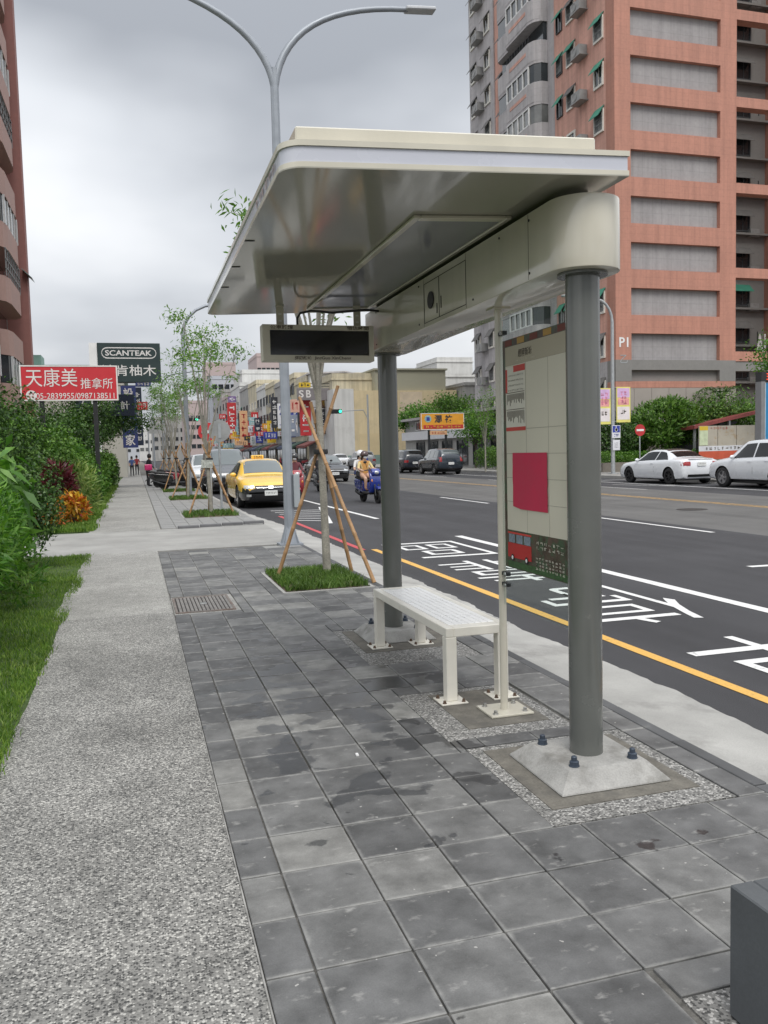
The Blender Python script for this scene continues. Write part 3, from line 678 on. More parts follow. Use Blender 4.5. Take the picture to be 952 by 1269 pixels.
# printed bus picture at the foot of the board
bus = sheet('printed_bus', 3.965, 4.25, .905, .985, 3, pm('red printed bus', (.42, .02, .02), .45)); sheet('printed_roof', 3.965, 4.25, 1.035, 1.045, 3, REDP)
for k in range(3): sheet('printed_window', 3.975+.093*k, 4.05+.093*k, .987, 1.033, 3, pm('blue grey print', (.20, .25, .30), .5, var=.4, scale=60))
for y in (4.02, 4.19):
    wpart(MB().lathe([(.019, 0), (.019, .0008)], 16, (1.9584, y, .905), 'x'), 'printed_wheel', BLACK, gpan); wpart(MB().lathe([(.010, 0), (.010, .0006)], 14, (1.9576, y, .905), 'x'), 'printed_hub', WHITE, gpan)
m_ = MB(); strokes(m_, (1.9604, 3.76, .905), (0, -1, 0), (0, 0, 1), .32, .07, 9, 4, .7, 21, .0008); strokes(m_, (1.9604, 3.76, 1.0), (0, -1, 0), (0, 0, 1), .3, .05, 7, 2, .7, 22, .0008); wpart(m_, 'small_print', pm('pale print', (.62, .6, .5), .6), gpan, kind='stuff')
sheet('printed_hedge', PA+.02, 4.25, .85, .885, 3, pm('green print', (.04, .10, .03), .5, var=.5, scale=50))
# ------------------------------------------------------------------ led arrival display hung under the canopy
LY = 6.18
led = empty('arrival_display', 'cream boxed arrival display with dark screen hung under the shelter canopy', 'display', (1.36, LY+.06, 2.32))
x0, x1, z0, z1 = .932, 1.772, 2.183, 2.446
m_ = MB()
sx0, sx1, sz0, sz1 = .985, 1.735, 2.225, 2.408
for a in ((x0, sx0, z0, z1), (sx1, x1, z0, z1), (sx0, sx1, z0, sz0), (sx0, sx1, sz1, z1)): m_.box(a[0], a[1], LY, LY+.02, a[2], a[3])
m_.box(x0, x1, LY+.02, LY+.13, z0, z1)
CREAM2 = pm('cream display case', (.60, .57, .48), .4, var=.05)
wpart(m_, 'case', CREAM2, led)
wpart(MB().box(sx0+.002, sx1-.002, LY+.012, LY+.0195, sz0+.002, sz1-.002), 'screen', pm('black glossy screen', (.006, .006, .007), .06, var=.05, coat=.5), led)
for t_, xc, zc, w_, h_ in (('公車路線', 1.073, 2.427, .17, .029), ('預估時間', 1.648, 2.427, .17, .029), ('經國新城', 1.225, 2.204, .125, .028), ('JingGuo XinCheng', 1.45, 2.202, .28, .028)):
    wlet(t_, (xc, LY, zc), (1, 0, 0), (0, 0, 1), INK, led, width=w_, height=h_, bold=.02, off=.0015)
for x in (1.073, 1.66):
    b = MB().box(x-.028, x+.028, LY+.055, LY+.06, 2.446, zt(x)-.005); b.box(x-.028, x+.028, LY+.03, LY+.09, 2.441, 2.4465); b.box(x-.028, x+.028, LY+.03, LY+.09, zt(x)-.010, zt(x)-.0045)
    wpart(b, 'hanger', CREAM2, led)
    for z in (2.48, 2.53): wpart(MB().box(x-.012, x+.012, LY+.053, LY+.0555, z-.006, z+.006), 'slot', WHITE, led)
cab = [(1.20, LY+.05, 2.44), (1.20, LY+.05, 2.50), (1.22, LY+.03, 2.535), (1.30, LY, 2.55), (1.45, LY-.02, 2.535), (1.58, LY-.04, 2.545), (1.70, LY-.06, 2.555), (1.80, LY-.05, 2.55)]
wpart(MB().tube(cab, .009, 8), 'cable', BLACK, led, smooth=True)
# ------------------------------------------------------------------ bench
BCH = pm('cream white bench paint', (.76, .73, .65), .35, var=.07, scale=6, coat=.1, stain=((.60, .55, .46), 9, .62, .8))
SLAT = pm('white bench slat', (.84, .835, .82), .3, var=.05, scale=5)
bench = empty('bench', 'cream metal bench with white slatted seat bolted down beside the shelter', 'bench', (1.915, 5.4, 0))
bx0, bx1, by0, by1, bz = 1.715, 2.112, 4.60, 6.185, .448
m_ = MB()
for a in ((bx0, bx0+.05, by0, by1), (bx1-.05, bx1, by0, by1), (bx0+.05, bx1-.05, by0, by0+.09), (bx0+.05, bx1-.05, by1-.09, by1)): m_.box(*a, bz-.055, bz)
wpart(m_, 'seat_frame', BCH, bench, bevel=.004)
ns = 7; sw = (bx1-bx0-.1)/ns
for k in range(ns): wpart(MB().box(bx0+.05+sw*k+.002, bx0+.05+sw*(k+1)-.002, by0+.0905, by1-.0905, bz-.02, bz+.002), 'slat', SLAT, bench, bevel=.002)
for x in (bx0+.033, bx1-.033):
    for y in (by0+.035, by1-.035):
        lg = wpart(MB().box(x-.033, x+.033, y-.035, y+.035, .008, bz-.0555), 'leg', BCH, bench, bevel=.004)
        wpart(MB().box(x-.082, x+.082, y-.082, y+.082, 0, .008), 'foot_plate', BCH, lg, bevel=.0015)
        for dx in (-.06, .06):
            for dy in (-.06, .06): wpart(MB().lathe([(.013, .008), (.013, .012), (.009, .013), (.009, .024), (.005, .026)], 8, (x+dx, y+dy, 0)), 'bolt', pm('rusty bolt', (.16, .11, .08), .6, .6, var=.3, scale=40), lg)
# ------------------------------------------------------------------ planter at the edge of the pebble bed
pl = empty('planter', 'dark grey concrete planter box filled with mossy soil', 'planter', (1.80, 1.43, 0))
PLM = pm('dark grey planter paint', (.085, .092, .098), .62, var=.12, scale=6, fine=.06, fscale=120, bump=.2, bscale=60, stain=((.17, .17, .16), 20, .68, .8))
m_ = MB(); x0, x1, y0, y1, h = 1.437, 2.2, 1.06, 1.783, .352
for a in ((x0, x0+.07, y0, y1), (x1-.07, x1, y0, y1), (x0+.07, x1-.07, y0, y0+.07), (x0+.07, x1-.07, y1-.07, y1)): m_.box(*a, -.004, h)
wpart(m_, 'box_wall', PLM, pl, bevel=.004)
m_ = MB(); vs = []; rg = random.Random(8)
for j in range(13):
    for i in range(13): vs.append((x0+.071+(x1-x0-.142)*i/12, y0+.071+(y1-y0-.142)*j/12, h-.022+rg.uniform(-.008, .010)))
m_.add(vs, [(j*13+i, j*13+i+1, (j+1)*13+i+1, (j+1)*13+i) for j in range(12) for i in range(12)])
wpart(m_, 'soil', pm('mossy soil', (.24, .185, .12), .95, var=.35, scale=20, stain=((.10, .11, .04), 22, .5, .62)), pl, smooth=True)
# ------------------------------------------------------------------ twin-arm street lamp beside the tree pit
def arc(p0, ctrl, p1, n=14):
    p0, ctrl, p1 = map(Vector, (p0, ctrl, p1)); return [(1-t)**2*p0+2*t*(1-t)*ctrl+t*t*p1 for t in [i/n for i in range(n+1)]]
LX, LYY = 2.405, 13.75
lamp = empty('street_lamp', 'tall blue grey street lamp with two curved arms beside the driveway', 'street lamp', (LX, LYY, 0))
top = gy(340, 85, LYY).z
wpart(MB().tube([(LX, LYY, .03), (LX, LYY, 3), (LX, LYY, top)], [.088, .08, .066], 8, rot=R_(22.5)), 'pole', LAMPM, lamp)
b = MB().box(LX-.19, LX+.19, LYY-.19, LYY+.19, -.004, .03)
for a in range(4):
    ca, sa = math.cos(R_(45+90*a)), math.sin(R_(45+90*a)); d = Vector((ca, sa, 0)); t_ = Vector((-sa, ca, 0))*.006; o_ = Vector((LX, LYY, .03))
    b.add([o_+d*.07-t_, o_+d*.19-t_, o_+d*.085-t_+Vector((0, 0, .28)), o_+d*.07+t_, o_+d*.19+t_, o_+d*.085+t_+Vector((0, 0, .28))], [(0, 1, 2), (5, 4, 3), (0, 3, 4, 1), (1, 4, 5, 2), (2, 5, 3, 0)])
b.lathe([(.15, .03), (.085, .30)], 8, (LX, LYY, 0)); wpart(b, 'base', LAMPM, lamp)
wpart(MB().box(LX+.075, LX+.175, LYY-.11, LYY+.05, .62, 1.16), 'junction_box', pm('grey painted box', (.33, .36, .38), .5), lamp, bevel=.006)
pR, pL = gy(505, 12, LYY), gy(226, -8, LYY)
armR = arc((LX, LYY, top-.3), (LX+.18, LYY, top+1.05), pR); armL = arc((LX, LYY, top-.3), (LX-.18, LYY, top+.85), (LX-(pR.x-LX), LYY, pR.z))
for nm, a in (('arm', armR), ('arm', armL)):
    ao = wpart(MB().tube(a, [.062-.02*i/14 for i in range(15)], 10), nm, LAMPM, lamp, smooth=True)
    e = a[-1]; d = (a[-1]-a[-2]).normalized(); s_ = Vector((0, 1, 0)); u = d.cross(s_)
    hb = MB().obox(e+d*.22, d*.26, s_*.10, u*.03); wpart(hb, 'lamp_head', pm('pale lamp head', (.5, .51, .53), .4, .2), ao, bevel=.015)
# ================================================================== vehicles
def smooth_interp(xs, ys, x):
    """monotone piecewise cubic through the stations"""
    n = len(xs)
    if x <= xs[0]: return ys[0]
    if x >= xs[-1]: return ys[-1]
    i = max(k for k in range(n) if xs[k] <= x); i = min(i, n-2)
    h = [xs[k+1]-xs[k] for k in range(n-1)]; d = [(ys[k+1]-ys[k])/h[k] for k in range(n-1)]
    def m_(k):
        if k == 0: return d[0]
        if k == n-1: return d[-1]
        if d[k-1]*d[k] <= 0: return 0.
        w1, w2 = 2*h[k]+h[k-1], h[k]+2*h[k-1]; return (w1+w2)/(w1/d[k-1]+w2/d[k])
    t = (x-xs[i])/h[i]; a, b = m_(i), m_(i+1)
    return (2*t**3-3*t*t+1)*ys[i]+(t**3-2*t*t+t)*h[i]*a+(-2*t**3+3*t*t)*ys[i+1]+(t**3-t*t)*h[i]*b
def carpaint(name, col, metal=.0):
    return pm(name, col, .28, metal, var=.03, scale=2, coat=1.)
CGLASS = pm('car window glass', (.008, .010, .011), .05, var=.05, spec=.45, coat=.15)
CGLASS2 = pm('pale reflective windscreen', (.09, .11, .115), .06, var=.05, spec=.8, coat=.6)
TAILR = pm('red tail lamp', (.30, .01, .012), .15, coat=1.); HEADL = pm('headlamp', (.55, .57, .58), .1, .6, var=.1, scale=30, coat=1.)
PLATE = pm('white number plate', (.72, .73, .72), .4); RIMM = pm('alloy rim', (.42, .42, .43), .3, .8, var=.08); RIMD = pm('black rim', (.03, .03, .032), .35, .5)
def wheel_meshes(r, w, rim_mat, spokes=5, tag_=''):
    t = MB().lathe([(r*.66, -w/2), (r*.9, -w/2), (r*.97, -w*.42), (r, -w*.3), (r, w*.3), (r*.97, w*.42), (r*.9, w/2), (r*.66, w/2)], 28, axis='x', closed=True).mesh('wheel', smooth=True); t.materials.append(RUBBER)
    m_ = MB().lathe([(r*.67, -w*.2), (r*.67, w*.46), (r*.61, w*.46), (r*.60, w*.12), (.01, w*.10)], 24, axis='x'); m_.lathe([(r*.16, 0), (r*.16, w*.42), (r*.1, w*.46)], 12, axis='x')
    for k in range(spokes):
        a = 2*math.pi*k/spokes; d = Vector((0, math.cos(a), math.sin(a))); s_ = Vector((0, -math.sin(a), math.cos(a)))
        m_.obox(d*r*.38+Vector((w*.36, 0, 0)), d*r*.24, s_*r*.075, Vector((w*.07, 0, 0)))
    rm = m_.mesh('rim', smooth=True); rm.materials.append(rim_mat); return t, rm
def make_car(name, label, loc, rz, st, W, paint, side, screen, rear, wheels, wr=.32, rim=RIMM, glass_m=CGLASS, screen_m=None, lower=None, plate_f=None, group=None, spokes=5, lights=None, tail=None, grille=None, extras=None, cat='car', boolean=True):
    """car along local +Y (front at y=0 ... nose at max y). st: stations (y, zbottom, zbelt, ztop, halfwidth factor, roof halfwidth factor)"""
    car = empty(name, label, cat, loc, rz, group)
    ys = [s[0] for s in st]; L_ = ys[-1]
    val = lambda k, y: smooth_interp(ys, [s[k] for s in st], y)
    def ringp(y):
        zb, zl, zt_, wf, rf = (val(k, y) for k in range(1, 6)); w = W/2*wf; wt = W/2*rf
        g = zt_-zl
        return [(0, zb), (w*.80, zb), (w*.94, zb+.05), (w*.995, zb+.17), (w, zb+.55*(zl-zb)), (w*.985, zl-.10), (w*.955, zl-.02), (w*.93, zl+.01*min(1, g*8)),
                (w*.93+(wt-w*.93)*.55, zl+g*.5), (w*.93+(wt-w*.93)*.97, zl+g*.86), (wt*.90, zl+g*.965), (wt*.5, zt_+.008), (0, zt_+.014)]
    N_ = 56; yy = sorted(set([L_*i/N_ for i in range(N_+1)]+ys)); rows = [ringp(y) for y in yy]; K = len(rows[0])
    vs = []; fs = []
    for y, r in zip(yy, rows):
        vs += [(x, y, z) for x, z in r]+[(-x, y, z) for x, z in r[-2:0:-1]]
    n = 2*K-2
    for i in range(len(yy)-1):
        for k in range(n): fs.append((i*n+k, i*n+(k+1) % n, (i+1)*n+(k+1) % n, (i+1)*n+k))
    fs += [tuple(range(n-1, -1, -1)), tuple(range((len(yy)-1)*n, len(yy)*n))]
    me = MB().add(vs, fs).mesh('body', smooth=True); me.materials.append(paint); me.materials.append(BLACK)
    if lower is not None:                       # plastic sills and bumpers
        me.materials.append(lower[1])
        for p in me.polygons:
            if p.center.z < lower[0]: p.material_index = 2
    body = link('body', me, None, car)
    cut = MB()
    for y in wheels: cut.lathe([(wr*1.16, -W), (wr*1.16, W)], 28, (0, y, wr), 'x', mi=1)
    cme = cut.mesh('cut'); cme.materials.append(paint); cme.materials.append(BLACK); co = bpy.data.objects.new('cut', cme); COL.objects.link(co)
    co.location = loc; co.rotation_euler = (0, 0, rz)
    md = body.modifiers.new('b', 'BOOLEAN'); md.object = co; md.operation = 'DIFFERENCE'; md.solver = 'EXACT'
    dg = bpy.context.evaluated_depsgraph_get(); nm = bpy.data.meshes.new_from_object(body.evaluated_get(dg)); body.modifiers.clear()
    if len(nm.polygons) > 100: body.data = nm
    bpy.data.objects.remove(co)
    for p in body.data.polygons: p.use_smooth = True
    body.data.set_sharp_from_angle(angle=R_(35))
    MB().box(-W*.38, W*.38, wheels[0]-.5, wheels[1]+.5, .17, .42).build('underbody', BLACK, car)
    def surf(y, f, sgn):                        # f 0..1 from belt to roof edge on the side of the cabin
        r = ringp(y); a, b, c = r[7], r[8], r[9]
        x, z = (a[0]+(b[0]-a[0])*f*2, a[1]+(b[1]-a[1])*f*2) if f < .5 else (b[0]+(c[0]-b[0])*(f-.5)*2, b[1]+(c[1]-b[1])*(f-.5)*2)
        return Vector((sgn*(x+.007), y, z+.002))
    for sgn in (-1, 1):
        for (yb0, yt0, yt1, yb1) in side:       # bottom rear, top rear, top front, bottom front
            vs = []; nx, nz = 8, 4
            for j in range(nz+1):
                f = .06+.86*j/nz
                for i in range(nx+1):
                    a = yb0+(yt0-yb0)*j/nz; b = yb1+(yt1-yb1)*j/nz; vs.append(surf(a+(b-a)*i/nx, f, sgn))
            link('side_window', MB().add(vs, [(j*(nx+1)+i, j*(nx+1)+i+1, (j+1)*(nx+1)+i+1, (j+1)*(nx+1)+i) for j in range(nz) for i in range(nx)]).mesh('side_window', smooth=True), glass_m, car)
    def top_pane(nm, y0, y1, mt, frac=.93):
        vs = []; nx, ny = 10, 6
        for j in range(ny+1):
            y = y0+(y1-y0)*j/ny; r = ringp(y); wt = r[9][0]*frac if abs(r[9][1]-r[12][1]) > -1 else 0
            for i in range(nx+1):
                u = -1+2*i/nx; x = u*wt; ax = abs(x); zz = r[12][1]
                for a, b in zip(r[9:12], r[10:13]):
                    if b[0] <= ax <= a[0]: zz = b[1]+(a[1]-b[1])*(ax-b[0])/max(a[0]-b[0], 1e-6); break
                vs.append((x, y, zz+.010))
        return link(nm, MB().add(vs, [(j*(nx+1)+i, j*(nx+1)+i+1, (j+1)*(nx+1)+i+1, (j+1)*(nx+1)+i) for j in range(ny) for i in range(nx)]).mesh(nm, smooth=True), mt, car)
    top_pane('windscreen', screen[0], screen[1], screen_m or glass_m); top_pane('rear_window', rear[0], rear[1], glass_m)
    tm, rm = wheel_meshes(wr, .21, rim, spokes)
    for y in wheels:
        for sgn in (-1, 1):
            w_ = link('wheel', tm, None, car, loc=(sgn*(W/2-.115), y, wr)); w_.rotation_euler = (0, 0, 0 if sgn > 0 else math.pi)
            link('rim', rm, None, w_)
    # body-side pieces: lamps, plates, mirrors, door lines
    def face_pt(end, x, z, d=.012):             # a point on the nose or tail, found by sliding in from outside
        y = L_+.001 if end > 0 else -.001
        rr = range(0, 60)
        for i in rr:
            yy_ = L_-.012*i if end > 0 else .012*i
            r = ringp(min(max(yy_, 0), L_)); zs = [q[1] for q in r]
            half = max((q[0] for q in r if True), default=0); 
            hw = 0
            for a, b in zip(r[:-1], r[1:]):
                if min(a[1], b[1]) <= z <= max(a[1], b[1]): hw = max(hw, a[0]+(b[0]-a[0])*((z-a[1])/(b[1]-a[1]) if abs(b[1]-a[1]) > 1e-6 else 0))
            if min(zs) <= z <= max(zs) and abs(x) <= hw: return Vector((x, yy_+d*end, z))
        return Vector((x, (L_ if end > 0 else 0)-.25*end, z))
    def patch(nm, end, xs, zs, mt, d=.012):
        vs = []
        nx, nz = 6, 3; (xa, xb), (za, zb) = xs, zs
        for j in range(nz+1):
            for i in range(nx+1): vs.append(face_pt(end, xa+(xb-xa)*i/nx, za+(zb-za)*j/nz, d))
        m_ = MB().add(vs, [(j*(nx+1)+i, j*(nx+1)+i+1, (j+1)*(nx+1)+i+1, (j+1)*(nx+1)+i) for j in range(nz) for i in range(nx)]); return link(nm, m_.mesh(nm, smooth=True), mt, car)
    for z0, z1, x0, x1 in (lights or [(.60, .74, .45, .80)]):
        for s_ in (-1, 1): patch('headlight', 1, (s_*x0, s_*x1), (z0, z1), HEADL)
    for z0, z1, x0, x1 in (tail or [(.75, .92, .5, .82)]):
        for s_ in (-1, 1): patch('tail_lamp', -1, (s_*x0, s_*x1), (z0, z1), TAILR)
    for z0, z1, x0, mt in (grille or []): patch('grille', 1, (-x0, x0), (z0, z1), mt, .014)
    for end, z in (plate_f or [(1, .42), (-1, .72)]):
        c = face_pt(end, 0, z, .03); MB().box(-.19, .19, c.y-.008, c.y+.008, z-.075, z+.075).build('number_plate', PLATE, car)
        m_ = MB(); strokes(m_, (0, c.y+.009*end, z), (-end, 0, 0), (0, 0, 1), .32, .09, 7, 1, .6, 4, .002); m_.build('plate_print', INK, car, kind='stuff')
    ym = side[-1][3]-.12
    for sgn in (-1, 1):
        p = surf(ym, .12, sgn); MB().ball((p.x+sgn*.10, p.y, p.z+.03), .10, .055, .07, 10, 6).build('mirror', paint, car, smooth=True)
    for (a, b) in zip(side[:-1], side[1:]):
        for sgn in (-1, 1):
            y = (a[3]+b[0])/2; vs = []
            for z in (.32, .5, .7, val(2, y)-.05):
                r = ringp(y); hw = 0
                for q0, q1 in zip(r[:8], r[1:8]):
                    if min(q0[1], q1[1]) <= z <= max(q0[1], q1[1]) and abs(q1[1]-q0[1]) > 1e-6: hw = max(hw, q0[0]+(q1[0]-q0[0])*(z-q0[1])/(q1[1]-q0[1]))
                vs += [(sgn*(hw+.002), y-.006, z), (sgn*(hw+.002), y+.006, z)]
            MB().add(vs, [(2*i, 2*i+1, 2*i+3, 2*i+2) for i in range(3)]).build('door_gap', BLACK, car)
            hz = val(2, y)-.10; r = ringp(y); MB().box(sgn*r[5][0]-.012, sgn*r[5][0]+.014, y+.06, y+.24, hz-.014, hz+.012).build('door_handle', paint, car, bevel=.004)
    if extras: extras(car, face_pt, patch, ringp)
    return car
# stations: y, zbottom, zbelt, ztop, width factor, roof width factor  (tail at y=0)
SEDAN = [(0, .38, .80, .82, .80, .62), (.06, .27, .90, .94, .90, .68), (.30, .22, .96, 1.01, .97, .70), (.75, .2, .97, 1.04, 1, .70), (1.25, .2, .96, 1.34, 1, .66), (1.7, .2, .95, 1.455, 1, .64), (2.3, .2, .93, 1.465, 1, .65), (2.75, .2, .92, 1.41, 1, .66), (3.2, .2, .91, 1.16, 1, .70), (3.55, .2, .89, .97, 1, .74), (4.1, .2, .84, .90, .98, .74), (4.45, .2, .75, .80, .93, .70), (4.68, .22, .66, .71, .83, .62), (4.75, .32, .55, .60, .72, .55)]
COUPE = [(0, .36, .80, .86, .80, .60), (.06, .25, .90, .97, .90, .66), (.30, .2, .95, 1.02, .98, .68), (.65, .18, .96, 1.06, 1.01, .68), (1.15, .18, .95, 1.27, 1.01, .64), (1.7, .18, .93, 1.385, 1, .62), (2.2, .18, .92, 1.39, 1, .62), (2.65, .18, .90, 1.32, 1, .64), (3.1, .18, .89, 1.08, 1, .70), (3.4, .18, .87, .94, 1, .74), (3.95, .18, .82, .87, .99, .74), (4.3, .18, .73, .78, .93, .70), (4.52, .2, .64, .69, .84, .62), (4.59, .3, .54, .58, .74, .55)]
SUVST = [(0, .42, .92, 1.0, .84, .66), (.05, .32, 1.0, 1.22, .92, .68), (.18, .28, 1.03, 1.42, .97, .68), (.42, .26, 1.05, 1.60, 1, .70), (1.0, .26, 1.05, 1.665, 1, .72), (1.9, .26, 1.03, 1.68, 1, .72), (2.5, .26, 1.01, 1.64, 1, .71), (2.95, .26, 1.0, 1.37, 1, .73), (3.35, .26, .98, 1.08, 1, .77), (3.85, .26, .94, 1.0, .98, .76), (4.2, .28, .86, .92, .92, .72), (4.42, .3, .76, .82, .82, .62), (4.48, .4, .62, .68, .72, .55)]
VANST = [(0, .4, 1.0, 1.2, .88, .74), (.05, .32, 1.05, 1.6, .95, .76), (.2, .28, 1.08, 1.78, .99, .78), (.8, .26, 1.08, 1.86, 1, .80), (2.4, .26, 1.06, 1.87, 1, .80), (3.0, .26, 1.05, 1.80, 1, .79), (3.45, .26, 1.03, 1.48, 1, .79), (3.85, .26, 1.0, 1.12, 1, .80), (4.2, .27, .92, .99, .96, .76), (4.42, .3, .8, .86, .86, .66), (4.5, .42, .62, .68, .74, .55)]
sed_side = [(1.02, 1.42, 1.98, 2.02), (2.10, 2.06, 2.72, 3.22)]
cou_side = [(.95, 1.35, 1.76, 1.80), (1.86, 1.82, 2.62, 3.10)]
suv_side = [(.34, .52, 1.02, 1.10), (1.16, 1.08, 1.86, 1.92), (1.98, 1.94, 2.46, 3.05)]
van_side = [(.3, .42, 1.2, 1.24), (1.3, 1.26, 2.3, 2.34), (2.4, 2.36, 2.98, 3.55)]
TAXI = carpaint('taxi yellow paint', (.84, .52, .07)); BLK = carpaint('black car paint', (.014, .014, .016)); WHT = carpaint('white car paint', (.74, .76, .79)); NAVY = carpaint('dark blue grey car paint', (.028, .038, .052), .3); SILV = carpaint('silver car paint', (.40, .42, .44), .6)
GRL = pm('black grille mesh', (.02, .02, .022), .4, .3, var=.5, scale=80)
def taxi_bits(car, fp, patch, ringp):
    m_ = MB().box(-.20, .20, 2.0, 2.14, 1.475, 1.585); s_ = m_.build('roof_sign', TAXI, car, bevel=.02)
    lettering('TAXI', (0, 2.142, 1.53), (-1, 0, 0), (0, 0, 1), INK, s_, width=.28, height=.07, bold=.02)
    bd = [c_ for c_ in car.children if c_.name.startswith('body')][0].data; bd.materials.append(BLK); k_ = len(bd.materials)-1
    for p in bd.polygons:
        if p.center.z < .56 and p.center.y > 4.05 and p.material_index == 0: p.material_index = k_
    for s_ in (-1, 1): patch('fog_lamp', 1, (s_*.58, s_*.72), (.36, .43), HEADL, .016)
    patch('badge', 1, (-.07, .07), (.60, .66), CHROME, .03); patch('grille_bar', 1, (-.42, .42), (.61, .635), CHROME, .022)
# the taxi at the kerb faces the camera: nose towards -Y
make_car('taxi', 'yellow taxi with roof sign and black bumper parked at the kerb', (3.83, 24.9+4.7, RZ), math.pi, SEDAN, 1.80, TAXI, sed_side, (3.42, 2.80), (.80, 1.30), (.95, 3.75), .33, screen_m=CGLASS2, plate_f=[(1, .46), (-1, .8)], lights=[(.60, .70, .50, .78)], grille=[(.58, .68, .47, GRL)], extras=taxi_bits)
def civ_bits(car, fp, patch, ringp):
    patch('grille_bar', 1, (-.5, .5), (.62, .645), CHROME, .025)
make_car('sedan', 'black sedan driving in the lane behind the scooter riders', (10.35, 44.3+4.7, RZ), math.pi, SEDAN, 1.80, BLK, sed_side, (3.42, 2.80), (.80, 1.30), (.95, 3.75), .33, screen_m=CGLASS2, plate_f=[(1, .47), (-1, .8)], lights=[(.60, .71, .48, .8)], grille=[(.50, .67, .42, GRL)], extras=civ_bits)
def coupe_bits(car, fp, patch, ringp):
    m_ = MB(); r = ringp(1.95)
    patch('diffuser', -1, (-.62, .62), (.30, .40), BLACK, .016); MB().box(-.55, .55, .02, .09, .985, 1.005).build('spoiler', WHT, car, bevel=.006)
    vs = []
    for y in np.linspace(1.35, 2.55, 9):
        rr = ringp(y); vs += [(u*rr[10][0], y, np.interp(abs(u)*rr[10][0], [0, rr[11][0], rr[10][0]], [rr[12][1], rr[11][1], rr[10][1]])+.008) for u in np.linspace(-1, 1, 7)]
    MB().add(vs, [(j*7+i, j*7+i+1, (j+1)*7+i+1, (j+1)*7+i) for j in range(8) for i in range(6)]).build('glass_roof', CGLASS, car, smooth=True)
make_car('coupe', 'white two door coupe with black wheels and dark roof parked across the street', (21.08, 27.85, RZ), 0, COUPE, 1.80, WHT, cou_side, (3.26, 2.70), (.72, 1.22), (.86, 3.64), .33, RIMD, plate_f=[(1, .42), (-1, .80)], tail=[(.74, .90, .50, .84)], extras=coupe_bits, spokes=7)
make_car('crossover', 'white crossover with alloy wheels and dark sills parked behind the white coupe', (21.16, 22.1, RZ), 0, SUVST, 1.86, WHT, suv_side, (3.25, 2.55), (.10, .36), (.82, 3.50), .36, RIMM, lower=(.34, BLACK), lights=[(.72, .86, .5, .82)])
make_car('hatchback', 'dark blue grey crossover with rounded tail parked behind the darker one', (19.45, 50.6, RZ), 0, SUVST, 1.80, NAVY, suv_side, (3.25, 2.55), (.10, .36), (.85, 3.45), .34, RIMM, lower=(.42, BLACK), glass_m=CGLASS2, tail=[(.84, 1.14, .62, .80)])
make_car('hatchback', 'nearly black crossover parked ahead of the dark blue grey one', (19.3, 57.4, RZ), 0, SUVST, 1.80, carpaint('blue black car paint', (.016, .019, .028)), suv_side, (3.25, 2.55), (.10, .36), (.85, 3.45), .34, RIMM, lower=(.42, BLACK))
make_car('van', 'dark grey van with pale windscreen parked behind the yellow taxi', (3.72, 35.0+4.5, RZ), math.pi, VANST, 1.80, carpaint('dark grey van paint', (.10, .105, .115), .3), van_side, (3.75, 3.05), (.06, .2), (.85, 3.6), .33, screen_m=CGLASS2, lower=(.5, BLK), lights=[(.72, .9, .5, .8)], grille=[(.5, .7, .5, GRL)])
make_car('hatchback', 'white car parked behind the dark grey van', (3.45, 42+4.5, RZ), math.pi, SUVST, 1.8, WHT, suv_side, (3.25, 2.55), (.10, .36), (.85, 3.45), .34, screen_m=CGLASS2, lower=(.40, BLACK))
k = 0
for x, y, pm_, lab in ((4.4, 62, SILV, 'silver car far down the near lane'), (7.6, 78, WHT, 'white car far off in the middle lane'), (10.6, 92, carpaint('dull red paint', (.3, .03, .03)), 'red car far off behind the black sedan'), (20.3, 74, SILV, 'silver car parked below the traffic light'), (20.3, 83, WHT, 'white car parked in front of the beige building'), (7.2, 120, BLK, 'dark car far down the street')):
    make_car('distant_car', lab, (x, y, RZ), math.pi if x < 15 else 0, SUVST if k % 2 else SEDAN, 1.8, pm_, suv_side if k % 2 else sed_side, (3.25, 2.55) if k % 2 else (3.42, 2.80), (.10, .36) if k % 2 else (.8, 1.3), (.9, 3.5) if k % 2 else (.95, 3.75), .33, screen_m=CGLASS2); k += 1
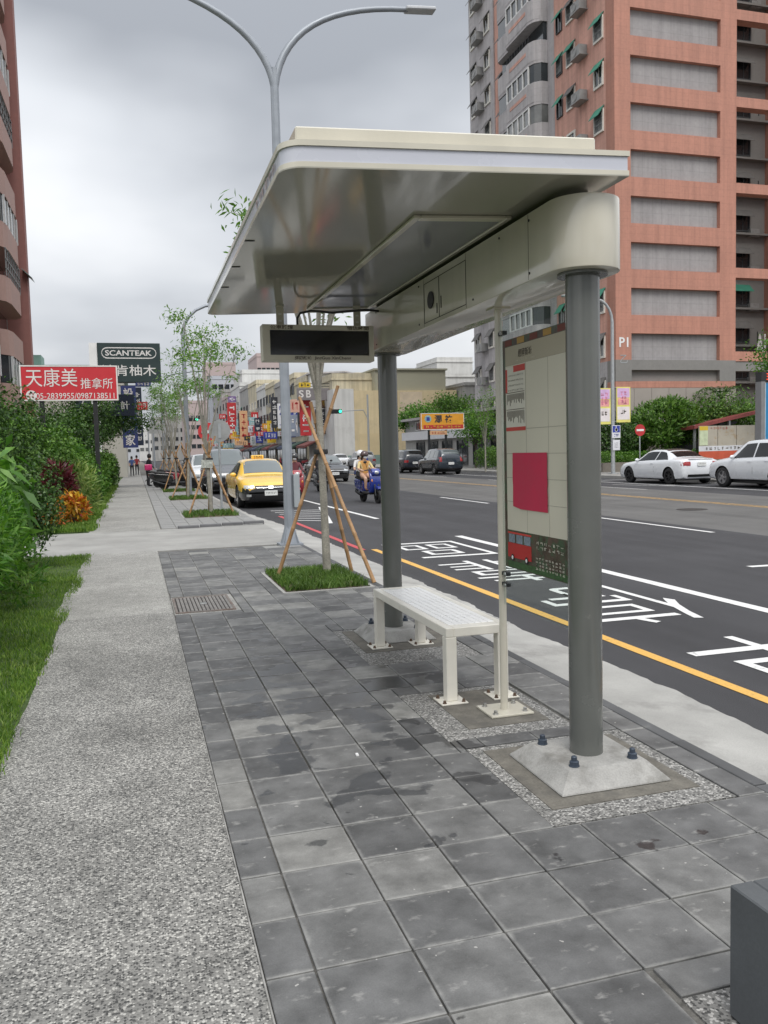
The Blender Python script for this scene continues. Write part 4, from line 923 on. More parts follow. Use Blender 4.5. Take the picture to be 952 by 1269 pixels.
# ------------------------------------------------------------------ scooters
SCW = wheel_meshes(.24, .11, RIMD, 3)
def make_scooter(name, label, loc, rz, paint, seat=BLACK, group=None, mirrors=True, trunk=None):
    """scooter along local +Y, wheels at y=0 and y=1.28, side stand upright"""
    s_ = empty(name, label, 'scooter', loc, rz, group)
    for y in (0, 1.28):
        w_ = link('wheel', SCW[0], None, s_, loc=(0, y, .24)); link('rim', SCW[1], None, w_)
    for x in (-.075, .075): MB().tube([(x, 1.28, .24), (x*.8, 1.16, .62), (x*.5, 1.06, .86)], [.024, .026, .02], 8).build('fork', DARKM, s_, smooth=True)
    MB().prism([(1.10, .46), (1.46, .42), (1.50, .47), (1.36, .53), (1.16, .54)], -.075, .075, 'x').build('front_mudguard', paint, s_, bevel=.02, smooth=True, seg=2)
    MB().prism([(.98, .30), (1.08, .34), (1.20, .62), (1.16, .86), (1.08, .96), (1.02, .94), (1.08, .72), (.96, .40)], -.20, .20, 'x').build('leg_shield', paint, s_, bevel=.045, smooth=True, seg=3)
    MB().prism([(1.06, .88), (1.20, .86), (1.22, .98), (1.10, 1.08), (1.0, 1.06), (.98, .95)], -.15, .15, 'x').build('headlight_cowl', paint, s_, bevel=.04, smooth=True, seg=3)
    MB().ball((0, 1.20, .95), .085, .035, .06, 12, 6).build('headlight', HEADL, s_, smooth=True)
    for x in (-.15, .15): MB().ball((x, 1.17, .70), .035, .03, .055, 8, 6).build('indicator', pm('orange lens', (.6, .2, .02), .2, coat=1), s_, smooth=True)
    MB().prism([(.34, .27), (1.02, .27), (1.02, .34), (.34, .36)], -.17, .17, 'x').build('floorboard', BLACK, s_, bevel=.02)
    MB().prism([(-.42, .52), (-.30, .40), (.30, .30), (.42, .36), (.42, .62), (.30, .68), (-.30, .74), (-.46, .72)], -.15, .15, 'x').build('rear_body', paint, s_, bevel=.04, smooth=True, seg=3)
    MB().prism([(-.40, .735), (.30, .68), (.42, .66), (.45, .72), (.30, .78), (.0, .79), (-.25, .83), (-.42, .81)], -.135, .135, 'x').build('seat', seat, s_, bevel=.03, smooth=True, seg=3)
    MB().tube([(-.33, 1.0, 1.02), (-.14, 1.07, 1.05), (.14, 1.07, 1.05), (.33, 1.0, 1.02)], .017, 8).build('handlebar', BLACK, s_, smooth=True)
    if mirrors:
        for x in (-1, 1):
            m_ = MB().tube([(x*.24, 1.04, 1.04), (x*.28, 1.06, 1.18), (x*.31, 1.06, 1.24)], .007, 6); m_.ball((x*.32, 1.06, 1.28), .06, .016, .042, 10, 6); m_.build('mirror', BLACK, s_, smooth=True)
    MB().box(-.08, .08, -.02, .26, .22, .36).build('engine', DARKM, s_, bevel=.03); MB().tube([(.12, .3, .24), (.14, 0, .26), (.14, -.28, .34)], [.02, .045, .05], 10).build('exhaust', DARKM, s_, smooth=True)
    MB().ball((0, -.44, .64), .10, .03, .05, 10, 6).build('tail_lamp', TAILR, s_, smooth=True); MB().prism([(-.62, .34), (-.44, .52), (-.40, .50), (-.58, .33)], -.06, .06, 'x').build('rear_mudguard', BLACK, s_)
    if trunk: MB().box(-.19, .19, -.62, -.26, .86, 1.16).build('top_box', trunk, s_, bevel=.05, smooth=True, seg=3)
    return s_
SBLUE = carpaint('blue scooter paint', (.012, .03, .22)); SRED = carpaint('dull red scooter paint', (.28, .02, .03)); SPINK = carpaint('magenta box', (.45, .02, .12)); SGREY = carpaint('grey scooter paint', (.12, .12, .13))
RIDER = (7.02, 24.9); rb = (RIDER[0], RIDER[1]+1.28, RZ)
make_scooter('scooter', 'blue scooter ridden by two people along the road', rb, math.pi+.10, SBLUE)
rb2 = (5.05, 27.6, RZ); make_scooter('scooter', 'dull red scooter standing beside the lamp pole and taxi', rb2, math.pi-.1, SRED)
sc = [(1.75, 40.0, 1.75, BLK, None, 'black scooter lying across the pavement behind the staked trees'), (1.55, 43.0, 1.5, BLK, SPINK, 'black scooter carrying a magenta box beside the person in black'), (2.3, 44.6, 1.6, SRED, None, 'red scooter parked beyond the magenta box'), (2.0, 46.8, 1.55, SGREY, None, 'grey scooter in the row of parked scooters'), (2.1, 49.5, 1.6, BLK, None, 'black scooter at the far end of the parked row')]
for x, y, a, c, tr, lab in sc: make_scooter('scooter', lab, (x-.5, y, 0), -a, c, trunk=tr, group='scooters parked on the pavement')
# ------------------------------------------------------------------ people
SKIN = pm('skin', (.50, .31, .22), .5, var=.06, scale=20); HAIR = pm('dark hair', (.015, .012, .011), .5)
def make_person(name, label, loc, rz, J, regions, mats, hair=None, extra=None):
    """one continuous skinned body. J: joint -> (pos, radius); regions: list of (a, b, material index)"""
    o = empty(name, label, 'person', loc, rz)
    names = list(J); idx = {n: i for i, n in enumerate(names)}
    me = bpy.data.meshes.new('body'); me.from_pydata([J[n][0] for n in names], [(idx[a], idx[b]) for a, b, _ in regions], []); b = bpy.data.objects.new('body', me); COL.objects.link(b)
    md = b.modifiers.new('s', 'SKIN'); md.use_smooth_shade = True
    for i, n in enumerate(names):
        r = J[n][1]; r = r if isinstance(r, tuple) else (r, r); me.skin_vertices[0].data[i].radius = r; me.skin_vertices[0].data[i].use_root = n == 'pelvis'
    sb = b.modifiers.new('u', 'SUBSURF'); sb.levels = 2
    dg = bpy.context.evaluated_depsgraph_get(); nm = bpy.data.meshes.new_from_object(b.evaluated_get(dg)); bpy.data.objects.remove(b)
    nm.materials.clear()
    for m_ in mats: nm.materials.append(m_)
    seg = [(Vector(J[a][0]), Vector(J[c][0]), m_) for a, c, m_ in regions]
    for p in nm.polygons:
        best = min(seg, key=lambda s_: (lambda ab, t: (p.center-(s_[0]+ab*t)).length)(s_[1]-s_[0], max(0, min(1, (p.center-s_[0]).dot(s_[1]-s_[0])/max((s_[1]-s_[0]).length_squared, 1e-9)))))
        p.material_index = best[2]; p.use_smooth = True
    link('body', nm, None, o)
    h = Vector(J['head'][0]); t_ = Vector(J['top'][0])
    if hair: 
        m_ = MB().ball((h.x, h.y-.012, (h.z+t_.z)/2+.02), .095, .112, .135, 14, 10); m_.v = [v for v in m_.v]
        if hair[1]: m_.tube([(h.x, h.y-.07, h.z+.06), (h.x, h.y-.095, h.z-.06), (h.x, h.y-.09, h.z-hair[1])], [.08, .085, .04], 12)
        m_.build('hair', hair[0], o, smooth=True)
    for x in (-.033, .033): MB().ball((h.x+x, h.y+.092, (h.z+t_.z)/2+.0), .011, .006, .007, 8, 5).build('eye', BLACK, o, smooth=True)
    if extra: extra(o, h, t_)
    return o
def seated(dy=0., reach=.42, seat=.80):
    z = seat
    J = {'pelvis': ((0, dy, z+.10), (.15, .12)), 'waist': ((0, dy+.01, z+.26), (.125, .10)), 'chest': ((0, dy+.03, z+.44), (.15, .11)), 'neck': ((0, dy+.05, z+.575), .052), 'head': ((0, dy+.065, z+.66), (.072, .082)), 'top': ((0, dy+.06, z+.80), (.075, .085))}
    for s_, n in ((-1, 'l'), (1, 'r')):
        J['sh'+n] = ((s_*.17, dy+.03, z+.51), .058); J['el'+n] = ((s_*.25, dy+.16, z+.31), .044); J['wr'+n] = ((s_*.28, dy+reach, z+.26), .033); J['ha'+n] = ((s_*.29, dy+reach+.09, z+.26), (.038, .026))
        J['hip'+n] = ((s_*.09, dy+.06, z+.075), .088); J['kn'+n] = ((s_*.13, dy+.46, z+.02), .06); J['an'+n] = ((s_*.12, dy+.42, .44), .04); J['to'+n] = ((s_*.13, dy+.58, .395), (.042, .03))
    return J
def regs(top, arm, leg, shoe, skin=0, fore=0):
    R = [('pelvis', 'waist', top), ('waist', 'chest', top), ('chest', 'neck', top), ('neck', 'head', skin), ('head', 'top', skin)]
    for n in 'lr': R += [('chest', 'sh'+n, top), ('sh'+n, 'el'+n, arm), ('el'+n, 'wr'+n, fore), ('wr'+n, 'ha'+n, skin), ('pelvis', 'hip'+n, leg), ('hip'+n, 'kn'+n, leg), ('kn'+n, 'an'+n, shoe if False else (skin if leg == 4 else leg)), ('an'+n, 'to'+n, shoe)]
    return R
def mask(o, h, t_):
    MB().ball((h.x, h.y+.066, h.z+.018), .062, .042, .05, 12, 8).build('face_mask', pm('pale mask', (.70, .72, .74), .7), o, smooth=True)
def helmet(c):
    def f(o, h, t_):
        mask(o, h, t_); MB().lathe([(.128, -.02), (.132, .03), (.12, .09), (.085, .135), (.03, .155), (.005, .157)], 18, (h.x, h.y-.01, (h.z+t_.z)/2+.0)).build('helmet', c, o, smooth=True)
        MB().box(h.x-.07, h.x+.07, h.y+.09, h.y+.17, h.z+.10, h.z+.112).build('helmet_peak', c, o, bevel=.005)
    return f
ORNG = pm('orange tan top', (.52, .27, .08), .8); YELL = pm('pale yellow sleeve', (.62, .50, .24), .8); DARKC = pm('dark cloth', (.025, .025, .03), .85); SHOE = pm('brown shoe', (.10, .05, .035), .6); BLUEC = pm('blue cloth', (.05, .09, .25), .8); WHC = pm('white shirt', (.66, .66, .66), .8)
# riders sit on the blue scooter; its local +Y runs towards the camera
make_person('person', 'scooter rider in orange tan top, dark helmet and white mask', rb, math.pi+.10, seated(.12, .60, .75), regs(1, 2, 4, 3), [SKIN, ORNG, YELL, SHOE, SKIN], (HAIR, .12), helmet(pm('dark red brown helmet', (.05, .018, .015), .25, coat=1)))
make_person('person', 'pillion passenger in white shirt and pale helmet behind the orange rider', rb, math.pi+.10, seated(-.24, .24, .78), regs(1, 1, 2, 3), [SKIN, WHC, DARKC, SHOE], (HAIR, .1), helmet(pm('white helmet', (.65, .66, .68), .25, coat=1)))
def standing(lean=.0, h=1.66):
    k = h/1.70
    J = {'pelvis': ((0, 0, .92*k), (.14, .105)), 'waist': ((0, lean*.25, 1.08*k), (.125, .095)), 'chest': ((0, lean*.6, 1.28*k), (.15, .11)), 'neck': ((0, lean*.85, 1.43*k), .05), 'head': ((0, lean, 1.52*k), (.072, .082)), 'top': ((0, lean*1.05, 1.655*k), (.075, .085))}
    for s_, n in ((-1, 'l'), (1, 'r')):
        J['sh'+n] = ((s_*.17, lean*.7, 1.37*k), .056); J['el'+n] = ((s_*.22, lean*.7+.04, 1.10*k), .042); J['wr'+n] = ((s_*.20, lean*.7+.18, .95*k), .032); J['ha'+n] = ((s_*.19, lean*.7+.25, .91*k), (.036, .024))
        J['hip'+n] = ((s_*.085, 0, .86*k), .088); J['kn'+n] = ((s_*.095, .02, .48*k), .058); J['an'+n] = ((s_*.10, -.01, .09), .042); J['to'+n] = ((s_*.115, .14, .034), (.042, .034))
    return J
make_person('person', 'person in black clothes standing beside the parked scooters', (.62, 45.2, 0), -1.2, standing(.12), regs(1, 1, 1, 1, 0, 1), [SKIN, DARKC], (HAIR, 0))
make_person('person', 'person in blue and dark clothes walking far along the path', (-.25, 72, 0), math.pi, standing(0, 1.6), regs(1, 1, 2, 2, 0, 0), [SKIN, BLUEC, DARKC], (HAIR, .1))
make_person('person', 'person in red walking far along the path beside another', (.15, 75, 0), math.pi, standing(0, 1.68), regs(1, 1, 2, 2, 0, 0), [SKIN, pm('red cloth', (.35, .04, .05), .8), DARKC], (HAIR, 0))
rb3 = (7.35, 34.6, RZ); make_scooter('scooter', 'dark scooter in the road behind the staked tree', rb3, math.pi, BLK)
make_person('person', 'scooter rider in dark clothes behind the staked tree', rb3, math.pi, seated(.12, .60, .75), regs(1, 1, 2, 3), [SKIN, DARKC, DARKC, SHOE], (HAIR, 0), helmet(pm('grey helmet', (.2, .2, .22), .3, coat=1)))
make_person('person', 'scooter rider in maroon jacket beside the lamp pole', rb2, math.pi-.1, seated(.12, .60, .75), regs(1, 1, 2, 3, 0, 1), [SKIN, pm('maroon cloth', (.14, .04, .05), .8), DARKC, SHOE], (HAIR, 0), helmet(pm('black helmet', (.02, .02, .022), .2, coat=1)))
# ================================================================== buildings
PANE = pm('dark window glass', (.022, .028, .032), .08, var=.3, scale=.7, coat=.6)
PANE2 = pm('curtained window glass', (.16, .165, .16), .15, var=.4, scale=.9, coat=.6)
WFR = pm('cream window frame', (.72, .70, .64), .5, var=.08); WFRW = pm('white window frame', (.72, .72, .71), .45); WFRD = pm('dark window frame', (.06, .065, .07), .5)
ACM = pm('grey air conditioner', (.30, .30, .295), .5, .2, var=.15, scale=3); AWN = pm('green awning', (.04, .22, .15), .6, var=.2, scale=2); AWN2 = pm('grey awning', (.13, .125, .12), .7, var=.2); BARM = pm('window bars', (.30, .31, .31), .5, .3)
_WM = {}
def win_mesh(w, h, fr, d, mull, depth=.10):
    key = (w, h, fr.name, d, mull)
    if key in _WM: return _WM[key]
    m_ = MB(); t = d
    for a in ((-w/2, w/2, -h/2, -h/2+t), (-w/2, w/2, h/2-t, h/2), (-w/2, -w/2+t, -h/2+t, h/2-t), (w/2-t, w/2, -h/2+t, h/2-t)): m_.box(a[0], a[1], -depth, .03, a[2], a[3])
    for k in range(mull): x = -w/2+w*(k+1)/(mull+1); m_.box(x-.025, x+.025, -depth*.5, .02, -h/2+t, h/2-t)
    f = m_.mesh('window'); f.materials.append(fr)
    p = MB().box(-w/2+t*.9, w/2-t*.9, -.02, .015, -h/2+t*.9, h/2-t*.9).mesh('pane'); _WM[key] = (f, p); return _WM[key]
ROTF = {'-y': 0., '-x': -math.pi/2, '+x': math.pi/2}
def add_window(parent, pos, face, w, h, fr=WFR, d=.09, mull=1, pane=None):
    f, p = win_mesh(w, h, fr, d, mull); o = link('window', f, None, parent, loc=pos); o.rotation_euler = (0, 0, ROTF[face])
    mt = pane or random.choice((PANE, PANE, PANE2)); key = ('pane', w, h, fr.name, d, mull, mt.name)
    if key not in _WM: q = p.copy(); q.materials.clear(); q.materials.append(mt); _WM[key] = q
    link('pane', _WM[key], None, o); return o
def shared(key, fn, mats):
    if key not in _WM:
        me = fn().mesh(key); me.materials.append(mats); _WM[key] = me
    return _WM[key]
def put(name, me, parent, pos, face, sc=None):
    o = link(name, me, None, parent, loc=pos); o.rotation_euler = (0, 0, ROTF[face])
    if sc: o.scale = sc
    return o
def ac_mesh():
    m_ = MB().box(-.42, .42, -.38, -.02, -.27, .27)
    m_.lathe([(.22, -.385), (.22, -.40), (.20, -.40), (.19, -.388)], 14, (-.08, 0, 0), 'y'); m_.box(-.5, .5, -.40, 0, -.33, -.28); return m_
def awn_mesh():
    return MB().add([(-.7, 0, .22), (.7, 0, .22), (.7, -.46, -.36), (-.7, -.46, -.36), (-.7, 0, .18), (.7, 0, .18), (.7, -.46, -.40), (-.7, -.46, -.40)], [(0, 1, 2, 3), (7, 6, 5, 4), (0, 3, 7, 4), (1, 5, 6, 2), (2, 6, 7, 3), (0, 4, 5, 1)])
ACme = shared('air_conditioner', ac_mesh, ACM); AWme = shared('awning', awn_mesh, AWN); AWme2 = shared('awning_grey', awn_mesh, AWN2)
def grille_mesh():
    m_ = MB()
    for k in range(9): m_.box(-.6+.15*k-.012, -.6+.15*k+.012, -.14, -.11, -.65, .65)
    for z in (-.65, -.2, .2, .65): m_.box(-.62, .62, -.145, -.105, z-.015, z+.015)
    return m_
GRme = shared('window_grille', grille_mesh, BARM)
# ------------------------------------------------------------------ red and grey tower across the street
PINK = pm('salmon tile wall', (.62, .345, .275), .75, var=.09, scale=.7, fine=.05, fscale=5, streak=.22, tiles=2.2, stain=((.52, .29, .235), .5, .55, .8)); REDW = pm('terracotta tile', (.47, .225, .165), .7, var=.08, scale=.6, fine=.05, fscale=6, streak=.14, tiles=2.2)
GREYW = pm('grey tile wall', (.45, .43, .435), .75, var=.08, scale=.8, fine=.05, fscale=6, streak=.2, tiles=2., stain=((.25, .245, .245), .6, .55, .8)); GREYD = pm('darker grey tile wall', (.225, .218, .208), .75, var=.08, scale=.8, fine=.04, fscale=6); GRAN = pm('beige granite cladding', (.34, .305, .275), .6, var=.08, scale=.9)
TX, TY = 30., 48.2
tower = empty('apartment_tower', 'tall salmon and grey apartment tower with recessed grey wall panels', 'apartment tower', (TX, TY, 0))
def tp(mb, name, mats, parent=tower, **k):
    o = mb.build(name, mats, None, **k); o.parent = parent; o.data.transform(Matrix.Translation((-TX, -TY, 0) if parent is tower else (0, 0, 0))); return o
TOPZ = 52.
tp(MB().box(30.02, 39.13, 48.6, 71.4, 0, TOPZ), 'core_wall', GREYW)
tp(MB().box(30, 31.15, 48.2, 49.2, 7.0, TOPZ), 'corner_pillar', REDW); tp(MB().box(37.9, 39.15, 48.2, 49.2, 7.0, TOPZ), 'corner_pillar', REDW)
FL = 2.9; ptops = [29.0+FL*k for k in range(-7, 8)]
for zt_ in ptops:
    lowest = abs(zt_-8.7) < .2
    tp(MB().box(31.15, 37.9, 48.2, 48.75, zt_, zt_+1.18), 'spandrel', REDW)
    tp(MB().box(31.15, 37.9, 48.52, 48.62, max(zt_-1.72, 7.0), zt_-.001), 'wall_panel', pm('recessed grey panel', (.335, .32, .322), .8, var=.07, scale=.5, fine=.05, fscale=5, streak=.12, tiles=1.4))
for z0, z1, y0, m_ in ((6.35, 7.0, 48.19, GREYD), (5.62, 6.35, 48.5, GREYD), (5.2, 5.62, 48.2, REDW)): tp(MB().box(31.15, 37.9, y0, 48.75, z0, z1), 'base_band', m_)
for x0, x1 in ((29.98, 31.15), (37.9, 39.16)): tp(MB().box(x0, x1, 48.19, 49.2, 5.62, 7.0), 'base_band', GREYD); tp(MB().box(x0, x1, 48.2, 49.2, 5.2, 5.62), 'base_band', REDW)
for j, (z0, z1) in enumerate(((.0, 1.2), (1.2, 2.4), (2.4, 3.1), (3.1, 3.7), (3.7, 5.19))):
    for i in range(7): tp(MB().box(30+1.31*i+.012, 30+1.31*(i+1)-.012, 48.16+.012*(j % 2), 48.7, z0+.012, z1-.012), 'granite_slab', GRAN if j != 3 else GREYD)
lt = lettering('P1', (30.58-TX, -.0, gy(775, 424, TY).z), (1, 0, 0), (0, 0, 1), WHITE, tower, height=.62, bold=.02, off=.02); lettering('乙', (30.58-TX, 0, gy(775, 438, TY).z-.35), (1, 0, 0), (0, 0, 1), GALV, tower, height=.52, off=.02)
# wing set back beyond the end wall, tied by red beams
tp(MB().box(39.16, 60, 57, 71, 0, TOPZ), 'wing_wall', GREYD); tp(MB().box(49, 50.2, 48.2, 57, 0, TOPZ), 'wing_pillar', REDW)
for k in range(-3, 5): tp(MB().box(39.151, 49, 48.2, 48.9, 18.05+5.55*k, 18.7+5.55*k), 'tie_beam', REDW)
tp(MB().box(39.161, 60, 48.25, 49, 6.3, 7.0), 'tie_band', GREYD)
for k in range(2, 16):
    z = 1.4+FL*k
    for x in (40.6, 43.6, 46.6):
        w_ = add_window(tower, (x-TX, 57-TY, z), '-y', 1.9, 1.4, WFRD, .08, 2, PANE)
        if random.random() < .45: put('awning', AWme if random.random() < .3 else AWme2, tower, (x-TX, 57-TY-.03, z+.75), '-y', (1.4, 1.2, 1))
        if random.random() < .35: put('air_conditioner', ACme, tower, (x-TX+1.2, 57-TY, z-.8), '-y')
    tp(MB().box(39.2, 49, 56.5, 57, z-1.05, z-.9), 'balcony_slab', GREYD)
    for xk in range(7): tp(MB().box(39.4+1.35*xk, 39.44+1.35*xk, 55.95, 56.0, z-.85, z+.05), 'rail_post', DARKM) if k in (3, 7, 9) else None
lettering('AI', (gy(943, 425, 55.8).x-TX, 55.8-TY, gy(943, 427, 55.8).z), (1, 0, 0), (0, 0, 1), WHITE, tower, width=.95, height=1.7, bold=.03, off=.0)
# street face: salmon strip, grey bay with balconies, salmon strip, grey end
def sf(y0, y1, x, m_, name, z0=5.2, z1=TOPZ): return tp(MB().box(x, 30.4, y0, y1, z0, z1), name, m_)
sf(49.2, 56.0, 30.0, PINK, 'facade_strip', 7.0); sf(64.2, 66.2, 30.0, PINK, 'facade_strip', 7.0); sf(66.2, 71.4, 29.9, GREYW, 'facade_strip', 5.2); sf(56.0, 57.0, 30.005, GREYW, 'facade_strip', 5.2)
sf(49.2, 56.0, 30.0, GREYW, 'facade_strip', 3.4, 7.0); tp(MB().box(29.96, 30.4, 49.2, 71.4, 0, 3.4), 'plinth', GRAN)
zw = gx(752, 87, TX).z % FL
for k in range(1, 18):
    z = zw+FL*k
    if z > TOPZ-2: break
    for y, w_, h_, kind in ((50.0, 1.15, 1.45, 'w'), (52.0, 0, 0, 'ac'), (53.6, 1.15, 1.35, 'w'), (55.2, .8, 1.3, 'd'), (64.9, .85, 1.3, 'd'), (67.5, 1.1, 1.35, 'w'), (68.9, 0, 0, 'ac'), (70.4, 1.1, 1.35, 'w')):
        xf = TX-.0 if y < 66.2 else 29.9; lp = (xf-TX, y-TY, z+(0 if y < 60 else -.1))
        if kind == 'ac': put('air_conditioner', ACme, tower, (lp[0], lp[1], z-.55), '-x', (1.35, 1.6, 1.15)); continue
        add_window(tower, lp, '-x', w_, h_, WFR if kind == 'w' else WFRD, .14 if kind == 'w' else .05, 1, PANE)
        if random.random() < .9: put('awning', AWme if (random.random() < .8 and y < 60) else AWme2, tower, (lp[0], lp[1], z+h_/2-.05), '-x', (w_/1.4+.05, 1, 1.15))
        if random.random() < .5: put('window_grille', GRme, tower, (lp[0]+.02, lp[1], z), '-x', (w_/1.45, 1, h_/1.7))
# grey bay with rounded ends, one storey at a time
for k in range(1, 17):
    z0 = zw+FL*k-1.25; y0, y1 = 57.0, 64.2
    pl_ = [(30.3, y0), (29.5, y0), (29.05, y0+.35), (28.85, y0+.9), (28.85, y1-2.6), (29.2, y1-2.2), (29.2, y1-.3), (29.5, y1), (30.3, y1)]
    tp(MB().prism(pl_, z0-.45, z0+.95), 'bay_parapet', GREYW); tp(MB().prism([(x+.02 if x < 30 else x, y) for x, y in pl_], z0+2.25, z0+FL-.451), 'bay_lintel', GREYW)
    enclosed = k % 4 != 2
    if enclosed:
        tp(MB().prism([(30.2, y0+.05), (29.5, y0+.05), (29.1, y0+.4), (28.93, y0+.95), (28.93, y1-2.65), (29.28, y1-2.2), (29.28, y1-.3), (30.2, y1-.05)], z0+.95, z0+2.25), 'bay_glazing', PANE if k % 2 else PANE2)
        for y in np.linspace(y0+.9, y1-2.65, 5): tp(MB().box(28.84, 28.95, y-.05, y+.05, z0+.951, z0+2.249), 'bay_mullion', WFRW)
        for zz in (z0+.98, z0+2.2): tp(MB().box(28.845, 28.94, y0+.95, y1-2.7, zz-.04, zz+.04), 'bay_rail', WFRW)
    else:
        for y in np.linspace(y0+.9, y1-2.65, 9): tp(MB().box(28.9, 28.94, y-.02, y+.02, z0+.951, z0+1.5), 'bay_bar', DARKM)
        tp(MB().box(29.7, 30.0, y0+.1, y1-.1, z0+.95, z0+2.25), 'bay_back', PANE)
    tp(MB().box(28.83, 28.85, y0+1.2, y1-3.2, z0+.2, z0+.45), 'bay_accent', PINK)
# low annex beside the tower
annex = empty('annex', 'low white fronted annex joined to the tower behind the hedge', 'building', (26, 57, 0))
def ap(mb, name, mats, **k): o = mb.build(name, mats, annex, **k); o.data.transform(Matrix.Translation((-26, -57, 0))); return o
ap(MB().box(26.6, 29.95, 57, 82, 0, 4.4), 'wall', pm('annex grey wall', (.36, .36, .35), .8, var=.12)); ap(MB().box(26.0, 29.94, 56.8, 82.2, 4.4, 4.62), 'roof', GREYW); ap(MB().box(26.2, 26.65, 56.9, 82, 2.5, 3.3), 'sign_band', pm('white cladding', (.66, .67, .70), .5, var=.06))
for k in range(6): add_window(annex, (26.6-26, 2.2+3.6*k, 3.85), '-x', 2.6, .85, WFRW, .07, 3); add_window(annex, (26.6-26, 2.2+3.6*k, 1.25), '-x', 2.4, 2.1, WFRD, .07, 1, PANE)
# ------------------------------------------------------------------ generic town blocks
def block(name, label, x0, x1, y0, y1, h, wall, faces, parapet=.5, group=None, fr=WFR, floor=3.1, base=0., ww=1.4, wh=1.3, mull=1, cat='building', roofm=None, extras=True):
    b = empty(name, label, cat, (x0, y0, base), 0, group)
    MB().box(0, x1-x0, 0, y1-y0, 0, h).build('wall', wall, b)
    MB().box(-.12, x1-x0+.12, -.12, y1-y0+.12, h-.01, h+.18).build('cornice', roofm or wall, b)
    m_ = MB()
    for a in ((0, x1-x0, 0, .18), (0, x1-x0, y1-y0-.18, y1-y0), (0, .18, .18, y1-y0-.18), (x1-x0-.18, x1-x0, .18, y1-y0-.18)): m_.box(*a, h+.18, h+.18+parapet)
    m_.build('parapet', roofm or wall, b)
    nf = int(h/floor)
    for f_, cols in faces:
        ln = (x1-x0) if f_ == '-y' else (y1-y0)
        for i in range(1, nf):
            for c in range(cols):
                t_ = ln*(c+.5)/cols; z = floor*i+floor*.5
                pos = {'-y': (t_, 0, z), '-x': (0, t_, z), '+x': (x1-x0, t_, z)}[f_]
                add_window(b, pos, f_, min(ww, ln/cols*.8), wh, fr, .08, mull)
                rr = random.random()
                if extras and rr < .3: put('air_conditioner', ACme, b, (pos[0], pos[1]+(0 if f_ == '-y' else .3), z-.95), f_)
                elif extras and rr < .5: put('awning', random.choice((AWme, AWme2)), b, (pos[0], pos[1], z+wh/2), f_)
        if f_ != '-y':
            for c in range(max(1, cols//2)):                # shopfronts
                t_ = ln*(c+.5)/max(1, cols//2); pos = {'-x': (-.02, t_, 1.35), '+x': (x1-x0+.02, t_, 1.35)}[f_]; add_window(b, pos, f_, ln/max(1, cols//2)*.85, 2.5, WFRD, .1, 2, PANE)
    return b
BEIGE = pm('beige stucco', (.62, .515, .325), .85, streak=.1, var=.10, scale=.35, stain=((.46, .38, .25), .45, .5, .75)); OLIVE = pm('olive grey stucco', (.33, .32, .245), .85, var=.06, scale=.3); WALLW = pm('white stucco', (.60, .60, .585), .8, streak=.12, var=.1, scale=.4, stain=((.42, .41, .39), .6, .55, .8)); WALLG = pm('grey stucco', (.38, .375, .36), .85, streak=.3, var=.12, scale=.5, stain=((.26, .255, .25), .5, .5, .75)); CRM = pm('cream stucco', (.56, .505, .37), .85, streak=.3, var=.12, scale=.4, stain=((.36, .33, .27), .5, .5, .75)); PINKG = pm('pink grey tile', (.44, .36, .35), .8, var=.08); LBLUE = pm('pale blue grey wall', (.44, .46, .50), .8, var=.08); BRN = pm('brown tile', (.28, .17, .135), .75, var=.1)
bb = empty('blank_wall_building', 'blank beige stucco building with olive upper storey behind the trees', 'building', (22.2, 95, 0))
def bp_(mb, name, mats): o = mb.build(name, mats, bb); o.data.transform(Matrix.Translation((-22.2, -95, 0))); return o
bp_(MB().box(24.6, 37.4, 95, 118, 0, 8.6), 'wall', BEIGE); bp_(MB().box(22.2, 24.6, 94.9, 110, 0, 8.8), 'white_wall', WALLW); bp_(MB().box(27.4, 36.2, 95.5, 112, 8.6, 11.0), 'upper_storey', OLIVE); bp_(MB().box(27.2, 36.4, 95.3, 112.2, 11.0, 11.2), 'roof_edge', OLIVE)
bp_(MB().box(30.2, 33.0, 94.96, 95, 4.2, 8.4), 'patched_render', pm('streaked render', (.60, .50, .37), .85, var=.2, scale=.9)); bp_(MB().box(25.2, 29.6, 94.96, 95, .6, 3.6), 'patched_render', pm('yellowed render', (.60, .49, .30), .85, var=.12, scale=.5)); bp_(MB().box(23.0, 37.0, 94.2, 94.3, 0, 1.1), 'low_fence', pm('green fence', (.16, .24, .22), .7))
block('concrete_house', 'low grey concrete house with stained wall behind the trees', 37.6, 45, 93, 104, 9.0, WALLG, [('-y', 0)], .2)
block('white_house', 'white roofed house above the concrete wall', 38, 47, 110, 122, 11.5, WALLW, [('-y', 4)], .3)
block('white_house', 'small white house topmost on the skyline beside the tower', 46, 52, 125, 135, 15.2, WALLW, [('-y', 3)], .6)
gh = empty('gabled_house', 'pale grey gabled house behind the beige building', 'house', (23, 112, 0)); MB().prism([(0, 0), (12, 0), (12, 10.5), (5, 12.2), (0, 12.0)], 0, 14, 'y').build('wall', WALLW, gh); MB().prism([(-.2, 12.05), (5, 12.3), (12.2, 10.55), (12.2, 10.75), (5, 12.5), (-.2, 12.25)], -.3, 14.3, 'y').build('roof', GREYW, gh)
for x in (2.4, 4.4, 9): add_window(gh, (x, 0, 9.6), '-y', 1.1, 1.1, WFRD, .06, 1)
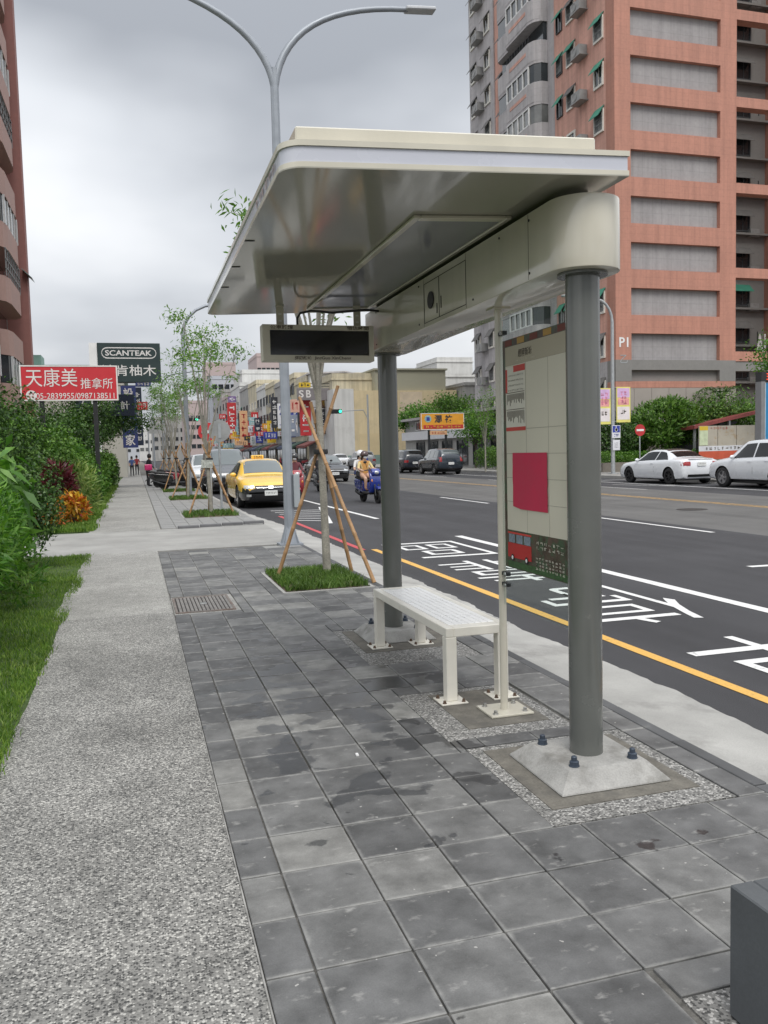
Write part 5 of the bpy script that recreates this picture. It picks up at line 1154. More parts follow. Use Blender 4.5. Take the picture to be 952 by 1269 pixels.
# the row of shop houses down the far side
ROW = [(97, 106, 10.0, CRM), (113, 121, 11.2, CRM), (121, 129, 12.4, CRM), (129, 139, 12.2, WALLG), (139, 149, 12.8, CRM), (149, 160, 13.2, WALLW), (160, 172, 14.8, CRM), (172, 186, 15.0, WALLG), (186, 204, 16.5, WALLW), (204, 225, 15.6, PINKG), (225, 250, 18, WALLG)]
ROWL = ['cream shop house nearest the beige building', 'cream shop house with dark recessed windows', 'taller cream shop house with a flat cornice', 'grey stained shop house in the far row', 'cream stained shop house in the far row', 'white shop house with grey streaks in the far row', 'tall cream shop house in the far row', 'tall grey shop house in the far row', 'tall white shop house in the far row', 'pink grey shop house in the far row', 'last grey block of the far row']
for (y0, y1, h, m_), lab in zip(ROW, ROWL): block('shop_house', lab, 22.6, 34, y0, y1-.05, h, m_, [('-x', 3), ('-y', 0 if y0 > 98 else 3)], .6, 'shop houses across the street', floor=3.1, ww=1.9, wh=1.5, mull=2, fr=random.choice((WFR, WFRD)))
FARB = [((120, 176), 541, 420, LBLUE, 'pale low block at the very end of the street'), ((172, 205), 534, 380, WALLW, 'white low block at the end of the street'), ((262, 300), 470, 250, LBLUE, 'pale blue grey block closing the street'), ((228, 262), 500, 300, PINKG, 'pink grey block far down the street'), ((188, 230), 520, 330, WALLG, 'grey block at the far end of the street'), ((255, 292), 452, 330, PINKG, 'tall pinkish block standing behind the pale one'), ((300, 348), 463, 205, WALLW, 'white block rising behind the shop houses'), ((318, 346), 442, 235, PINKG, 'pink rooftop tower behind the white block'), ((292, 330), 480, 290, WALLW, 'white far block between the towers')]
for (a, b), t_, y, m_, lab in FARB:
    p0, p1 = gy(a, t_, y), gy(b, t_, y); block('distant_block', lab, p0.x, p1.x, y, y+18, p0.z, m_, [('-y', 5)], .8, 'far blocks closing the street', WFRD, 3.3, ww=1.6, wh=1.4, extras=False)
# ------------------------------------------------------------------ left side: brown tower, white house with green roof, far row
lt_ = empty('balcony_tower', 'brown apartment tower with curved balconies rising behind the garden', 'apartment tower', (-6, 36, 0))
def lp_(mb, name, mats): o = mb.build(name, mats, lt_); o.data.transform(Matrix.Translation((6, -36, 0))); return o
BRW = pm('brown pink tile', (.45, .29, .25), .7, var=.08, scale=.7, fine=.04, fscale=6)
lp_(MB().box(-16, -7.3, 36, 58.2, 0, 44), 'wall', GREYD); lp_(MB().box(-16, -6.0, 58.2, 59.2, 0, 44), 'end_pier', pm('dark red tile', (.33, .15, .13), .7, var=.08))
for k in range(15):
    z0 = 2.0+2.95*k
    for y0, y1 in ((50.6, 57.6), (40.5, 47.5)):
        pl_ = [(-7.5, y0), (-6.75, y0), (-6.4, y0+.5), (-6.25, y0+1.4), (-6.25, y1-1.4), (-6.4, y1-.5), (-6.75, y1), (-7.5, y1)]
        lp_(MB().prism(pl_, z0-.5, z0+.85), 'balcony_parapet', BRW)
        lp_(MB().box(-7.36, -7.25, y0+.2, y1-.2, z0+.85, z0+2.4), 'balcony_glazing', PANE)
        if k % 3 == 0:
            for yy in np.linspace(y0+.6, y1-.6, 8): lp_(MB().box(-6.36, -6.30, yy-.03, yy+.03, z0+.851, z0+2.4), 'grille_bar', BARM)
            for zz in (1.3, 1.8, 2.38): lp_(MB().box(-6.37, -6.29, y0+.5, y1-.5, z0+zz-.02, z0+zz+.02), 'grille_rail', BARM)
        elif k % 3 == 1:
            lp_(MB().prism([(x-.06 if x > -7.4 else x, y) for x, y in pl_], z0+.85, z0+2.4), 'balcony_window', PANE)
            for yy in np.linspace(y0+.9, y1-.9, 5): lp_(MB().box(-6.36, -6.255, yy-.05, yy+.05, z0+.851, z0+2.399), 'balcony_mullion', WFRW)
        lp_(MB().prism(pl_, z0+2.4, z0+2.4501), 'balcony_soffit', BRW)
put('awning', shared('tower_awning', awn_mesh, pm('glass green canopy', (.25, .36, .34), .3)), lt_, (-.25, 22.3, gx(33, 345, -6.2).z), '+x', (1.0, 1.3, 1))
gr = empty('green_roof_house', 'white house with green metal roof edge behind the red signboard', 'house', (-8.6, 70, 0)); p0 = gy(41, 447, 70); hh = p0.z
MB().box(0, 8.0, 0, 16, 0, hh-.7).build('wall', pm('pale cream wall', (.60, .58, .52), .8, var=.1, scale=.3), gr); MB().box(-.4, 8.3, -.4, 16.4, hh-.7, hh-.35).build('roof', pm('green metal roof', (.22, .36, .31), .5, var=.1), gr); MB().box(.6, 2, .5, 3, hh-.35, hh+.5).build('roof_room', pm('green metal roof', (.22, .36, .31), .5), gr)
for x in (1.2, 3.2, 5.2): add_window(gr, (x, 0, hh-2.2), '-y', 1.3, 1.0, WFRD, .06, 1)
MB().box(.0, 8.0, -.06, 0, 4.9, 5.1).build('ledge', WALLG, gr)
LROW = [(92, 104, 9.5, WALLW), (104, 118, 11, WALLG), (118, 136, 10, CRM), (136, 160, 12, WALLW), (160, 190, 11, WALLG), (190, 240, 13, PINKG)]
for (y0, y1, h, m_), lab in zip(LROW, ('white shop house beyond the blue signs', 'grey shop house beyond the blue signs', 'cream shop house far along the path', 'white shop house far along the path', 'grey shop house far along the path', 'pink grey block far along the path')): block('shop_house', lab, -15, -3.6, y0, y1-.05, h, m_, [('+x', 3), ('-y', 2)], .6, 'shop houses beside the path', ww=1.8, wh=1.4, mull=2)
# ================================================================== plants and trees
def leaf_quads(P, Nrm, ln, wd, rg, fold=.25, droop=0., rand=.7):
    """one folded leaf (two quads' worth of faces as one bent quad pair) at each point"""
    n = len(P); up = Nrm/np.linalg.norm(Nrm, axis=1, keepdims=True)
    d = rg.standard_normal((n, 3)); d -= (d*up).sum(1, keepdims=True)*up*.6; d /= np.linalg.norm(d, axis=1, keepdims=True)
    d = d*rand+up*(1-rand); d[:, 2] -= droop; d /= np.linalg.norm(d, axis=1, keepdims=True)
    s_ = np.cross(d, up+.3*rg.standard_normal((n, 3))); s_ /= np.linalg.norm(s_, axis=1, keepdims=True)+1e-9; nn = np.cross(s_, d)
    L_ = (ln*rg.uniform(.65, 1.25, n))[:, None]; Wd = (wd*rg.uniform(.7, 1.2, n))[:, None]
    a = P; m1 = P+d*L_*.45+s_*Wd*.5+nn*Wd*fold; m2 = P+d*L_*.45-s_*Wd*.5+nn*Wd*fold; c = P+d*L_*.5; t_ = P+d*L_-np.array([0, 0, 1.])*L_*droop*.25
    V = np.stack([a, m1, t_, m2], 1).reshape(-1, 3); k = np.arange(n)[:, None]*4
    return V, k+np.array([[0, 1, 2, 3]])
def lobes_points(lobes, n, rg, inner=.55):
    vol = np.array([l[3]*l[4]*l[5] for l in lobes])**(2/3); cnt = (n*vol/vol.sum()).astype(int); Ps, Ns = [], []
    for (cx, cy, cz_, rx, ry, rz), c in zip(lobes, cnt):
        u = rg.standard_normal((c, 3)); u /= np.linalg.norm(u, axis=1, keepdims=True); r = (inner+(1.04-inner)*rg.random(c)**.6)[:, None]
        Ps.append(np.array([cx, cy, cz_])+u*r*np.array([rx, ry, rz])); Ns.append(u+np.array([0, 0, .5]))
    P = np.concatenate(Ps); N_ = np.concatenate(Ns); k = P[:, 2] > .02; return P[k], N_[k]
LEAFS = {
 'dark': leafm('dark glossy leaves', (.016, .042, .010), (.042, .10, .019), (.11, .20, .045), .25, .4),
 'mid': leafm('mid green leaves', (.04, .10, .016), (.09, .19, .03), (.17, .29, .06), .3),
 'bright': leafm('bright narrow leaves', (.035, .11, .014), (.085, .21, .026), (.17, .32, .05), .36),
 'long': leafm('long drooping leaves', (.045, .13, .02), (.095, .22, .04), (.17, .31, .07), .36, .35),
 'croton': leafm('orange and yellow croton leaves', (.30, .03, .014), (.55, .20, .018), (.62, .42, .04), .25, .35),
 'red': leafm('dark red cordyline leaves', (.05, .008, .014), (.11, .016, .028), (.17, .025, .04), .2, .4),
 'varieg': leafm('pale striped leaves', (.10, .19, .04), (.22, .30, .09), (.40, .44, .18), .3),
 'street': leafm('fine street tree leaves', (.06, .15, .02), (.12, .25, .035), (.21, .34, .06), .4)}
BARK = pm('grey bark', (.27, .255, .215), .9, var=.25, scale=9, fine=.2, fscale=60, bump=.5, bscale=50, stain=((.12, .11, .09), 14, .62, .7)); BARKD = pm('dark bark', (.085, .07, .055), .9, var=.25, scale=9)
def bush(name, label, base, lobes, kind, n, ln, wd, cat='shrub', group=None, seed=0, inner=.5, droop=0., stems=4, rand=.7):
    rg = np.random.default_rng(seed+31); o = empty(name, label, cat, base, 0, group)
    P, N_ = lobes_points(lobes, n, rg, inner); V, F = leaf_quads(P, N_, ln, wd, rg, droop=droop, rand=rand); quads('foliage', V, F, LEAFS[kind], o)
    m_ = MB(); r2 = random.Random(seed)
    for k in range(stems):
        l = lobes[k % len(lobes)]; m_.tube([(r2.uniform(-.06, .06), r2.uniform(-.06, .06), -.03), (l[0]*.5, l[1]*.5, l[2]*.5), (l[0], l[1], l[2])], [.022, .016, .006], 6)
    if stems: m_.build('stem', BARKD, o, smooth=True)
    return o
def mound(rx, ry, h, k, seed, bottom=.12, small=.55):
    """uneven lobes that make up a shrub of the given size"""
    r2 = random.Random(seed); L_ = [(0, 0, h*.5+bottom*.3, rx*.8, ry*.8, h*.48)]
    for i in range(k):
        a = 2*math.pi*i/k+r2.uniform(-.4, .4); q = r2.uniform(.45, .75); z = h*r2.uniform(.25, .8); s_ = small*r2.uniform(.7, 1.15)
        L_.append((math.cos(a)*rx*q, math.sin(a)*ry*q, z, rx*s_*.75, ry*s_*.75, min(h*s_*.6, z)))
    L_.append((r2.uniform(-.2, .2)*rx, r2.uniform(-.2, .2)*ry, h*.85, rx*.4, ry*.4, h*.2)); return L_
# garden beside the path
bush('shrub', 'bright green narrow leaved shrub overhanging the near lawn', (-1.80, 7.0, 0), mound(.90, 1.0, 1.30, 9, 1), 'bright', 9500, .11, .022, seed=1, rand=.55)
bush('shrub', 'bright green narrow leaved shrub behind the one over the lawn', (-1.78, 8.9, 0), mound(.85, .95, 1.45, 9, 2), 'bright', 8000, .11, .022, seed=2, rand=.55)
bush('shrub', 'shrub with long drooping pale green leaves in the garden', (-1.95, 10.3, 0), mound(.82, .75, 1.85, 8, 3, small=.5), 'long', 1500, .25, .075, seed=3, droop=.55)
bush('shrub', 'dark glossy rounded shrub at the driveway corner', (-1.72, 12.7, 0), mound(.74, .85, 1.42, 9, 4), 'dark', 9000, .06, .032, seed=4)
bush('shrub', 'mid green shrub tucked behind the dark rounded one', (-2.7, 12.2, 0), mound(.95, 1.0, 2.0, 8, 5), 'mid', 6500, .075, .04, seed=5)
bush('croton', 'orange and yellow croton at the corner of the verge', (-1.42, 20.6, 0), mound(.34, .34, .70, 7, 6, small=.5), 'croton', 480, .16, .06, seed=6, cat='plant', rand=.5)
bush('croton', 'low reddish croton beside the orange one', (-1.85, 19.7, 0), mound(.32, .32, .45, 5, 7), 'croton', 260, .15, .05, seed=7, cat='plant', rand=.5)
bush('cordyline', 'dark red leaved cordyline above the orange croton', (-1.78, 21.4, 0), [(0, 0, 1.12, .27, .27, .26), (.1, .1, .85, .24, .24, .22), (-.14, -.1, .95, .22, .22, .22)], 'red', 520, .26, .045, seed=8, cat='plant', rand=.35)
bush('dracaena', 'pale striped narrow leaved plant behind the croton', (-1.32, 22.6, 0), [(0, 0, .85, .34, .34, .42), (.1, 0, .5, .28, .28, .3), (-.1, .1, 1.15, .2, .2, .26)], 'varieg', 800, .24, .03, seed=9, cat='plant', rand=.4)
for i, (x, y, r, h, kd, lab) in enumerate(((-3.25, 19.6, 1.25, 3.0, 'dark', 'tall dark clipped shrub below the red signboard'), (-2.35, 22.4, .95, 2.45, 'mid', 'cone shaped green shrub beneath the red signboard'), (-3.2, 25.5, 1.2, 3.0, 'dark', 'dark shrub behind the cone shaped one'), (-1.95, 26.0, .80, 1.75, 'mid', 'rounded green shrub beside the black sign post'), (-2.0, 29.6, .9, 2.0, 'bright', 'light green shrub beyond the black sign post'), (-1.75, 33.6, .75, 1.55, 'mid', 'rounded green shrub in the row along the verge'), (-1.75, 37.2, .8, 1.6, 'bright', 'light green rounded shrub in the row along the verge'), (-1.6, 41.5, .8, 1.7, 'mid', 'green shrub near the end of the verge'), (-1.55, 47, .85, 1.9, 'dark', 'dark clipped ball shrub at the end of the verge'), (-2.6, 34.5, 1.3, 3.3, 'dark', 'tall dark shrub at the back of the verge'), (-2.5, 40, 1.3, 3.3, 'dark', 'tall dark shrub further along the back of the verge'), (-3.6, 17.4, 1.25, 2.9, 'mid', 'tall green shrub beside the driveway below the brown tower'), (-4.4, 23, 1.4, 3.2, 'dark', 'broad dark shrub against the brown tower'), (-4.6, 29, 1.5, 3.0, 'mid', 'broad green shrub against the brown tower'))):
    bush('shrub', lab, (x, y, 0), mound(r, r, h, 9, 20+i), kd, 6000 if y < 30 else 3200, .10 if y < 30 else .14, .06 if y < 30 else .085, seed=20+i, group='shrubs along the garden verge')
# ---- trees
def tree(name, label, base, h, crown, trunk_r, kind, n, ln, wd, seed=0, bark=BARK, limbs=7, split=.4, spread=1., cat='tree', group=None, sparse=True, lean=(0, 0), droop=.15, sub=4, jit=.28, tw=-.1):
    """tapered trunk, limbs and twigs, with leaves gathered round the twig ends. crown = (radius, z0, z1)"""
    r2 = random.Random(seed); rg = np.random.default_rng(seed); o = empty(name, label, cat, base, 0, group); cr_, z0, z1 = crown
    zs = h*split; m_ = MB(); top = Vector((lean[0], lean[1], zs))
    m_.tube([(0, 0, -.03), (lean[0]*.3, lean[1]*.3, zs*.35), (lean[0]*.7, lean[1]*.7, zs*.75), top], [trunk_r*1.15, trunk_r, trunk_r*.9, trunk_r*.75], 10)
    ends = []
    for k in range(limbs):
        a = 2*math.pi*k/limbs+r2.uniform(-.5, .5); q = cr_*r2.uniform(.35, .95)*spread; ez = r2.uniform(z0+.35*(z1-z0), z1); st = Vector((lean[0], lean[1], zs*r2.uniform(.8, 1)))
        e = Vector((lean[0]+math.cos(a)*q, lean[1]+math.sin(a)*q, ez)); mid = st.lerp(e, .5)+Vector((0, 0, -.08*(ez-zs)))-Vector((math.cos(a), math.sin(a), 0))*q*.18
        m_.tube([st, st.lerp(mid, .55), mid, mid.lerp(e, .5), e], [trunk_r*.55, trunk_r*.45, trunk_r*.36, trunk_r*.22, trunk_r*.08], 6)
        for j in range(sub):
            t0 = mid.lerp(e, r2.uniform(tw, .95)); te = t0+Vector((r2.uniform(-1, 1), r2.uniform(-1, 1), r2.uniform(.0, .9)))*cr_*.42
            te.z = min(max(te.z, z0), z1); m_.tube([t0, t0.lerp(te, .5)+Vector((0, 0, .03)), te], [trunk_r*.17, trunk_r*.10, trunk_r*.04], 5); ends.append(te)
            ends.append(t0.lerp(te, .75))
        ends.append(e)
    m_.build('trunk', bark, o, smooth=True)
    E_ = np.array([tuple(e) for e in ends]); idx = rg.integers(0, len(E_), n); cl = cr_*jit
    u = rg.standard_normal((n, 3))*np.array([cl, cl, cl*.6]); P = E_[idx]+u; N_ = u+np.array([0, 0, .6*cl]); V, F = leaf_quads(P, N_+1e-4, ln, wd, rg, droop=droop); quads('crown', V, F, LEAFS[kind], o); return o
SOILG = leafm('pit grass', (.04, .09, .015), (.09, .17, .03), (.16, .24, .06), .3)
def pit(x0, x1, y0, y1, n, h, label, seed):
    mb = MB(); vs = []; N2 = 8; r2 = random.Random(seed)
    for j in range(N2+1):
        for i in range(N2+1):
            e = i in (0, N2) or j in (0, N2); vs.append((x0+(x1-x0)*i/N2, y0+(y1-y0)*j/N2, -.02 if e else .015+.03*math.sin(math.pi*i/N2)*math.sin(math.pi*j/N2)))
    mb.add(vs, [(j*(N2+1)+i, j*(N2+1)+i+1, (j+1)*(N2+1)+i+1, (j+1)*(N2+1)+i) for j in range(N2) for i in range(N2)]); mb.build('tree_pit', SOIL, smooth=True, kind='structure')
    fr = MB(); w_ = .035
    for a in ((x0-w_, x0, y0-w_, y1+w_), (x1, x1+w_, y0-w_, y1+w_), (x0, x1, y0-w_, y0), (x0, x1, y1, y1+w_)): fr.box(*a, -.05, .006)
    fr.build('pit_edging', pm('pit edging', (.36, .355, .34), .85, var=.15, scale=5), kind='structure')
    def fx(n_, rg):
        x = rg.uniform(x0+.01, x1-.01, n_); y = rg.uniform(y0+.01, y1-.01, n_); z = .01+.03*np.sin(np.pi*(x-x0)/(x1-x0))*np.sin(np.pi*(y-y0)/(y1-y0)); k = np.sin(x*9+seed)*np.sin(y*7) > -.75; return np.stack([x, y, z], 1)[k]
    V, F = blades(n, fx, h*.4, h, .0045 if h < .12 else .008, .9, seed); quads('pit_grass', V, F, SOILG, kind='stuff', label=label, cat='grass')
BAM = pm('bamboo', (.34, .20, .095), .55, var=.25, scale=7, fine=.1, fscale=40, orand=.15)
def stake(p0, p1, r, parent, origin):
    p0, p1 = Vector(p0)-origin, Vector(p1)-origin; n = 9; pts, rad = [], []
    for i in range(n):
        t = i/(n-1); pts.append(p0.lerp(p1, t)); rad.append(r*(1-.15*t))
        if 0 < i < n-1: pts.append(p0.lerp(p1, t+.006)); rad.append(r*1.16); pts.append(p0.lerp(p1, t+.012)); rad.append(r*(1-.15*t))
    return MB().tube(pts, rad, 9).build('bamboo_stake', BAM, parent, smooth=True)
def tripod(label, base, feet, tie, tops, r=.022):
    o = empty('tree_support', label, 'tree support', base); b = Vector(base)
    for f, t_ in zip(feet, tops): stake(f, t_, r, o, b)
    MB().lathe([(.085, -.03), (.09, 0), (.085, .03)], 14, Vector(tie)-b).build('tie', BLACK, o, smooth=True); return o
# near street tree behind the bench
T1 = Vector((2.19, 9.97, 0))
pit(1.505, 2.465, 8.965, 10.565, 7000, .085, 'square patch of grass round the tree behind the bench', 3)
tree('street_tree', 'slim street tree with pale spotted trunk and bamboo stakes behind the bench', T1, 4.3, (1.3, 3.1, 4.25), .046, 'street', 1500, .11, .03, 9, limbs=10, split=.55, spread=.52, lean=(-.05, 0), jit=.10, tw=.4)
tie = gy(394, 560, 9.95)
feet = [gz(344, 716), gz(464, 722), gz(436, 708)]; tops = []
for f, (u, v) in zip(feet, ((419, 478), (371, 492), (385, 498))):
    q = gy(u, v, 10.05); tops.append(q)
tripod('bamboo stakes tied round the slim tree behind the bench', T1, feet, (T1.x-.035, T1.y, tie.z), tops, .024)
fars = [((1.81, 21.7, 0), 5.25, (1.2, 3.3, 5.2), 'feathery street tree in the first grass pit beyond the driveway', 'grass patch round the first tree beyond the driveway', 'bamboo stakes round the first tree beyond the driveway'), ((1.75, 30.5, 0), 5.2, (1.3, 3.1, 5.1), 'street tree beside the farther street lamp', 'grass patch round the tree beside the farther lamp', 'bamboo stakes round the tree beside the farther lamp'), ((1.72, 37.5, 0), 5.0, (1.2, 3.2, 4.9), 'street tree beside the parked scooters', 'grass patch round the tree beside the scooters', 'bamboo stakes round the tree beside the scooters'), ((1.72, 45.5, 0), 5.0, (1.3, 3.0, 4.9), 'street tree beyond the parked scooters', 'grass patch round the tree beyond the scooters', 'bamboo stakes round the tree beyond the scooters'), ((1.72, 54, 0), 5.0, (1.3, 3.0, 4.9), 'last staked street tree along the kerb', 'grass patch round the last staked tree', 'bamboo stakes round the last tree')]
for i, (b, h, c, l1, l2, l3) in enumerate(fars):
    pit(1.10, 2.43, b[1]-.82, b[1]+.92, 1700, .12, l2, 10+i)
    tree('street_tree', l1, b, h, c, .047, 'street', 1300 if i < 2 else 1200, .12, .036, 40+i, limbs=7, split=.34, spread=.8, jit=.11, tw=.45, sub=4, lean=((-.08, .1, -.1, .05, .1)[i], 0), group='staked street trees')
    bb_ = Vector(b); r2 = random.Random(i); ft, tp_ = [], []
    for a in (200, 330, 90, 20): d = Vector((math.cos(R_(a)), math.sin(R_(a)), 0)); ft.append(bb_+d*(.62 if a != 90 else .8)); tp_.append(bb_-d*.18+Vector((0, 0, r2.uniform(1.7, 2.05))))
    tripod(l3, b, ft, bb_+Vector((0, 0, 1.42)), tp_, .026)
tree('garden_tree', 'dark spreading tree leaning over the path below the navy sign', (-1.75, 45, 0), 4.2, (2.1, 2.3, 4.3), .12, 'dark', 13000, .14, .075, 61, BARKD, 9, .55, jit=.2)
tree('garden_tree', 'dark leafy tree behind the black sign post', (-2.35, 37.6, 0), 3.9, (1.5, 1.5, 3.9), .10, 'dark', 9000, .13, .07, 66, BARKD, 9, .35, jit=.24)
# ---- plants across the street
tree('roadside_tree', 'broad green tree in front of the beige building', (gy(518, 585, 82).x, 82, 0), 6.0, (2.4, 2.8, 6.0), .14, 'bright', 3000, .30, .16, 62, BARKD, 11, .4, jit=.22)
tree('roadside_tree', 'wider green tree above the orange signboard', (gy(560, 585, 86).x, 86, 0), 7.2, (3.0, 5.4, 7.2), .16, 'mid', 3000, .32, .18, 63, BARKD, 11, .5, jit=.2)
tree('roadside_tree', 'small layered tree in front of the annex', (gy(590, 580, 60).x, 60, 0), 4.4, (2.0, 2.2, 4.4), .08, 'bright', 3000, .2, .10, 64, BARKD, 8, .45)
tree('roadside_tree', 'thin staked tree at the far kerb', (gz(602, 585).x, gz(602, 585).y, .04), 5.6, (1.1, 3.2, 5.6), .05, 'street', 900, .16, .05, 65, limbs=6, split=.35)
def hedge(label, x0, x1, y0, y1, h, kind, n, seed, ln=.10, wd=.06, z=0.04):
    rg = np.random.default_rng(seed); o = empty('hedge', label, 'hedge', ((x0+x1)/2, (y0+y1)/2, z)); w_, d_ = x1-x0, y1-y0
    P = np.stack([rg.uniform(-w_/2, w_/2, n), rg.uniform(-d_/2, d_/2, n), h*rg.random(n)**.6], 1); P[:, 2] *= 1+.12*np.sin(P[:, 1]*1.7+seed)
    V, F = leaf_quads(P, np.stack([P[:, 0]*.5, P[:, 1]*.0, .5+0*P[:, 0]], 1)+.3*rg.standard_normal((n, 3)), ln, wd, rg); quads('foliage', V, F, LEAFS[kind], o)
    m_ = MB()
    for k in range(6): y = -d_/2+d_*(k+.5)/6; m_.tube([(0, y, 0), (0, y+.05, h*.7)], [.02, .01], 5)
    m_.build('stem', BARKD, o); return o
hedge('clipped hedge in front of the annex across the street', 23.6, 25.0, 46, 57, 1.45, 'mid', 6500, 71, .14, .09)
hedge('low hedge behind the disabled parking sign', 25.2, 27.0, 41, 46.2, 1.0, 'mid', 3500, 72, .13, .08)
hedge('low clipped hedge behind the white coupe', 26.0, 33.5, 42.6, 43.6, 1.1, 'bright', 5000, 73, .13, .08)
MB().box(24.6, 34.5, 40.9, 41.1, 0, .55).build('garden_wall', pm('dark stone edging', (.19, .17, .145), .85, var=.2, scale=3), label='low brown garden edging wall behind the white coupe', cat='wall')
bush('frangipani', 'large rounded frangipani bush in front of the granite base', (gy(824, 560, 45).x, 45, 0), [(0, 0, 2.9, 2.3, 1.7, 1.25), (-1.5, 0, 2.3, 1.1, 1.1, .8), (1.5, .2, 2.4, 1.2, 1.1, .9), (.3, -.3, 3.7, 1.2, 1.0, .6), (-.6, -.4, 2.0, 1.4, 1.1, .7)], 'mid', 6500, .34, .11, seed=81, stems=5, rand=.5)
bush('shrub', 'dark leafy shrub behind the far lamp post', (gy(757, 560, 44).x, 44, 0), mound(1.5, 1.2, 3.2, 8, 82), 'dark', 4500, .16, .10, seed=82)
bush('shrub', 'dark shrub between the lamp post and the frangipani', (gy(781, 560, 46).x, 46, 0), mound(1.2, 1.0, 2.6, 8, 83), 'mid', 3500, .16, .10, seed=83)
tree('roadside_tree', 'green bushy tree above the red roofed shed', (gy(905, 560, 46.5).x, 46.5, 0), 4.6, (2.3, 2.4, 4.5), .12, 'mid', 5000, .22, .11, 84, BARKD, 9, .4)
pal = empty('palm', 'dark palm with arching fronds above the shed', 'palm', (gy(893, 560, 47).x, 47, 0)); m_ = MB().tube([(0, 0, -.02), (.1, 0, 2.5), (.05, 0, 4.3)], [.13, .11, .09], 8); m_.build('trunk', BARKD, pal, smooth=True)
for k in range(13):
    a = 2*math.pi*k/13; fr_ = MB(); pts = [Vector((.05+math.cos(a)*2.0*t, math.sin(a)*2.0*t, 4.3+1.1*math.sin(t*2.6)-.9*t*t)) for t in [i/9 for i in range(10)]]
    fr_.tube(pts, [.02]*10, 4)
    for i in range(1, 10):
        for s_ in (-1, 1):
            d = Vector((-math.sin(a)*s_, math.cos(a)*s_, -.35)); t_ = (pts[i]-pts[i-1]).normalized(); fr_.add([pts[i]-t_*.03, pts[i]+t_*.03, pts[i]+d*.55+t_*.15], [(0, 1, 2)])
    fr_.build('frond', LEAFS['dark'], pal)
tree('roadside_tree', 'tree reaching in beside the tower wing', (gy(968, 430, 40).x, 40, 0), 7.6, (1.6, 5.4, 7.7), .12, 'bright', 2200, .2, .1, 86, BARKD, 7, .6)
# ================================================================== signs and street furniture
def quadr(u0, u1, v0, v1, y):               # a signboard standing square across the street at distance y
    a, b = gy(u0, v1, y), gy(u1, v0, y); return a.x, b.x, a.z, b.z
def board(name, label, rect, y, face_m, posts=(), depth=.16, post_m=DARKM, edge=None, group=None, post_r=.07, cat='sign', zb=0.):
    x0, x1, z0, z1 = rect; o = empty(name, label, cat, ((x0+x1)/2, y, zb), 0, group); cx = (x0+x1)/2
    MB().box(x0-cx, x1-cx, 0, depth, z0-zb, z1-zb).build('panel', face_m, o, bevel=.01)
    if edge:
        e = .045
        for a in ((x0-cx, x1-cx, z0-zb, z0-zb+e), (x0-cx, x1-cx, z1-zb-e, z1-zb), (x0-cx, x0-cx+e, z0-zb+e, z1-zb-e), (x1-cx-e, x1-cx, z0-zb+e, z1-zb-e)): MB().box(a[0], a[1], -.012, .004, a[2], a[3]).build('edge_strip', edge, o)
    for p in posts: MB().box(p-cx-post_r, p-cx+post_r, depth*.3, depth*.3+post_r*2, -.02, z0-zb+.05).build('post', post_m, o)
    return o
def txt(o, body, px, w, h, y_off=-.004, bold=.012, mats=WHITE, y=None):
    """lettering on a board at a photo pixel, w and h in photo pixels"""
    yb = o.location.y; c = gy(px[0], px[1], yb); a, b = gy(px[0]-w/2, px[1], yb), gy(px[0]+w/2, px[1], yb); k = (b.x-a.x)/w
    return lettering(body, (c.x-o.location.x, y_off, c.z-o.location.z), (1, 0, 0), (0, 0, 1), mats, o, width=w*k, height=h*k, bold=bold, off=.004)
PALE = pm('pale sign lettering', (.66, .64, .62), .6)
y = 31.0
r = quadr(26, 145, 453, 497, y); x0, x1 = gy(55, 560, y).x, gy(121, 560, y).x
rs = board('red_signboard', 'red signboard with large white characters and phone number over the shrubs', r, y, CAMRED, (x0, x1), .14, BLACK, PALE, post_r=.075)
txt(rs, '天康美', (64, 468), 64, 24, bold=0., mats=PALE); txt(rs, '推拿所', (120, 475), 40, 14, bold=0., mats=PALE); txt(rs, '05-2839955/0987138511', (94, 490.5), 97, 7.5, bold=0., mats=PALE)
c = gy(39, 490, y); MB().lathe([(.17, 0), (.17, .012)], 20, (c.x-rs.location.x, -.014, c.z), 'y').build('phone_disc', PALE, rs); m_ = MB(); strokes(m_, (c.x-rs.location.x, -.016, c.z), (1, 0, 0), (0, 0, 1), .2, .2, 2, 2, .7, 2); m_.build('phone_mark', CAMRED, rs, kind='stuff')
y = 42.
DGREEN = pm('dark green sign face', (.018, .036, .036), .45, var=.08)
r = quadr(122.5, 198, 425.5, 473.5, y); pw = gy(117, 470, y).x
gs = board('green_signboard', 'dark green signboard with rounded logo and pale characters above the red one', r, y, DGREEN, (), .35)
txt(gs, 'SCANTEAK', (159.5, 437.5), 58, 7, mats=PALE, bold=.02)
k = (r[1]-r[0])/75.5; c = gy(160, 437.5, y); cx, cz_ = c.x-gs.location.x, c.z; rr = 7*k; hw = 33*k
po = [(cx+sx*(hw-rr)+rr*math.cos(R_(a)), cz_+rr*math.sin(R_(a))) for sx, a0 in ((1, -90), (-1, 90)) for a in range(a0, a0+181, 20)]; pi = [(cx+(px-cx)*(1-.02)-(.0), cz_+(pz-cz_)*.82) for px, pz in po]; n = len(po); m_ = MB()
m_.add([(a, -.008, b) for a, b in po]+[(a, -.008, b) for a, b in pi], [(i, (i+1) % n, n+(i+1) % n, n+i) for i in range(n)]); m_.build('logo_outline', PALE, gs)
txt(gs, '詩肯柚木', (160, 459), 68, 14, mats=PALE, bold=.006)
MB().box(pw-gs.location.x-.18, pw-gs.location.x+.18, .05, .4, -.02, r[3]-.0).build('post', WHITE, gs)
y = 44.
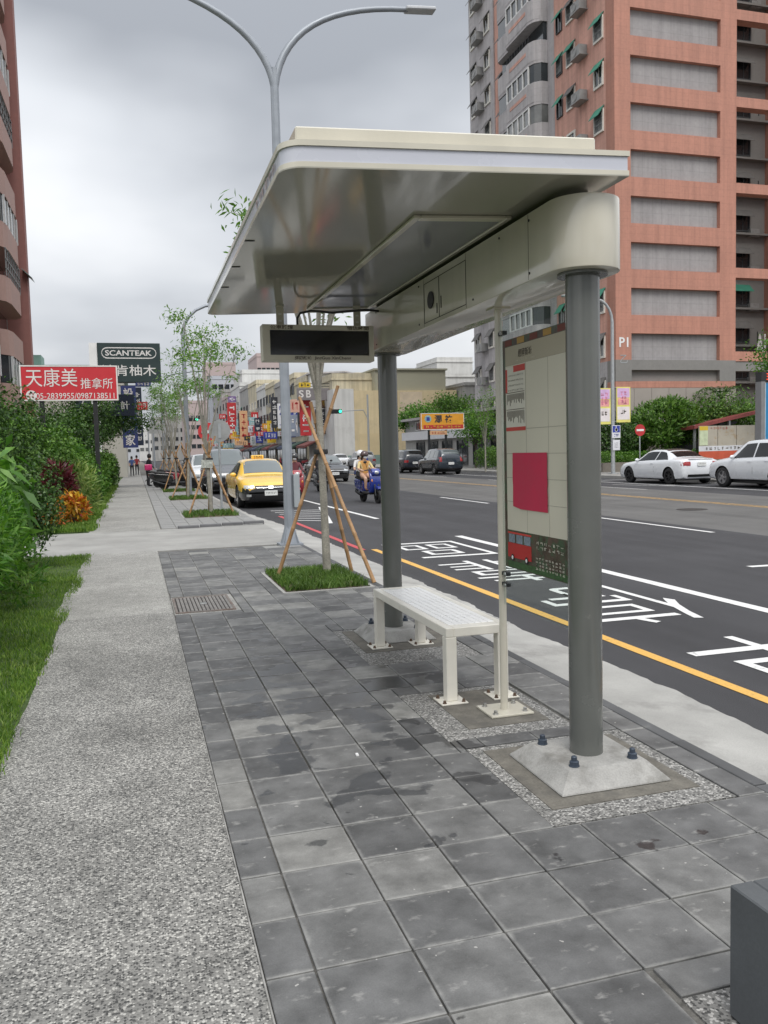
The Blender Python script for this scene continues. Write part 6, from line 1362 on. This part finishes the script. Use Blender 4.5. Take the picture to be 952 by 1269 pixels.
NAVY_S = pm('navy sign face', (.014, .022, .045), .5, var=.1); BLUE_S = pm('blue sign face', (.03, .045, .16), .5, var=.1)
r = quadr(95, 166, 488.5, 516, y); ns_ = board('navy_signboard', 'navy signboard with white characters half hidden behind the red one', r, y, NAVY_S, (gy(110, 540, y).x,), .4)
for ch, u in zip('優渥設計', (106, 124.5, 138, 155)): txt(ns_, ch, (u, 502), 11, 11, bold=.02, mats=PALE)
def vsign(label, px, yy, m_, chars=None, col=WHITE, n=4, depth=.3, group=None, seed=0, horiz=False, wall=None):
    r = quadr(px[0], px[1], px[2], px[3], yy); o = board('hanging_sign', label, r, yy, m_, (), depth, group=group)
    w_, h_ = r[1]-r[0], r[3]-r[2]
    if wall is not None:
        for z in (r[2]+h_*.2, r[3]-h_*.2):
            a, b = sorted((wall-o.location.x, (r[1] if wall > o.location.x else r[0])-o.location.x)); MB().box(a, b, depth*.3, depth*.3+.06, z-.03, z+.03).build('bracket', DARKM, o)
    if chars:
        for i, ch in enumerate(chars): lettering(ch, (0, -.005, r[3]-h_*(i+.5)/len(chars)), (1, 0, 0), (0, 0, 1), col, o, width=w_*.65, height=h_/len(chars)*.72, bold=.015, off=.01)
    else:
        m2 = MB(); strokes(m2, (0, -.006, (r[2]+r[3])/2), (1, 0, 0), (0, 0, 1), w_*.8, h_*.85, n if horiz else 1, 1 if horiz else n, .8, seed, .01); m2.build('sign_print', col, o, kind='stuff')
    return o
Gs = 'signs hung from the shop houses'
vsign('blue sign with pale characters below the green signboard', (168, 187, 473, 479), 68, BLUE_S, None, PALE, 4, horiz=True, seed=1, wall=-3.6)
vsign('tall blue sign reading downward beside the path', (153, 168, 478, 555), 66, BLUE_S, '設計居家', PALE, wall=-3.6)
vsign('narrow dark blue sign beyond the tall blue one', (169, 175, 480, 552), 74, NAVY_S, None, PALE, 8, seed=3, wall=-3.6)
vsign('small red sign with white crown mark beside the blue signs', (170, 183, 498, 508), 60, CAMRED, None, PALE, 2, horiz=True, seed=4, wall=-3.6)
vsign('grey road sign panel seen from behind above the path', (185, 212, 526, 537), 62, pm('grey sign back', (.25, .26, .26), .6), ' ', wall=None) if False else None
REDS = pm('bright red sign', (.46, .03, .035), .5); TANS = pm('tan sign', (.60, .36, .20), .5); WHS = pm('white sign', (.66, .67, .70), .5); BLS = pm('strong blue sign', (.03, .05, .30), .5); BKS = pm('black sign', (.03, .032, .04), .5); GRS = pm('grey sign', (.20, .185, .19), .5); YLS = pm('yellow sign', (.65, .45, .04), .5); TEAL = pm('teal sign', (.25, .42, .45), .5); PURP = pm('purple sign', (.20, .13, .30), .5); ORS = pm('orange sign', (.70, .32, .03), .5)
for px, yy, m_, col, n, hz, lab in (((283, 292.5, 499, 541), 190, REDS, WHITE, 5, 0, 'tall red sign with purple cap far down the row'), ((283, 292.5, 491, 498.5), 190, PURP, WHITE, 2, 1, 'purple cap panel above the tall red sign'), ((298, 306.5, 509, 546), 165, TANS, REDS, 4, 0, 'tan vertical sign with red lettering'), ((337, 344, 492, 530), 130, BKS, WHITE, 5, 0, 'black vertical sign with white characters'), ((327, 343.5, 535, 544), 128, BLS, WHITE, 4, 1, 'strong blue horizontal sign low on the row'), ((316, 323, 518, 535), 140, NAVY_S, WHITE, 3, 0, 'navy vertical sign beside the pale ones'), ((309, 317, 517, 527), 146, TEAL, WHITE, 2, 0, 'teal and white square sign'), ((308, 318, 527.5, 536), 148, WHS, PURP, 3, 1, 'white sign with purple lettering'), ((311, 317, 540, 552), 150, WHS, TEAL, 3, 0, 'small white vertical sign low on the row'), ((292, 307, 546, 552), 158, TANS, BKS, 5, 1, 'tan horizontal sign under the vertical one'), ((373, 385, 496, 540), 99, REDS, WHITE, 3, 0, 'red vertical banner under the grey letter board'), ((392, 404, 507, 538), 99.5, BKS, WHITE, 4, 0, 'dark vertical sign beside the red banner'), ((394, 404, 496, 506), 99.6, pm('brown poster', (.25, .13, .07), .6), YLS, 2, 1, 'small brown poster above the dark sign'), ((371, 385, 474, 480), 98.5, YLS, BKS, 3, 1, 'yellow sign on top of the grey letter board'), ((359, 371, 495, 511), 108, pm('peach poster', (.6, .36, .28), .6), REDS, 2, 1, 'peach poster beside the red banner'), ((360, 371, 514, 541), 112, pm('grey blue hoarding', (.24, .28, .36), .6), WHITE, 2, 1, 'grey blue hoarding below the peach poster'), ((272, 280, 513, 519), 200, REDS, WHITE, 2, 1, 'small red sign far down the row'), ((345, 352, 500, 531), 122, WHS, BLS, 4, 0, 'white vertical sign behind the lamp pole')):
    vsign(lab, px, yy, m_, None, col, n, .35, Gs, int(px[0]), bool(hz), wall=22.6)
CO = {'red': (REDS, WHITE), 'blue': (BLS, WHITE), 'white': (WHS, REDS), 'yellow': (YLS, REDS), 'black': (BKS, YLS), 'teal': (TEAL, WHITE), 'orange': (ORS, WHITE)}
rq = random.Random(77)
def row_sign(cn, x0, w_, yy, z0, h_, side, seed):
    vert = h_ > w_; lab = 'small %s %s sign hung on the %s' % (cn, 'upright' if vert else 'wide', 'shop row across the street' if side > 0 else 'shop row beyond the path')
    xa, xb = (x0-w_, x0) if side > 0 else (x0, x0+w_); o = board('hanging_sign', lab, (xa, xb, z0, z0+h_), yy, CO[cn][0], (), .25, group=lab+'s'); m2 = MB(); strokes(m2, (0, -.006, z0+h_/2), (1, 0, 0), (0, 0, 1), w_*.8, h_*.85, 1 if vert else 4, 4 if vert else 1, .85, seed, .01); m2.build('sign_print', CO[cn][1], o, kind='stuff')
    MB().box((w_/2 if side > 0 else -w_/2-.3), (w_/2+.3 if side > 0 else -w_/2), .08, .14, z0+h_*.5, z0+h_*.5+.06).build('bracket', DARKM, o)
names = list(CO)
for i in range(46):
    yy = 108+i*2.9+rq.uniform(-.8, .8); cn = rq.choice(names)
    if rq.random() < .55: row_sign(cn, 22.3, rq.uniform(.8, 1.4), yy, rq.uniform(3.2, 6.5), rq.uniform(2., 4.5), 1, i)
    else: row_sign(cn, 22.3, rq.uniform(1.6, 2.6), yy, rq.uniform(3.0, 5.5), rq.uniform(.7, 1.2), 1, i)
for i in range(16):
    yy = 96+i*6+rq.uniform(-2, 2); cn = rq.choice(names); row_sign(cn, -3.3, rq.uniform(.8, 1.3), yy, rq.uniform(3.2, 5.5), rq.uniform(1.6, 3.6), -1, 100+i)
AWC = [pm('striped awning red', (.16, .05, .045), .7), pm('awning green', (.05, .09, .07), .7), pm('awning blue', (.06, .075, .13), .7), pm('awning dark', (.06, .06, .065), .7)]
for i in range(16):
    yy = 108+8*i; o = empty('shop_awning', ('red', 'green', 'blue', 'dark')[i % 4]+' shop awning over the pavement of the far row', 'awning', (22.55, yy, 0), 0, ('red', 'green', 'blue', 'dark')[i % 4]+' shop awnings'); MB().add([(0, -3, 3.2), (0, 3, 3.2), (-1.9, 3, 2.5), (-1.9, -3, 2.5), (0, -3, 3.1), (0, 3, 3.1), (-1.9, 3, 2.2), (-1.9, -3, 2.2)], [(0, 1, 2, 3), (7, 6, 5, 4), (0, 3, 7, 4), (1, 5, 6, 2), (2, 6, 7, 3), (0, 4, 5, 1)]).build('canvas', AWC[i % 4], o); MB().tube([(0, -2.9, 2.6), (-1.8, -2.9, 2.35)], .03, 6).build('stay', DARKM, o)
r = quadr(369, 408, 481, 496, 98.2); sb = board('letter_board', 'grey board with large pale letters on the cream shop house', r, 98.2, GRS, (), .4); txt(sb, 'S', (373.5, 488), 6, 9, bold=.02, mats=PALE); txt(sb, 'B', (382.5, 488), 6, 9, bold=.02, mats=PALE)
MB().box(-.4, .4, .05, .3, -.0, .01).build('bracket', DARKM, sb)
# orange signboard in front of the annex
y = 58.
r = quadr(522, 575, 511.5, 533, y); os_ = board('orange_signboard', 'orange signboard with black characters on posts behind the parked crossovers', r, y, ORS, (gy(533, 560, y).x, gy(554, 560, y).x), .25, DARKM, WHS)
txt(os_, '潤', (543, 519), 9, 9, bold=.03, mats=BKS); txt(os_, '祐', (556, 519), 9, 9, bold=.03, mats=BKS)
c = gy(530.5, 519, y); MB().lathe([(.26, 0), (.26, .014)], 18, (c.x-os_.location.x, -.016, c.z), 'y').build('badge', TEAL, os_); MB().box(c.x-os_.location.x-.12, c.x-os_.location.x+.12, -.03, -.016, c.z-.14, c.z+.12).build('badge_mark', BLS, os_)
x0, x1, z0, z1 = quadr(525, 574, 526, 531.5, y); MB().box(x0-os_.location.x, x1-os_.location.x, -.012, .0, z0, z1).build('phone_strip', REDS, os_); m_ = MB(); strokes(m_, ((x0+x1)/2-os_.location.x, -.014, (z0+z1)/2), (1, 0, 0), (0, 0, 1), (x1-x0)*.9, (z1-z0)*.8, 10, 1, .8, 5); m_.build('phone_print', YLS, os_, kind='stuff')
x0, x1, z0, z1 = quadr(533, 554, 533.5, 539, y); MB().box(x0-os_.location.x, x1-os_.location.x, 0, .1, z0, z1).build('lower_panel', TANS, os_); m_ = MB(); strokes(m_, ((x0+x1)/2-os_.location.x, -.002, (z0+z1)/2), (1, 0, 0), (0, 0, 1), (x1-x0)*.85, (z1-z0)*.8, 5, 1, .8, 6); m_.build('lower_print', REDS, os_, kind='stuff')
# ---- far side lamp with banners and parking sign
FLX, FLY = 23.66, 38.34
fl = empty('street_lamp', 'grey street lamp with two printed banners across the street', 'street lamp', (FLX, FLY, .04)); hz = gy(760, 400, FLY).z-.04
m_ = MB().tube([(0, 0, 0), (0, 0, hz*.5), (0, 0, hz)]+[(-.9*(1-math.cos(t)), 0, hz+1.15*math.sin(t)) for t in [R_(18*i) for i in range(1, 6)]]+[(-2.3, 0, hz+1.28)], [.105, .095, .08]+[.07]*5+[.05], 12); m_.build('pole', GALV, fl, smooth=True)
MB().box(-2.85, -2.3, -.11, .11, hz+1.22, hz+1.33).build('lamp_head', GALV, fl, bevel=.03); MB().box(-.2, .2, -.2, .2, -.01, .03).build('base', GALV, fl)
BAN = pm('yellow edged banner', (.72, .66, .18), .6); BANP = pm('pink banner print', (.72, .22, .35), .6, var=.5, scale=3); BANW = pm('pale banner print', (.74, .68, .68), .6)
for u0, u1, v0, v1 in ((741, 756.5, 481, 526), (764, 781, 479.5, 523.5)):
    x0, x1, z0, z1 = quadr(u0, u1, v0, v1, FLY); b = MB().box(x0-FLX, x1-FLX, -.02, .0, z0-.04, z1-.04).build('banner', BAN, fl); h_ = z1-z0; cx = (x0+x1)/2-FLX
    MB().box(x0-FLX+.05, x1-FLX-.05, -.025, -.0205, z0+.10, z0+h_*.42).build('banner_field', BANW, fl); MB().box(x0-FLX+.05, x1-FLX-.05, -.025, -.0205, z0+h_*.68, z1-.10).build('banner_field', pm('lilac banner print', (.62, .42, .66), .6), fl); MB().box(x0-FLX+.08, x1-FLX-.08, -.024, -.0205, z0+h_*.47, z0+h_*.66).build('banner_blob', pm('coral banner print', (.75, .35, .33), .6, var=.4, scale=4), fl); m_ = MB(); strokes(m_, (cx, -.027, z0+h_*.68), (1, 0, 0), (0, 0, 1), .42, h_*.36, 2, 3, .9, int(u0)); m_.build('banner_print', BANP, fl, kind='stuff')
    m_ = MB(); strokes(m_, (cx, -.027, z0+h_*.28), (1, 0, 0), (0, 0, 1), .36, h_*.16, 2, 1, .9, int(u1)); m_.build('banner_print', INK, fl, kind='stuff')
    for z in (z0, z1-.08): MB().box(min(x0, FLX)-FLX if u0 < 760 else 0, 0 if u0 < 760 else x1-FLX, -.015, .015, z, z+.03).build('banner_arm', GALV, fl)
x0, x1, z0, z1 = quadr(757, 767, 527, 543, FLY); ps = MB().box(x0-FLX, x1-FLX, -.14, -.12, z0-.04, z1-.04).build('parking_sign', WHS, fl); MB().box(x0-FLX+.03, x1-FLX-.03, -.145, -.1405, (z0+z1)/2-.08, z1-.07).build('blue_field', BLS, fl)
m_ = MB(); cx = (x0+x1)/2-FLX; zc = (z0+z1*3)/4-.05; m_.ball((cx-.01, -.146, zc+.13), .03, .004, .03, 8, 5); m_.box(cx-.03, cx, -.149, -.1455, zc-.02, zc+.1); m_.box(cx-.03, cx+.07, -.149, -.1455, zc-.03, zc-.0); m_.lathe([(.09, 0), (.09, .003), (.07, .003), (.07, 0)], 14, (cx, -.149, zc-.06), 'y'); m_.build('wheelchair_mark', WHITE, fl, kind='stuff')
m_ = MB(); strokes(m_, (cx, -.141, z0+.1), (1, 0, 0), (0, 0, 1), .3, .16, 3, 1, .9, 4); m_.build('sign_print', BLS, fl, kind='stuff')
x0, x1, z0, z1 = quadr(758, 766.5, 545, 558, FLY); MB().box(x0-FLX, x1-FLX, -.14, -.12, z0-.04, z1-.04).build('plate', WHS, fl); m_ = MB(); strokes(m_, (cx, -.141, (z0+z1)/2-.04), (1, 0, 0), (0, 0, 1), .22, .3, 3, 3, .7, 7); m_.build('plate_print', GRS, fl, kind='stuff')
# no entry sign
y = 41.6; c = gy(793.5, 533, y); ne = empty('no_entry_sign', 'red round no entry sign on a short pole behind the coupe', 'road sign', (c.x, y, 0)); MB().tube([(0, .05, -.01), (0, .05, c.z+.2)], .035, 10).build('pole', GALV, ne, smooth=True); MB().lathe([(.33, 0), (.33, .015)], 28, (0, 0, c.z), 'y').build('disc', REDS, ne); MB().box(-.23, .23, -.006, -.001, c.z-.055, c.z+.055).build('bar', WHITE, ne)
# shed with red roof and noticeboard fence
y = 42.2; a, b = gy(866, 571, y), gy(958, 571, y); sh = empty('shed', 'small shed with sloping red roof behind the notice fence', 'shed', (a.x, y+.4, 0)); z0, z1 = gy(866, 527, y).z, gy(945, 507, y).z
W_ = b.x-a.x; RR = pm('red corrugated roof', (.24, .055, .05), .6, var=.15, scale=2)
for k in range(22):
    x = W_*k/22; za, zb_ = z0+(z1-z0)*k/20, z0+(z1-z0)*(k+1)/20; MB().add([(x, 0, za), (x+W_/22*.98, 0, zb_), (x+W_/22*.98, 3, zb_-.25), (x, 3, za-.25), (x, 0, za-.2), (x+W_/22*.98, 0, zb_-.2), (x+W_/22*.98, 3, zb_-.40), (x, 3, za-.40)], [(0, 1, 2, 3), (7, 6, 5, 4), (0, 4, 5, 1), (1, 5, 6, 2), (2, 6, 7, 3), (3, 7, 4, 0)]).build('roof_sheet', RR, sh)
MB().box(.1, W_, 2.8, 2.9, 0, z0+.3).build('back_wall', BKS, sh)
for x in (.2, W_*.5, W_*.93): MB().box(x-.06, x+.06, .2, .32, 0, z0+(z1-z0)*x/W_).build('post', GALV, sh)
fe = empty('notice_fence', 'beige panelled fence hung with a white and red banner', 'fence', (a.x, y, 0)); zf0, zf1, zt_ = gy(866, 571, y).z, gy(866, 553, y).z, gy(866, 528, y).z
FEM = pm('beige fence panel', (.42, .385, .32), .8, var=.12, scale=1.5, stain=((.36, .27, .17), 2, .58, .7))
for k in range(4): MB().box(W_*k/4+.02, W_*(k+1)/4-.02, 0, .05, zf1, zt_).build('fence_panel', FEM, fe)
for k in range(26): MB().box(W_*k/26, W_*k/26+.03, .0, .03, 0, zf1).build('fence_bar', DARKM, fe)
MB().box(0, W_, -.02, -.005, (zf1+zf0)/2+.12, zf1).build('banner_white', WHS, fe); MB().box(0, W_, -.02, -.005, zf0+.05, (zf1+zf0)/2+.118).build('banner_red', pm('red orange banner', (.55, .10, .05), .6), fe)
m_ = MB(); strokes(m_, (W_*.45, -.021, (zf1+zf0)/2+.12+(zf1-(zf1+zf0)/2-.12)/2), (1, 0, 0), (0, 0, 1), W_*.75, .26, 14, 1, .7, 9); m_.build('banner_print', INK, fe, kind='stuff')
MB().box(.04, .62, -.02, -.005, zf1+.04, zt_-.02).build('poster', pm('pale green poster', (.55, .62, .42), .6, var=.2, scale=4), fe); MB().box(.04, .62, -.026, -.0205, zt_-.26, zt_-.02).build('poster_header', YLS, fe)
m_ = MB(); strokes(m_, (1.4, -.004, zt_-.14), (1, 0, 0), (0, 0, 1), 1.3, .2, 6, 1, .8, 10); m_.build('painted_print', pm('faded red print', (.38, .10, .08), .7), fe, kind='stuff')
# blue advertising pillar at the right
y = 33.; x0, x1, z0, z1 = quadr(943, 985, 474, 590, y); ad = empty('advertising_pillar', 'tall blue advertising pillar in a grey frame behind the crossover', 'sign', ((x0+x1)/2, y, 0)); cx = (x0+x1)/2
MB().box(x0-cx, x0-cx+.22, 0, .4, 0, z1+.05).build('frame_post', pm('grey frame', (.20, .20, .205), .5), ad); MB().box(x1-cx-.22, x1-cx, 0, .4, 0, z1+.05).build('frame_post', pm('grey frame', (.20, .20, .205), .5), ad); MB().box(x0-cx+.221, x1-cx-.221, .05, .3, .6, z1).build('blue_panel', pm('cyan blue panel', (.02, .20, .40), .4), ad)
MB().box(x0-cx+.222, x0-cx+.27, .03, .049, .6, z1).build('edge_strip', WHS, ad); m_ = MB(); strokes(m_, (-.3, .045, 2.6), (1, 0, 0), (0, 0, 1), .4, 2.4, 1, 4, .7, 3); m_.build('panel_print', WHS, ad, kind='stuff')
MB().box(x0-cx, x1-cx, 0, .4, z1+.052, z1+.5).build('led_box', BLACK, ad); m_ = MB(); strokes(m_, (-.25, -.001, z1+.28), (1, 0, 0), (0, 0, 1), .9, .32, 3, 1, .9, 12); m_.build('led_print', emis('red led', (1, .08, .03), 1.2), ad, kind='stuff')
# ---- near side: second lamp, round sign backs, distant poles
def curved_lamp(label, x, yy, h, reach, r=.085):
    o = empty('street_lamp', label, 'street lamp', (x, yy, 0)); m_ = MB().tube([(0, 0, -.01), (0, 0, h*.5), (0, 0, h)]+[(1.2*(1-math.cos(t)), 0, h+1.1*math.sin(t)) for t in [R_(18*i) for i in range(1, 6)]]+[(reach, 0, h+1.25)], [r*1.15, r, r*.8]+[r*.65]*5+[r*.5], 10); m_.build('pole', LAMPM, o, smooth=True)
    MB().box(reach, reach+.6, -.11, .11, h+1.2, h+1.3).build('lamp_head', GALV, o, bevel=.03); MB().box(-.18, .18, -.18, .18, -.01, .03).build('base', LAMPM, o); return o
curved_lamp('grey street lamp with one curved arm beside the second tree pit', 1.86, 31.4, gy(228, 415, 31.4).z, 2.4)
for k, (yy, lab) in enumerate(((62, 'thin street lamp beyond the parked scooters'), (92, 'thin street lamp far along the kerb'), (125, 'farthest street lamp along the kerb'))): curved_lamp(lab, 2.0, yy, 6.3, 2.4, .08)
y = 23.6; bx_ = gy(275, 625, y).x; rsn = empty('round_sign', 'grey back of a round road sign on a thin pole beside the taxi', 'road sign', (bx_, y, 0)); c = gy(272, 534, y)
MB().tube([(0, .03, -.01), (0, .03, c.z+.32)], .032, 10).build('pole', GALV, rsn, smooth=True); MB().lathe([(.30, -.015), (.30, 0)], 28, (c.x-bx_, 0, c.z), 'y').build('disc', pm('grey sign back', (.34, .345, .34), .55, .2, var=.12, scale=4), rsn); MB().box(-.09, .09, -.06, .12, -.01, .02).build('base', GALV, rsn); MB().box(c.x-bx_-.04, c.x-bx_+.04, -.03, -.012, c.z-.2, c.z+.2).build('bracket', GALV, rsn)
y = 26.2; c = gy(257, 535, y); rs2 = empty('round_sign', 'red round road sign half hidden behind the grey sign back', 'road sign', (gy(263, 625, y).x, y, 0)); MB().tube([(0, .03, -.01), (0, .03, c.z+.3)], .03, 10).build('pole', GALV, rs2, smooth=True); MB().lathe([(.28, 0), (.28, .015)], 26, (c.x-rs2.location.x, 0, c.z), 'y').build('disc', REDS, rs2); MB().box(-.02+c.x-rs2.location.x-.15, c.x-rs2.location.x+.17, -.006, -.001, c.z-.045, c.z+.045).build('bar', WHITE, rs2); MB().box(-.25, .05, .0, .02, c.z-.06, c.z-.02).build('bracket', GALV, rs2)
pn = gy(290, 575, 21.3); MB().box(-.14, .14, -.004, .004, -.1, .1).build('tree_tag', pm('pale printed tag', (.40, .42, .38), .6, var=.5, scale=25), loc=(1.74, 21.62, 1.30), label='pale printed tag tied to the first staked tree', cat='tag')
# traffic lights
GRN = emis('green signal', (.05, 1, .55), 2.2)
def signal(label, px, yy, arm_to, z_arm):
    b = gy(px, 585, yy); o = empty('traffic_light', label, 'traffic light', (b.x, yy, 0)); zt_ = z_arm+1.4; ex = gy(arm_to[0], arm_to[1], yy)
    m_ = MB().tube([(0, 0, -.2), (0, 0, zt_)], [.11, .08], 10); m_.build('pole', GALV, o, smooth=True)
    MB().tube([(0, 0, z_arm-.8), (-.25*abs(ex.x-b.x)*.5, 0, z_arm), (ex.x-b.x, 0, ex.z)], [.05, .045, .04], 8).build('arm', GALV, o, smooth=True)
    hx = ex.x-b.x; MB().box(hx-.15, hx+1.0, -.18, .02, ex.z-.2, ex.z+.2).build('signal_housing', BLACK, o, bevel=.03)
    for k in range(3): MB().lathe([(.13, 0), (.13, .02)], 16, (hx+.85-.36*k, -.202, ex.z), 'y').build('lens', GRN if k == 0 else BLACK, o)
    return o
signal('lit green traffic light on a long arm before the beige building', 458, 75, (410, 510), gy(458, 508, 75).z)
sg = signal('far traffic light with a lit green lens above the near lane', 262, 95, (234, 520), gy(262, 520, 95).z)
rsb = gy(199, 531, 58); o = empty('road_sign_panel', 'grey back of a road sign panel on a pole along the path', 'road sign', (rsb.x+.3, 58, 0)); MB().tube([(0, 0, -.01), (0, 0, rsb.z+.5)], .06, 8).build('pole', GALV, o, smooth=True); MB().box(-1.05, .45, -.08, -.06, rsb.z-.33, rsb.z+.33).build('panel', pm('grey sign back', (.34, .345, .34), .55), o)
# blue tarpaulin on a cart behind the riders
c = gy(448, 572, 47); tp_ = empty('tarpaulin_cart', 'blue tarpaulin covered cart behind the scooter riders', 'cart', (c.x+.05, 47, RZ)); tp_.scale = (.5, .6, .72); MB().add([(-.9, -.4, .4), (.9, -.4, .4), (.9, .6, .4), (-.9, .6, .4), (-.7, -.3, 1.5), (.6, -.3, 1.75), (.6, .5, 1.75), (-.7, .5, 1.5)], [(3, 2, 1, 0), (4, 5, 6, 7), (0, 1, 5, 4), (1, 2, 6, 5), (2, 3, 7, 6), (3, 0, 4, 7)]).build('tarpaulin', pm('blue tarpaulin', (.02, .05, .24), .4, var=.3, scale=5, bump=.6, bscale=6, bdist=.1), tp_, bevel=.05); wt_, rm_ = wheel_meshes(.25, .12, RIMD, 5)
for x in (-.6, .6): w2 = link('wheel', wt_, None, tp_, loc=(x, .1, .25)); link('rim', rm_, None, w2)
# a line of parked scooters along the far kerb
for i in range(7):
    cpt = (SRED, BLK, SGREY, SBLUE)[i % 4]; cn = ('red', 'black', 'grey', 'blue')[i % 4]
    make_scooter('scooter', '%s scooter in the far row in front of the shop houses' % cn, (21.2, 108+3.1*i, RZ), 1.2, cpt, group='%s scooters before the shop houses' % cn)
# litter on the pavement
MB().box(-.006, .006, -.013, .013, 0, .008).build('litter', WHITE, loc=(.99, 3.95, .003), label='tiny white scrap of litter on the grey paving', cat='litter')
